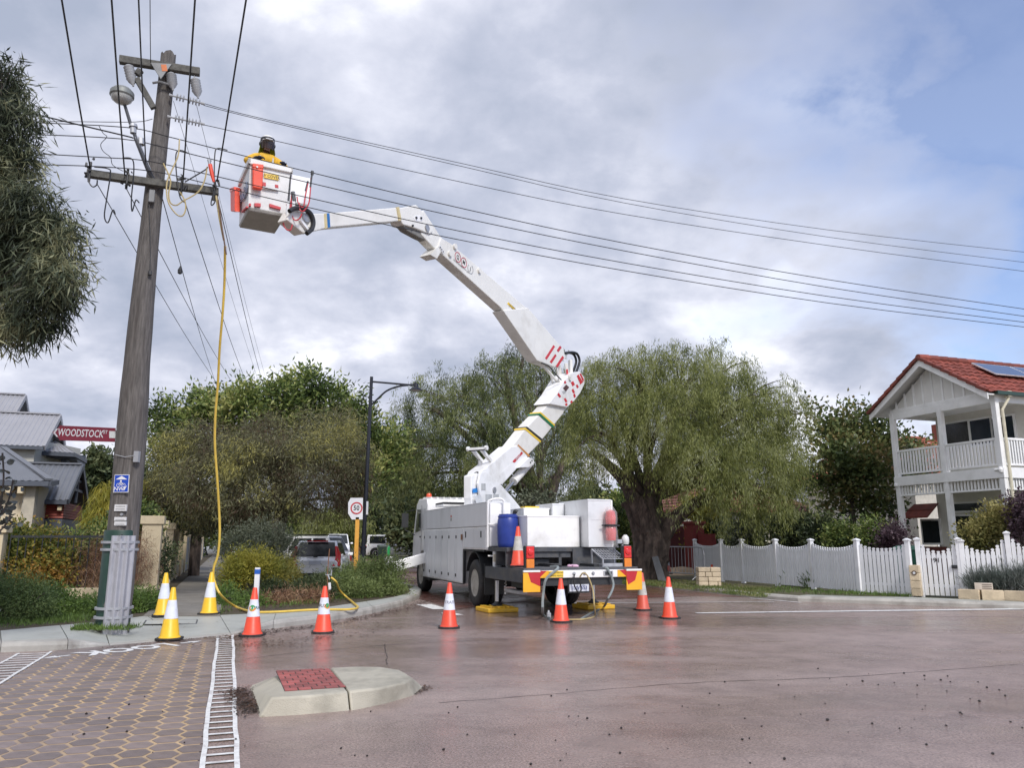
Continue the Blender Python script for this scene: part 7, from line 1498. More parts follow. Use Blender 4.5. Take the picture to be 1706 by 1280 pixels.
# plain wall on further
pw2 = root('far_wall', 'pale wall and fence farther up the side footpath beyond the capped piers', 'wall', tuple(W0 + U * 20))
for k in range(8): a = 14.6 + k * 3.2; mb = MB(); mb.obox(wpt(a + 1.6, -.05, .72), U * 1.57, V * .07, Z * .72); build(mb, 'panel', mat('far_wall_grey', (0.30, 0.28, 0.25), 0.8), pw2); mb = MB(); mb.obox(wpt(a + .02, -.05, .8), U * .1, V * .1, Z * .8); build(mb, 'pier', CREAM, pw2)
# front boundary: low stone edging, cream pier at the picture edge, iron railings
fe = root('stone_edging', 'low cream stone edging at the foot of the dead brown vine behind the power pole', 'edging', tuple(gnd(160, 1000, .13)))
eP = [gnd(70, 1004, .13), gnd(130, 1003, .13), gnd(190, 1003, .13), gnd(246, 1001, .13)]
for i in range(3): dd = (eP[i + 1] - eP[i]).normalized(); nn_ = V3(-dd.y, dd.x, 0); m = (eP[i] + eP[i + 1]) / 2; mb = MB(); mb.obox(m + Z * .14, dd * ((eP[i + 1] - eP[i]).length / 2 - .006), nn_ * .12, Z * .15); build(mb, 'stone', CREAM, fe, bevel=.015)
p = at(-9, 900, 17.2); p.z = .12; cp_ = root('garden_pier', 'cream rendered garden pier with a square cap at the picture edge behind the hedge', 'pier', tuple(p)); mb = MB(); mb.obox(p + Z * .76, V * .20, U * .20, Z * .76); build(mb, 'pier_shaft', CREAM, cp_, bevel=.01); mb = MB(); mb.obox(p + Z * 1.56, V * .26, U * .26, Z * .08); build(mb, 'cap', CREAM, cp_, bevel=.01)
rl = root('iron_railing', 'black iron garden railing with flat top between the cream pier and the shrubs', 'railing', tuple(p + V * .9)); q0_, q1_ = p + V * .3, p + V * 2.6
for k in range(16): q = lerp(q0_, q1_, k / 15); mb = MB(); mb.cyl(q + Z * .1, q + Z * 1.45, .012, .012, 6); build(mb, 'bar', BLACK, rl)
for z in (1.4, .25): mb = MB(); mb.bar(q0_ + Z * z, q1_ + Z * z, .03, .05); build(mb, 'rail', BLACK, rl)
# ------------------------------------------------------------------ house with grey ribbed roofs behind the pole
lh = root('grey_roof_house', 'cream house with stacked grey ribbed metal roofs and a red timber bay', 'house', tuple(at(70, 900, 29)))
CW2 = mat('house_cream_wall', (0.58, 0.50, 0.36), 0.8, var=.04, dirt=(0.48, 0.41, 0.30), dscale=.7); CW3 = mat('house_grey_wall', (0.46, 0.45, 0.40), 0.8, var=.04)
RBD = mat('red_weatherboard', (0.24, 0.035, 0.018), 0.55, var=.12)
def sheet(A, B, C, D, mt, name, rib=.17, amp=.022, parent=lh):     # A,B along the ridge; D,C along the eave; ribs run down the slope
    A, B, C, D = map(Vector, (A, B, C, D)); nrm = (B - A).cross(D - A).normalized(); nrm = nrm if nrm.z > 0 else -nrm; L0 = max((B - A).length, (C - D).length); k = max(2, int(L0 / rib)); vs = []; 
    for i in range(k * 4 + 1):
        s = i / (k * 4); h = amp if i % 4 in (0,) else (amp * .9 if i % 4 == 1 else 0)
        vs += [lerp(A, B, s) + nrm * h, lerp(D, C, s) + nrm * h]
    m = k * 4 + 1; vs2 = [v - nrm * .05 for v in vs]
    mb = MB(); mb.add(vs, [(2 * i, 2 * i + 2, 2 * i + 3, 2 * i + 1) for i in range(m - 1)]); mb.add([A - nrm * .04, B - nrm * .04, C - nrm * .04, D - nrm * .04], [(0, 1, 2, 3)])
    return build(mb, name, mt, parent)
def gable(rpx, epx, Y, run, ridge_len, mt, back_px=None, eave_drop=.14):
    """ridge end and front eave corner (pixels on the gable plane, which faces the side street); roof runs away along -V"""
    Rg = at(rpx[0], rpx[1], Y); Ev = onp(epx[0], epx[1], Rg, V); o = -V * ridge_len
    sheet(Rg, Rg + o, Ev + o, Ev, mt, 'roof_sheet')
    bk_ = Rg + (Rg - Ev); bk_.z = Ev.z; bk_ = Rg + V3(Rg.x - Ev.x, Rg.y - Ev.y, 0); bk_.z = Ev.z
    sheet(Rg, Rg + o, bk_ + o, bk_, mt, 'roof_sheet')
    for e in (Ev, bk_):
        mb = MB(); mb.bar(Rg + V * .03 - Z * .06, e + V * .03 - Z * .06, .05, .2); build(mb, 'barge_board', TRIMD if mt is ZINCD else ZINC, lh)
    mb = MB(); mb.bar(Rg + Z * .03, Rg + o + Z * .03, .22, .06); build(mb, 'ridge_cap', mt, lh); mb = MB(); mb.bar(Ev - Z * .07, Ev + o - Z * .07, .12, .13); build(mb, 'gutter', TRIMD, lh)
    return Rg, Ev, bk_
def gfill(Rg, Ev, bk_, z0, mt, inset=.35, name='gable_wall', depth=3.0, so=.4):
    i = -V * inset; a = lerp(Rg, Ev, .86) + i; b_ = lerp(Rg, bk_, .86) + i; a.z -= .12; b_.z -= .12; mb = MB(); mb.prism([Rg + i - Z * .12, a, V3(a.x, a.y, z0), V3(b_.x, b_.y, z0), b_], -V * depth); return build(mb, name, mt, lh)
g1 = gable((42, 659), (-22, 770), 34, 3, 9, ZINC); gfill(*g1, .1, CW3, depth=8)
g2 = gable((100, 692), (73, 744), 32, 2, 3.3, ZINC); gfill(*g2, 2.0, CW3)
# verandah roof and dark open balcony to the right of the cream wall
Rg = at(86, 731, 33); a, b_, c_ = at(66, 752, 31.2), at(124, 755, 31.6), at(143, 766, 34)
mb = MB(); mb.add([Rg + Z * .1, a, b_, c_, Rg - V * 1 + Z * .1], [(0, 1, 2), (0, 2, 3), (4, 1, 0)]); 
sheet(Rg, Rg + V * .02, b_, a, ZINC, 'roof_sheet'); sheet(Rg, Rg + U * .02, c_, b_, ZINC, 'roof_sheet')
mb = MB(); mb.bar(a - Z * .08, b_ - Z * .08, .1, .16); mb.bar(b_ - Z * .08, c_ - Z * .08, .1, .16); build(mb, 'gutter', TRIMD, lh)
mb = MB(); mb.prism([a + V3(0, .3, -.2), b_ + V3(-.1, .3, -.2), c_ + V3(-.3, 0, -.2)], Z * .05); build(mb, 'soffit', TRIMD, lh)
q = at(108, 775, 32.2); mb = MB(); mb.box(q.x - .12, q.x + .12, q.y - .1, q.y + .1, q.z - .6, b_.z - .1); build(mb, 'balcony_post', TRIMD, lh)
a = at(70, 790, 33.5); b_ = at(104, 752, 33.5); mb = MB(); mb.box(a.x, at(100, 770, 33.5).x, a.y, a.y + 2, a.z - 1, b_.z); build(mb, 'balcony_wall', TRIMD, lh)
a, b_ = at(12, 790, 31), at(66, 742, 31); mb = MB(); mb.box(a.x, b_.x, 31, 34, a.z - 1, b_.z + .2); build(mb, 'upper_wall', CW3, lh)
g4 = gable((137, 775), (112, 834), 28, 2, 2.1, ZINCD)
Rg, Ev, bk_ = g4
mb = MB(); i = -V * .7; a = lerp(Rg, Ev, .9) + i; b_ = lerp(Rg, bk_, .9) + i; mb.prism([Rg + i - Z * .15, a - Z * .1, b_ - Z * .1], -V * .1); build(mb, 'gable_screen', mat('dark_gable', (0.05, 0.02, 0.018), .7), lh)
for f in (.35, .6): 
    mb = MB(); mb.bar(lerp(Rg, Ev, f) - V * .08 - Z * .1, lerp(Rg, bk_, f) - V * .08 - Z * .1, .06, .09); build(mb, 'gable_tie', TRIMD, lh)
mb = MB(); mb.bar(Rg - V * .08 - Z * .1, lerp(Ev, bk_, .5) - V * .08, .08, .08, up=V); build(mb, 'king_post', TRIMD, lh)
# red timber bay below, boards one by one
zt_, zb_ = Ev.z - .40, at(90, 866, 28).z; ncl = 6; D0 = lerp(Rg, Ev, .88) - V * .12; D1 = lerp(Rg, bk_, .88) - V * .12
for k in range(ncl):
    z0, z1 = lerp(zb_, zt_ + .35, k / ncl), lerp(zb_, zt_ + .35, (k + 1) / ncl) - .012
    mb = MB(); q = [D0, D0 - V * 1.9, D1 - V * 1.9, D1]; mb.hexa([V3(p.x, p.y, z0) for p in q] + [V3(lerp(p.x, (D0.x + D1.x) / 2, .015), lerp(p.y, (D0.y + D1.y) / 2, .015), z1) for p in q]); build(mb, 'weatherboard', RBD, lh)
mb = MB(); q = [D0 + V * .0, D0 - V * 1.8, D1 - V * 1.8, D1]; mb.hexa([V3(p.x, p.y, zb_ - .5) for p in q] + [V3(p.x, p.y, zb_ - .03) for p in q]); build(mb, 'bay_underside', TRIMD, lh)
for f in (.05, .45, .85): p = D0 - V * 1.9 * f - U * .08; mb = MB(); mb.obox(V3(p.x, p.y, Ev.z - .26), V * .06, U * .10, Z * .07); build(mb, 'eave_bracket', CREAM, lh)
# lower hipped roof over the cream wall
Ra, Rb_ = at(-40, 727, 26.4), at(5, 748, 27.4); e0, e1, e2 = at(-60, 800, 22.9), at(82, 802, 23.7), at(96, 800, 26.4)
sheet(Ra, Rb_, e1, e0, ZINCD, 'roof_sheet'); sheet(Rb_, Rb_ + U * .5 + V * .02, e2, e1, ZINCD, 'roof_sheet')
mb = MB(); mb.bar(Rb_ + Z * .05, e1 + Z * .05, .2, .06); build(mb, 'hip_cap', ZINCD, lh); mb = MB(); mb.bar(e0 - Z * .08, e1 - Z * .08, .12, .15); mb.bar(e1 - Z * .08, e2 - Z * .08, .12, .15); build(mb, 'gutter', TRIMD, lh)
w1_ = e1 - V * .55 + U * .5; w0_ = e0 - V * .55 + U * .5; w2_ = w1_ + U * 2.4
mb = MB(); q = [w0_, w1_, w2_, w0_ + U * 2.4]; mb.hexa([V3(p.x, p.y, .1) for p in q] + [V3(p.x, p.y, e1.z - .05) for p in q]); build(mb, 'cream_wall', CW2, lh)
mb = MB(); p = w1_ - U * .0; mb.obox(V3(p.x, p.y, e1.z / 2), V * .16, U * .2, Z * (e1.z / 2 - .1)); build(mb, 'corner_pilaster', mat('grey_cream', (0.42, 0.38, 0.30), .8), lh)
for f in (.08, .22, .36): p = lerp(w1_, w0_, f) - U * .3; mb = MB(); mb.obox(V3(p.x, p.y, e1.z - .28), V * .07, U * .25, Z * .10); build(mb, 'eave_bracket', CREAM, lh)
# ------------------------------------------------------------------ vegetation
def leaf_obj(name, parent, pos, d, ln, wd, mt, world=True, kind=None, label=None, cat=None):
    n = len(pos); d = d / np.maximum(np.linalg.norm(d, axis=1, keepdims=True), 1e-6)
    r = rng.normal(size=(n, 3)); s = np.cross(d, r); s /= np.maximum(np.linalg.norm(s, axis=1, keepdims=True), 1e-6); up = np.cross(s, d)
    ln = ln[:, None]; wd = wd[:, None]
    v = np.empty((n, 4, 3)); v[:, 0] = pos; v[:, 1] = pos + d * ln * .45 + s * wd * .5 + up * wd * .2; v[:, 2] = pos + d * ln; v[:, 3] = pos + d * ln * .45 - s * wd * .5 + up * wd * .2
    v = v.reshape(-1, 3)
    if parent is not None:
        M = np.array(RINV[parent.name]); v = v @ M[:3, :3].T + M[:3, 3]; loc = None
    else:
        loc = np.array([v[:, 0].mean(), v[:, 1].mean(), v[:, 2].min()]); v = v - loc
    me = bpy.data.meshes.new(name); me.vertices.add(4 * n); me.vertices.foreach_set('co', v.astype(np.float32).ravel())
    me.loops.add(4 * n); me.loops.foreach_set('vertex_index', np.arange(4 * n, dtype=np.int32)); me.polygons.add(n); me.polygons.foreach_set('loop_start', np.arange(0, 4 * n, 4, dtype=np.int32))
    me.update(calc_edges=True); me.materials.append(mt)
    o = bpy.data.objects.new(name, me); COL.objects.link(o)
    if parent is not None: o.parent = parent; RINV[o.name] = RINV[parent.name]
    else: o.location = loc
    for k, x in (('kind', kind), ('label', label), ('category', cat)):
        if x: o[k] = x
    return o
def blob(px, py, rx, ry, Y, dz=1.0, w=1.0):
    c = at(px, py, Y); k = Y / F * 1.03; return (np.array(c), np.array((rx * k, max(rx, ry) * k * dz, ry * k)), w)
def scatter(blobs, n, mode, ln, wd, per=40, strand=1.0, cr=.22, fill=.5, jit=.5):
    """leaf positions gathered in clumps through the crown's volume; clumps leave gaps between them"""
    P_, D_, C_ = [], [], []
    tot = sum(b[2] * (b[1][0] * b[1][2] + b[1][1] * b[1][2]) for b in blobs)
    for c, r, w in blobs:
        k = max(2, int(n * w * (r[0] * r[2] + r[1] * r[2]) / tot / per)); u = rng.normal(size=(k, 3)); u /= np.linalg.norm(u, axis=1, keepdims=True)
        rad = (fill + (1 - fill) * rng.random(k)) * (1 + rng.normal(size=k) * (.2 if mode == 'weep' else .13)); cc = c + u * r * rad[:, None]; C_.append(cc)
        m = per; cen = np.repeat(cc, m, axis=0); out_ = np.repeat(u, m, axis=0); q = len(cen)
        if mode == 'weep':
            L_ = np.repeat(strand * (.35 + rng.random(k) * .9), m); t = rng.random(q) ** .85; sway = np.repeat(rng.normal(size=(k, 3)) * .16, m, axis=0)
            p = cen + rng.normal(size=(q, 3)) * cr * np.array((1, 1, .45)); p[:, 2] += .25 * strand - L_ * t; p += sway * (t * L_)[:, None] + out_ * (.22 * np.sin(t * 1.6))[:, None]
            d = rng.normal(size=(q, 3)) * .38 + np.array((0, 0, -1.0)) + out_ * .15
        elif mode == 'droop':
            p = cen + rng.normal(size=(q, 3)) * cr; d = rng.normal(size=(q, 3)) * .6 + out_ * .35 + np.array((0, 0, -.75))
        elif mode == 'spike':
            p = cen + rng.normal(size=(q, 3)) * cr; d = rng.normal(size=(q, 3)) * .35 + out_ * .35 + np.array((0, 0, 1.0))
        else:
            p = cen + rng.normal(size=(q, 3)) * cr; d = rng.normal(size=(q, 3)) * .75 + out_ * .7 + np.array((0, 0, .25))
        P_.append(p); D_.append(d)
    p, d = np.concatenate(P_), np.concatenate(D_); q = len(p)
    return p, d, ln * (1 - jit / 2 + jit * rng.random(q)), wd * (1 - jit / 2 + jit * rng.random(q)), C_
def limbs(mb, fork, blobs, C_, r0, sub=5, droop=.25, n=6):
    fork = Vector(fork)
    for (c, r, w), cc in zip(blobs, C_):
        c = Vector(c); L0 = (c - fork).length
        m1 = lerp(fork, c, .4) + V3(random.uniform(-.08, .08), random.uniform(-.08, .08), .12) * L0; m2 = lerp(fork, c, .75) + V3(random.uniform(-.05, .05), 0, .09) * L0
        pts = smooth([fork, m1, m2, c], 3); mb.tube(pts, [r0 * (1 - .82 * i / (len(pts) - 1)) for i in range(len(pts))], n)
        idx = rng.choice(len(cc), min(sub, len(cc)), replace=False)
        for i in idx:
            e = Vector(cc[i]); s = random.choice((m1, m2, lerp(m2, c, .6))); md = lerp(s, e, .5) + V3(random.uniform(-.1, .1), random.uniform(-.1, .1), .12) * (e - s).length
            mb.tube(smooth([s, md, e], 3), [r0 * .30, r0 * .24, r0 * .19, r0 * .14, r0 * .1, r0 * .07, r0 * .05], 5)
def tree(name, label, cat, base, trunk, rs, fork, blobs, n, mode, ln, wd, lm, bark=BARK, per=40, strand=1.0, cr=.25, fill=.5, sub=5, r0=None, group=None, extra=None, crown='crown'):
    t = root(name, label, cat, tuple(base), 0, group); p, d, l_, w_, C_ = scatter(blobs, n, mode, ln, wd, per, strand, cr, fill)
    mb = MB()
    if trunk:
        pts = smooth([Vector(x) for x in trunk], 4); rr = [lerp(rs[0], rs[1], (i / (len(pts) - 1)) ** .7) for i in range(len(pts))]; mb.tube(pts, rr, 14 if rs[0] > .3 else 8)
    if extra: extra(mb)
    limbs(mb, fork, blobs, C_, r0 or rs[1] * .75, sub); build(mb, 'trunk', bark, t, smooth=True)
    leaf_obj(crown, t, p, d, l_, w_, lm); return t
def bush(name, label, cat, blobs, n, mode, ln, wd, lm, per=30, cr=.12, fill=.45, strand=.5, group=None, base=None, stem=None):
    b0 = blobs[0]; zb = .12; bx = base or V3(float(b0[0][0]), float(b0[0][1]), zb); t = root(name, label, cat, tuple(bx), 0, group)
    p, d, l_, w_, C_ = scatter(blobs, n, mode, ln, wd, per, strand, cr, fill); k = p[:, 2] > .10; p, d, l_, w_ = p[k], d[k], l_[k], w_[k]
    mb = MB(); rn = [V3(float(c[0]), float(c[1]), bx[2]) * .6 + Vector(bx) * .4 for c, r, w in blobs]; mb.tube(rn + [rn[0] + V3(.03, .02, .02)], .012, 5)
    for (c, r, w), cc in zip(blobs, C_):
        for i in rng.choice(len(cc), min(6, len(cc)), replace=False): e = Vector(cc[i]); s = V3(float(c[0]), float(c[1]), bx[2]) * .6 + Vector(bx) * .4; mb.tube(smooth([s, lerp(s, e, .55) + V3(0, 0, .1), e], 2), [.022, .018, .014, .01, .006], 5)
    build(mb, 'stem', stem or BARKG, t, smooth=True); leaf_obj('foliage', t, p, d, l_, w_, lm); return t
LM_WIL = leafmat('willow_myrtle_leaf', [(0.051, 0.068, 0.020), (0.165, 0.192, 0.055), (0.294, 0.315, 0.092), (0.353, 0.378, 0.194)], .42, .9)
LM_WIL2 = leafmat('dark_willow_leaf', [(0.029, 0.043, 0.017), (0.094, 0.123, 0.046), (0.175, 0.208, 0.073), (0.331, 0.354, 0.144)], .42, .8)
LM_OLV = leafmat('olive_red_leaf', [(0.087, 0.048, 0.030), (0.117, 0.112, 0.061), (0.186, 0.190, 0.110), (0.385, 0.353, 0.109)], .3, .55)
LM_BRD = leafmat('broad_green_leaf', [(0.028, 0.047, 0.015), (0.092, 0.138, 0.040), (0.210, 0.272, 0.073), (0.420, 0.420, 0.150)], .3, .6)
LM_EUC = leafmat('peppermint_leaf', [(0.021, 0.030, 0.018), (0.066, 0.084, 0.049), (0.135, 0.151, 0.087), (0.344, 0.344, 0.193)], .25, 1.2)
LM_DRK = leafmat('dark_shrub_leaf', [(0.026, 0.040, 0.019), (0.055, 0.078, 0.036), (0.100, 0.127, 0.055), (0.164, 0.182, 0.082)], .25, .8)
LM_MPL = leafmat('autumn_green_leaf', [(0.050, 0.077, 0.029), (0.106, 0.144, 0.050), (0.163, 0.188, 0.066), (0.250, 0.194, 0.078)], .3, .7)
LM_GRN = leafmat('fresh_green_leaf', [(0.058, 0.099, 0.026), (0.108, 0.174, 0.040), (0.166, 0.248, 0.058)], .3, 1.2)
LM_YEL = leafmat('yellow_green_leaf', [(0.149, 0.166, 0.033), (0.282, 0.265, 0.041), (0.420, 0.364, 0.066)], .3, 1.2)
LM_GRY = leafmat('grey_green_leaf', [(0.075, 0.091, 0.058), (0.132, 0.149, 0.099), (0.199, 0.215, 0.149)], .2, 1.2)
LM_BRN = leafmat('dead_brown_vine', [(0.132, 0.066, 0.040), (0.265, 0.144, 0.084), (0.420, 0.287, 0.166)], .15, 1.5)
LM_PUR = leafmat('plum_purple_leaf', [(0.043, 0.023, 0.031), (0.094, 0.058, 0.072), (0.144, 0.101, 0.122)], .25, 1.2)
LM_HDG = leafmat('autumn_hedge_leaf', [(0.069, 0.103, 0.028), (0.155, 0.172, 0.037), (0.294, 0.241, 0.051), (0.397, 0.207, 0.051)], .3, 1.0)
LM_GRS = leafmat('grass_blade', [(0.083, 0.124, 0.030), (0.141, 0.182, 0.050), (0.248, 0.232, 0.099)], .3, 1.0)
LM_LAV = leafmat('lavender_leaf', [(0.070, 0.094, 0.078), (0.117, 0.140, 0.125), (0.172, 0.187, 0.172)], .2, 1.5)
def ridged(mb, pts, rs, n=44, amp=.12, k=9):
    pts = smooth([Vector(p) for p in pts], 7); m = len(pts); ph = rng.random(8) * 6
    vs = []
    for i, p in enumerate(pts):
        t = (pts[min(i + 1, m - 1)] - pts[max(i - 1, 0)]).normalized(); s = basis(t)[0] if i == 0 else (s - t * s.dot(t)).normalized(); u = t.cross(s); f = i / (m - 1); r = lerp(rs[0], rs[1], f ** .75)
        for a in range(n):
            th = 2 * math.pi * a / n; w_ = .5 * math.sin(k * th + ph[0] + 3 * math.sin(f * 5 + ph[1])) + .35 * math.sin((k + 6) * th + ph[2] - 4 * math.sin(f * 7 + ph[3])) + .25 * math.sin(3 * th + ph[4]) + .22 * math.sin(23 * th + f * 60)
            rr = r * (1 + amp * w_ + .035 * rng.normal()); vs.append(p + s * math.cos(th) * rr + u * math.sin(th) * rr)
    mb.add(vs, [(i * n + a, i * n + (a + 1) % n, (i + 1) * n + (a + 1) % n, (i + 1) * n + a) for i in range(m - 1) for a in range(n)])
# big drooping tree on the right verge
Yb = 27.0; tb = at(1085, 900, Yb); tb = V3(tb.x, Yb, .08)
def bq(px, py, Y=Yb): return at(px, py, Y)
bl = [blob(x, y, rx, ry, Yb + dy, 1, w) for x, y, rx, ry, dy, w in ((1005, 660, 62, 62, .5, 1), (1000, 720, 60, 55, -1.5, 1), (1060, 625, 62, 45, 0, 1), (1140, 632, 72, 55, -.5, 1.1), (1200, 620, 58, 42, 1, .9), (1110, 700, 85, 62, -2.0, 1.2), (1210, 690, 72, 62, -1.5, 1.1), (1275, 700, 52, 55, .5, .9), (1170, 770, 80, 50, -2.5, 1.1), (1255, 775, 72, 55, -1, 1.1), (1305, 750, 38, 60, .5, .8), (1235, 820, 55, 32, -1.5, .9), (1285, 828, 40, 24, -1, .8), (1330, 690, 25, 35, 1, .35), (1290, 655, 45, 25, 1, .35), (1165, 800, 36, 22, -1, .5))]
def ext_trunk(mb):
    for pts, ra, rb in (([bq(1090, 915), bq(1112, 880, 26.7), bq(1142, 850, 26.3), bq(1180, 825, 25.8), bq(1225, 790, 25.4)], .38, .10), ([bq(1072, 855), bq(1050, 815, 27.2), bq(1028, 788, 27.3), bq(985, 752, 27)], .45, .10), ([bq(1080, 860), bq(1095, 800), bq(1120, 740), bq(1128, 680), bq(1150, 630)], .40, .07), ([bq(1100, 790), bq(1160, 730), bq(1210, 700), bq(1260, 660)], .2, .05), ([bq(1050, 815), bq(1048, 760), bq(1065, 690), bq(1060, 620)], .22, .05)):
        ridged(mb, pts, (ra, rb), 20, .10, 5)
    ridged(mb, [tb - Z * .15, bq(1083, 945), bq(1086, 905), bq(1080, 870), bq(1066, 828)], (.55, .60), 44, .13)
tree('willow_tree', 'large drooping willow-leaved tree with a thick dark ridged trunk on the grass verge', 'tree', tb, None, (.92, .50), bq(1080, 835), bl, 150000, 'weep', .15, .019, LM_WIL, per=75, strand=1.25, cr=.085, sub=9, r0=.17, extra=ext_trunk, fill=.55)
# second drooping tree behind the truck
Y2 = 37.0; t2 = at(905, 900, Y2); t2.z = .1
bl = [blob(x, y, rx, ry, Y2 + dy, 1, w) for x, y, rx, ry, dy, w in ((705, 680, 48, 45, 0, .9), (760, 655, 58, 42, 1, 1), (830, 635, 55, 48, 0, 1), (870, 600, 40, 30, 1, .8), (905, 640, 45, 55, 2, .9), (790, 715, 75, 50, -1.5, 1), (700, 745, 48, 48, -1, .9), (860, 720, 62, 60, -1, 1), (930, 710, 45, 65, 2, .9), (760, 785, 75, 50, -2, 1), (850, 800, 70, 45, 0, .9), (940, 790, 50, 50, 3, .8), (690, 800, 38, 40, 0, .8))]
def ext2(mb):
    for pts in ([at(905, 870, Y2), at(880, 790, Y2), at(862, 720, Y2), at(850, 660, Y2), at(842, 620, Y2)], [at(908, 860, Y2), at(930, 790, Y2), at(950, 750, Y2)], [at(900, 850, Y2), at(830, 780, Y2), at(770, 720, Y2), at(720, 680, Y2)]):
        q = smooth(pts, 5); mb.tube(q, [lerp(.3, .06, i / (len(q) - 1)) for i in range(len(q))], 8)
tree('willow_tree', 'drooping willow-leaved tree behind the truck cab and lower boom, dark limbs showing', 'tree', t2, [t2 - Z * .2, at(905, 880, Y2), at(903, 850, Y2)], (.55, .4), at(900, 830, Y2), bl, 95000, 'weep', .20, .026, LM_WIL2, per=70, strand=1.4, cr=.13, sub=9, r0=.14, extra=ext2, fill=.5)
# broad leaved tree and the olive tree in front of it
Y3 = 31.0; t3 = at(465, 900, Y3); t3.z = .1
bl = [blob(x, y, rx, ry, Y3 + dy, 1, w) for x, y, rx, ry, dy, w in ((285, 705, 40, 38, 0, .9), (345, 685, 48, 40, 1, 1), (415, 675, 55, 42, 0, 1), (470, 675, 45, 45, -1, 1), (510, 640, 32, 28, 0, .9), (545, 675, 50, 42, 0, 1), (595, 705, 40, 45, 1, .9), (640, 755, 38, 50, 1, .9), (290, 770, 45, 45, 0, .8), (380, 750, 70, 50, 1, .7), (500, 740, 80, 50, 1, .7), (600, 790, 40, 45, 0, .7))]
tree('leafy_tree', 'tall broad leaved green tree standing behind the olive coloured tree', 'tree', t3, [t3 - Z * .2, at(462, 870, Y3), at(460, 810, Y3)], (.25, .18), at(460, 800, Y3), bl, 32000, 'tuft', .22, .085, LM_BRD, per=34, cr=.24, sub=6, fill=.35)
Y4 = 25.0; t4 = at(462, 900, Y4); t4.z = .1
bl = [blob(x, y, rx, ry, Y4 + dy, 1, w) for x, y, rx, ry, dy, w in ((300, 775, 52, 45, 0, 1), (335, 735, 50, 34, 0, 1), (285, 820, 38, 35, 0, .8), (350, 805, 62, 52, -1, 1), (420, 770, 70, 55, -1, 1), (440, 722, 48, 32, 0, .9), (495, 765, 60, 50, -1, 1), (560, 755, 52, 50, 0, 1), (550, 715, 50, 32, 1, .9), (590, 790, 28, 48, 0, .8), (520, 825, 62, 38, -1, 1), (430, 840, 75, 34, -1, .9), (350, 855, 45, 28, 0, .8), (580, 840, 28, 26, 0, .6))]
def ext4(mb):
    for pts in ([at(470, 880, Y4), at(478, 850, Y4), at(505, 840, Y4), at(530, 850, Y4)], [at(474, 860, Y4), at(440, 848, Y4), at(400, 862, Y4), at(375, 850, Y4)], [at(476, 850, Y4), at(468, 790, Y4), at(450, 730, Y4)]):
        q = smooth(pts, 4); mb.tube(q, [lerp(.10, .03, i / (len(q) - 1)) for i in range(len(q))], 7)
tree('olive_tree', 'spreading olive and rust coloured tree over the bushes, its short leaning trunk forked', 'tree', t4, [t4, at(468, 885, Y4), at(476, 850, Y4)], (.16, .12), at(474, 850, Y4), bl, 80000, 'droop', .15, .020, LM_OLV, BARKG, per=90, cr=.19, sub=9, r0=.06, extra=ext4, fill=.5)
# overhanging peppermint tree at the picture edge
Y5 = 8.6; t5 = V3(at(-330, 900, Y5).x, Y5 + .5, .1)
bl = [blob(x, y, rx, ry, Y5 + dy, .8, w) for x, y, rx, ry, dy, w in ((8, 118, 22, 30, 0, .45), (30, 195, 34, 40, 0, .8), (0, 160, 45, 50, .3, .8), (12, 270, 55, 60, .2, 1), (50, 345, 55, 48, 0, 1), (92, 400, 42, 50, 0, 1), (85, 470, 48, 50, -.2, 1.1), (55, 525, 52, 42, 0, 1.1), (10, 430, 70, 80, .3, 1.1), (10, 545, 45, 28, .2, 1), (-70, 350, 80, 150, .5, .5), (-80, 180, 70, 90, .6, .4), (-60, 520, 60, 60, .3, .4))]
tree('peppermint_tree', 'dense narrow leaved peppermint tree overhanging the top corner by the power pole', 'tree', t5, [t5, V3(t5.x + .1, t5.y, 2.2), V3(t5.x + .5, t5.y, 3.6)], (.28, .16), V3(t5.x + .5, t5.y, 3.6), bl, 33000, 'droop', .16, .0175, LM_EUC, BARKG, per=30, cr=.085, sub=9, r0=.05, fill=.4)
# garden tree by the white house
Y6 = 30.5; t6 = at(1425, 900, Y6); t6.z = .1
bl = [blob(x, y, rx, ry, Y6 + dy, 1, w) for x, y, rx, ry, dy, w in ((1380, 720, 34, 32, 0, .9), (1425, 705, 42, 28, 0, 1), (1465, 730, 30, 40, 0, 1), (1400, 760, 45, 38, -1, 1), (1450, 785, 45, 40, -1, 1.1), (1375, 800, 34, 36, 0, .8), (1420, 830, 55, 34, 0, .8), (1475, 840, 22, 36, 0, .7), (1352, 690, 16, 18, 1, .5), (1522, 745, 24, 20, 3, .8), (1532, 772, 26, 24, 2, 1.0), (1508, 790, 18, 24, 2, .8))]
tree('garden_tree', 'leafy garden tree with autumn tinges beside the white house verandah', 'tree', t6, [t6, at(1422, 880, Y6), at(1418, 840, Y6)], (.16, .11), at(1418, 838, Y6), bl, 10500, 'tuft', .18, .12, LM_MPL, BARKG, per=16, cr=.24, sub=9, r0=.06, fill=.3)
# drooping trees farther up the street
for x, y0, Y, r, h, lab, lm in ((668, 770, 76, 40, 70, 'dark drooping tree up the street just past the lamp post and olive tree', LM_WIL2), (560, 870, 62, 40, 24, 'pale drooping tree over the parked pickups', LM_WIL)):
    b = at(x, 900, Y); b.z = 0; bl = [blob(x + dx * r, y0 + dy * h, r * .75, h * .5, Y + dx) for dx, dy in ((-.5, -.3), (.5, -.4), (0, .35), (-.6, .5), (.6, .5))]
    tree('willow_tree', lab, 'tree', b, [b, at(x, 880, Y), at(x, y0 + h * .5, Y)], (.4, .3), at(x, y0 + h * .4, Y), bl, 26000, 'weep', .30, .05, lm, per=50, strand=1.8, cr=.3, fill=.3)
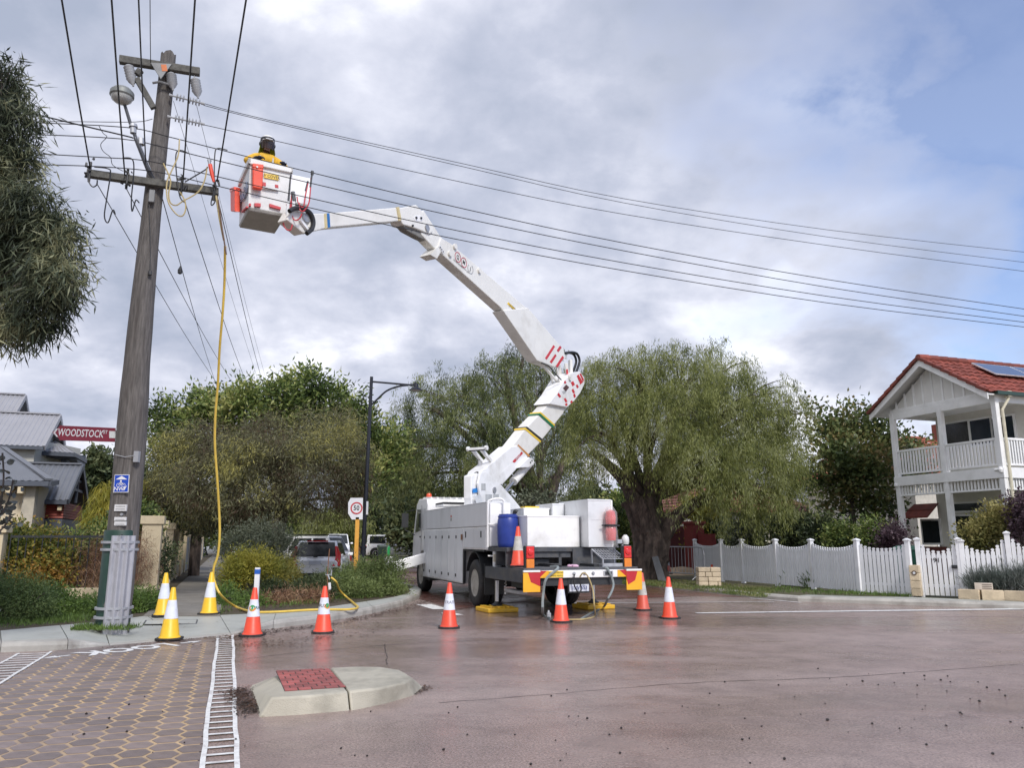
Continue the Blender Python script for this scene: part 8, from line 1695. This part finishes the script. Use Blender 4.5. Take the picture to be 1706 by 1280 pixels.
# rows of far trees closing the view
FT = ['far dark tree closing the view %s']
far = [(330, 862, 62, 46, 30, 'past the end of the side footpath'), (405, 868, 70, 40, 26, 'behind the grey bush and parked wagon'), (470, 862, 80, 40, 30, 'behind the red car'), (610, 850, 85, 44, 40, 'beyond the lamp post'), (700, 855, 60, 40, 40, 'past the truck cab'), (780, 840, 62, 50, 40, 'behind the boom rest'), (985, 850, 62, 40, 36, 'between the two drooping trees'), (1060, 852, 60, 45, 32, 'behind the thick trunk'), (1150, 845, 56, 50, 40, 'behind the maroon gate'), (1245, 850, 52, 50, 44, 'over the middle of the picket fence'), (1330, 842, 50, 48, 50, 'over the fence beside the garden tree'), (1400, 850, 62, 45, 40, 'behind the garden tree'), (210, 850, 46, 40, 34, 'behind the power pole'), (150, 868, 50, 40, 24, 'behind the red timber bay'), (-40, 850, 60, 60, 40, 'outside the view past the grey roofs'), (1800, 800, 60, 80, 60, 'outside the view past the white house')]
for x, y, Y, rx, ry, where in far:
    b = at(x, 900, Y); b.z = 0; bl = [blob(x + dx * rx, y + dy * ry, rx * .6, ry * .55, Y + dx * 1.5) for dx, dy in ((-.6, .1), (.55, 0), (0, -.45), (-.2, .6), (.5, .7), (-.7, .8))]
    tree('far_tree', 'dark far tree ' + where, 'tree', b, [b, at(x, 890, Y), at(x, y + ry * .3, Y)], (.25, .2), at(x, y + ry * .3, Y), bl, 9000, 'tuft', .42, .2, random.choice((LM_DRK, LM_DRK, LM_BRD)), per=22, cr=.45, group='dark trees closing the view', fill=.2)
# shrubs behind the picket fence
GS = 'shrubs behind the picket fence'
for x, y, rx, ry, Y, lm, lab, ln in ((1190, 888, 34, 26, 33, LM_DRK, 'dark shrub behind the first bays of the picket fence', .12), (1245, 885, 38, 30, 31, LM_GRY, 'pale grey-green shrub behind the third bay of the picket fence', .12), (1310, 882, 44, 34, 29.5, LM_DRK, 'dense dark shrub behind the longest bay of the picket fence', .12), (1370, 890, 34, 28, 28, LM_DRK, 'dark shrub below the garden tree', .12), (1405, 898, 26, 22, 25.2, LM_BRD, 'light leaved shrub poking over the fence below the garden tree', .10), (1455, 896, 24, 24, 24.3, LM_BRD, 'upright leafy green shrub over the fence near the verandah', .09), (1488, 900, 15, 20, 23.2, LM_PUR, 'reddish purple shrub at the foot of the verandah post', .08), (1170, 850, 36, 20, 33, LM_YEL, 'yellowing shrub above the maroon gate pillar', .12), (1030, 885, 40, 45, 31, LM_BRD, 'green shrub between the truck locker and the thick trunk', .14), (890, 850, 70, 28, 35, LM_GRY, 'grey-green shrub behind the truck lockers and turret', .16), (980, 870, 50, 28, 36, LM_WIL2, 'dull green shrub behind the tall truck locker', .16)):
    bl = [blob(x + dx * rx, y + dy * ry, rx * .62, ry * .62, Y) for dx, dy in ((-.45, -.1), (.45, -.2), (0, .4), (0, -.4))] + [blob(x, (y + 960) / 2, rx * .8, 26, Y)]
    bush('garden_shrub', lab, 'shrub', bl, 5200, 'tuft', ln * 1.2, ln * .55, lm, cr=.16, group=GS)
bush('garden_shrub', 'yellow-green shrub behind the fence in front of the white house door', 'shrub', [blob(1625, 900, 22, 24, 21.5), blob(1655, 890, 30, 34, 21.5), blob(1670, 870, 16, 28, 21.5)], 5200, 'tuft', .11, .055, leafmat('pale_yellow_leaf', [(0.132, 0.141, 0.041), (0.248, 0.232, 0.083), (0.364, 0.315, 0.116)], .3, 1.2), cr=.12)
bush('plum_shrub', 'purple leaved plum shrub at the picture edge before the white house', 'shrub', [blob(1702, 856, 12, 34, 20.5), blob(1716, 870, 20, 46, 20.7), blob(1694, 888, 9, 16, 20.5)], 3600, 'tuft', .09, .055, LM_PUR, cr=.10)
bush('climbing_vine', 'sparse dark vine climbing the corner verandah post of the white house', 'vine', [blob(1682, 860, 6, 28, 23.2), blob(1686, 895, 6, 28, 23.2), blob(1678, 835, 5, 16, 23.2)], 420, 'tuft', .07, .045, LM_PUR, cr=.08)
bush('lavender', 'grey-green lavender mound behind the limestone edging', 'lavender', [blob(1632, 973, 20, 9, 18.45, .4), blob(1668, 969, 24, 12, 18.3, .4), blob(1708, 967, 28, 13, 18.15, .4)], 5200, 'spike', .16, .012, LM_LAV, cr=.10)
for x, y, Y, lab in ((1262, 966, 26.0, 'weedy tuft at the foot of the fence, third bay'), (1322, 972, 23.6, 'tall weedy tuft at the foot of the fence, longest bay'), (1352, 972, 22.6, 'thin leafy weed at the foot of a fence post')):
    bush('weed', lab, 'weed', [blob(x, y, 14, 10, Y), blob(x + 6, y - 8, 6, 12, Y)], 900, 'spike', .14, .03, LM_GRN, cr=.08, group='weeds at the foot of the picket fence')
# street corner bed
bush('grey_shrub', 'large grey-green shrub in the corner bed under the olive tree', 'shrub', [blob(400, 915, 34, 32, 22.5), blob(440, 895, 38, 24, 22.5), blob(470, 920, 28, 30, 22.5), blob(430, 940, 45, 24, 22.2)], 14000, 'tuft', .10, .018, LM_GRY, cr=.12)
bush('yellow_shrub', 'yellow-green shrub nearest the footpath in the corner bed', 'shrub', [blob(392, 958, 28, 26, 18.6), blob(415, 938, 32, 22, 18.8), blob(445, 950, 22, 20, 18.8)], 11000, 'tuft', .09, .016, LM_YEL, cr=.09)
bush('yellow_shrub', 'smaller yellowish shrub between the yellow-green shrub and the hatchback', 'shrub', [blob(472, 950, 20, 16, 19.5), blob(484, 962, 16, 12, 19.3), blob(462, 968, 24, 14, 19.0)], 6500, 'tuft', .09, .016, leafmat('olive_yellow_leaf', [(0.116, 0.124, 0.036), (0.215, 0.207, 0.050), (0.315, 0.265, 0.066)], .3, 1.3), cr=.09)
LM_BOX = leafmat('mid_green_leaf', [(0.072, 0.103, 0.036), (0.135, 0.179, 0.058), (0.207, 0.261, 0.090)], .25, 1.0)
bush('green_shrub', 'wide mid-green shrub along the corner kerb in front of the hatchback', 'shrub', [blob(566, 974, 34, 20, 19.6), blob(606, 958, 34, 22, 20.2), blob(640, 958, 36, 26, 20.4), blob(655, 978, 24, 18, 19.8), blob(600, 982, 50, 16, 19.2)], 21000, 'tuft', .085, .017, LM_BOX, cr=.10)
bush('green_shrub', 'low dark green shrub around the earth stake', 'shrub', [blob(535, 980, 26, 18, 18.6), blob(505, 985, 24, 14, 18.4), blob(450, 985, 30, 14, 18.4)], 8000, 'tuft', .08, .015, LM_DRK, cr=.09)
bush('dry_groundcover', 'patch of dry brown groundcover between the cones and the shrubs', 'groundcover', [blob(490, 1000, 30, 10, 17.4), blob(455, 1004, 24, 8, 17.2), blob(530, 998, 18, 8, 17.6)], 5000, 'tuft', .11, .010, LM_BRN, cr=.09)
bush('green_groundcover', 'low green groundcover beside the footpath cone', 'groundcover', [blob(390, 1004, 22, 10, 17.0), blob(375, 990, 16, 12, 17.6), blob(425, 1008, 24, 7, 16.8)], 4200, 'tuft', .09, .018, LM_GRN, cr=.08)
# garden behind and beside the pole
bush('hedge_shrub', 'rounded deep green shrub on the verge at the picture edge', 'shrub', [blob(18, 1005, 42, 34, 13.6), blob(60, 1012, 28, 30, 13.6), blob(-20, 990, 30, 36, 13.7), blob(45, 985, 30, 20, 13.8)], 17000, 'tuft', .055, .014, leafmat('deep_green_leaf', [(0.051, 0.084, 0.035), (0.100, 0.151, 0.054), (0.189, 0.248, 0.085)], .25, 1.6), cr=.08)
bush('green_groundcover', 'bright green groundcover spreading behind the power pole foot', 'groundcover', [blob(110, 1022, 40, 14, 14.6), blob(150, 1012, 30, 12, 15.2), blob(85, 1000, 30, 16, 15.0), blob(175, 1020, 22, 10, 14.6)], 11000, 'tuft', .075, .022, LM_GRN, cr=.09)
bush('green_groundcover', 'green groundcover between the power pole and the yellow cones', 'groundcover', [blob(225, 1012, 20, 12, 15.2), blob(248, 1004, 16, 14, 15.6), blob(215, 995, 14, 10, 16.2)], 5200, 'tuft', .075, .020, LM_GRN, cr=.08)
bush('hedge_shrub', 'tall yellow-green autumn hedge behind the railing', 'hedge', [blob(45, 908, 42, 30, 18.2), blob(85, 922, 30, 36, 18.0), blob(35, 945, 45, 34, 17.8), blob(75, 960, 32, 30, 17.6), blob(20, 896, 26, 20, 18.4), blob(110, 945, 18, 34, 17.8)], 15000, 'tuft', .085, .045, LM_HDG, cr=.12)
for q in ((100, 890), (75, 868), (52, 872)): pass
bush('dead_vine', 'heap of dead brown vine over the garden wall beside the pole', 'vine', [blob(150, 950, 34, 42, 18.2), blob(185, 935, 26, 46, 18.4), blob(222, 935, 14, 46, 18.8), blob(170, 985, 44, 16, 18.0)], 11000, 'droop', .20, .007, LM_BRN, cr=.18)
bush('garden_creeper', 'leafy creeper spilling over the garden wall top behind the power pole', 'creeper', [blob(135, 908, 30, 16, 19.5), blob(230, 865, 22, 26, 20.2), blob(215, 890, 16, 24, 20.0), blob(250, 872, 14, 10, 21.4), blob(172, 888, 18, 16, 20.0)], 8000, 'tuft', .09, .05, LM_BRD, cr=.13)
bush('wall_ivy', 'dark ivy hanging between the cream wall piers', 'ivy', [blob(278, 930, 3, 34, 22.0)], 900, 'tuft', .08, .05, LM_DRK, cr=.10)
Y7 = 27.0; t7 = at(265, 900, Y7); t7.z = .1
tree('dark_tree', 'dense dark green tree over the wall and side footpath', 'tree', t7, [t7, at(262, 880, Y7), at(262, 860, Y7)], (.16, .12), at(262, 858, Y7), [blob(x, y, rx, ry, Y7) for x, y, rx, ry in ((240, 850, 30, 28), (285, 838, 36, 28), (320, 845, 30, 24), (265, 815, 30, 25), (330, 872, 16, 10), (230, 805, 20, 22))], 15000, 'tuft', .14, .075, LM_DRK, BARKG, per=24, cr=.2, fill=.3)
mb = MB()
t8 = at(327, 900, 30); t8.z = .1; tree('dark_tree', 'dark trunked tree shading the side footpath', 'tree', t8, [t8, at(328, 880, 30), at(330, 850, 30)], (.22, .2), at(330, 850, 30), [blob(x, y, rx, ry, 30) for x, y, rx, ry in ((350, 862, 28, 14), (322, 856, 20, 14), (385, 868, 24, 12), (340, 845, 34, 22))], 7000, 'tuft', .16, .08, LM_DRK, per=24, cr=.22)
t9 = at(163, 900, 45); t9.z = 0; tree('conifer_tree', 'small dark layered tree behind the grey roofed house', 'tree', t9, [t9, at(163, 800, 45), at(163, 770, 45)], (.2, .1), at(163, 800, 45), [blob(163, 775, 12, 14, 45), blob(155, 792, 16, 12, 45), blob(172, 792, 14, 12, 45), blob(164, 765, 7, 8, 45), blob(160, 806, 22, 10, 45)], 4200, 'tuft', .34, .16, LM_DRK, per=18, cr=.3)
t10 = at(152, 900, 25); t10.z = .1; tree('grass_tree', 'yellow-green weeping grass-like tree between the red bay and the pole', 'tree', t10, [t10, at(152, 880, 25), at(152, 850, 25)], (.12, .1), at(152, 850, 25), [blob(172, 815, 8, 7, 25), blob(176, 838, 8, 10, 25), blob(166, 852, 8, 8, 25), blob(232, 822, 16, 20, 26)], 7000, 'weep', .34, .020, LM_YEL, per=40, strand=.7, cr=.13)
# round grey-leaved gum at the picture edge, leaf by leaf
gm = at(-8, 900, 10.5); gm.z = .12; rt = root('round_leaved_gum', 'young gum with round grey leaves on dark twigs below the grey roofs', 'sapling', tuple(gm))
mb = MB(); tw_ = [[gm, at(-6, 900, 10.5), at(0, 850, 10.5), at(6, 800, 10.5), at(4, 755, 10.5)], [at(0, 860, 10.5), at(14, 835, 10.5), at(22, 800, 10.5)], [at(-4, 890, 10.5), at(12, 870, 10.4), at(20, 850, 10.4)]]
for q in tw_: mb.tube(smooth(q, 4), .012, 5)
build(mb, 'stem', BARKG, rt, smooth=True)
LM_RND = mat('round_grey_leaf', (0.085, 0.095, 0.085), 0.5, var=.35, scale=14)
dk = MB(); dk.add([(math.cos(a) * .038, math.sin(a) * .034, .004 * math.cos(2 * a)) for a in [k * math.pi / 5 for k in range(10)]], [tuple(range(10))]); dkm = dk.mesh('leaf', LM_RND)
for k in range(95):
    q = random.choice(tw_); s = random.random() * (len(q) - 1.01); p = lerp(q[int(s)], q[int(s) + 1], s % 1) + V3(random.gauss(0, .075), random.gauss(0, .06), random.gauss(0, .03)); 
    if k % 3 == 0: p = at(random.uniform(-10, 24), random.uniform(755, 900), 10.5 + random.uniform(-.1, .1))
    inst(dkm, 'leaf', rt, Matrix.Translation(p) @ Matrix.Rotation(random.uniform(0, 6.3), 4, 'Z') @ Matrix.Rotation(random.uniform(.5, 1.6), 4, 'X') @ Matrix.Scale(random.uniform(.7, 1.25), 4))
# grass
def grass(name, polys, n, h, lm, label=None, z=.112, w=.012):
    P_ = []
    for a, b_, c, e in polys:
        s, t = rng.random(n), rng.random(n); A_, B_, C_, D_ = (np.array(x)[:2] for x in (a, b_, c, e)); q = (A_[None] * (1 - s)[:, None] + B_[None] * s[:, None]) * (1 - t)[:, None] + (D_[None] * (1 - s)[:, None] + C_[None] * s[:, None]) * t[:, None]; P_.append(q)
    q = np.concatenate(P_); m = np.sin(q[:, 0] * 2.1) * np.cos(q[:, 1] * 1.7 + 1) + rng.normal(size=len(q)) * .6 > -.35; q = q[m]; k = len(q); p = np.concatenate([q, np.full((k, 1), z)], axis=1); d = rng.normal(size=(k, 3)) * .45; d[:, 2] = 1
    return leaf_obj(name, None, p, d, h * (.4 + rng.random(k)), np.full(k, w), lm, kind='stuff', label=label)
grass('grass', [(gnd(1030, 974, .11), gnd(1100, 979.5, .11), gnd(1105, 966, .11), gnd(1030, 962, .11)), (gnd(1100, 979.5, .11), gnd(1275, 998, .11), gnd(1300, 982, .11), gnd(1105, 966, .11)), (gnd(880, 962, .11), gnd(1030, 974, .11), gnd(1030, 960, .11), gnd(900, 950, .11))], 9000, .07, LM_GRS, 'short patchy grass on the verge below the drooping tree', w=.016)
grass('grass', [(gnd(-20, 1050, .12), gnd(150, 1036, .12), gnd(190, 1005, .12), gnd(0, 1000, .12)), (gnd(366, 1024, .12), gnd(640, 996, .12), gnd(640, 975, .12), gnd(372, 985, .12))], 7000, .10, LM_GRN, 'green ground plants over the beds behind the footpath', w=.014)
pb = PB + V3(0, -.15, 0); grass('grass', [(pb + V3(-.42, -.28, 0), pb + V3(.45, -.28, 0), pb + V3(.5, .15, 0), pb + V3(-.45, .15, 0))], 1500, .09, LM_GRN, 'tuft of weeds round the foot of the power pole', z=.135, w=.012)
grass('grass', [(gnd(1290, 990, .13), gnd(1520, 996, .13), gnd(1520, 993, .13), gnd(1290, 978, .13))], 1800, .10, LM_GRN, 'weedy strip along the foot of the picket fence', z=.13, w=.014)
LITV = litter('leaf_litter', [gnd(980, 966, .12), gnd(1090, 970, .12), gnd(1280, 986, .12)], 700, .5, .07, LIT, 'brown leaf litter under the drooping tree', z0=.118)
litter('leaf_litter', [gnd(380, 1020, .13), gnd(520, 1008, .13), gnd(650, 992, .13)], 700, .16, .05, LIT, 'brown litter along the edge of the corner bed', z0=.14)
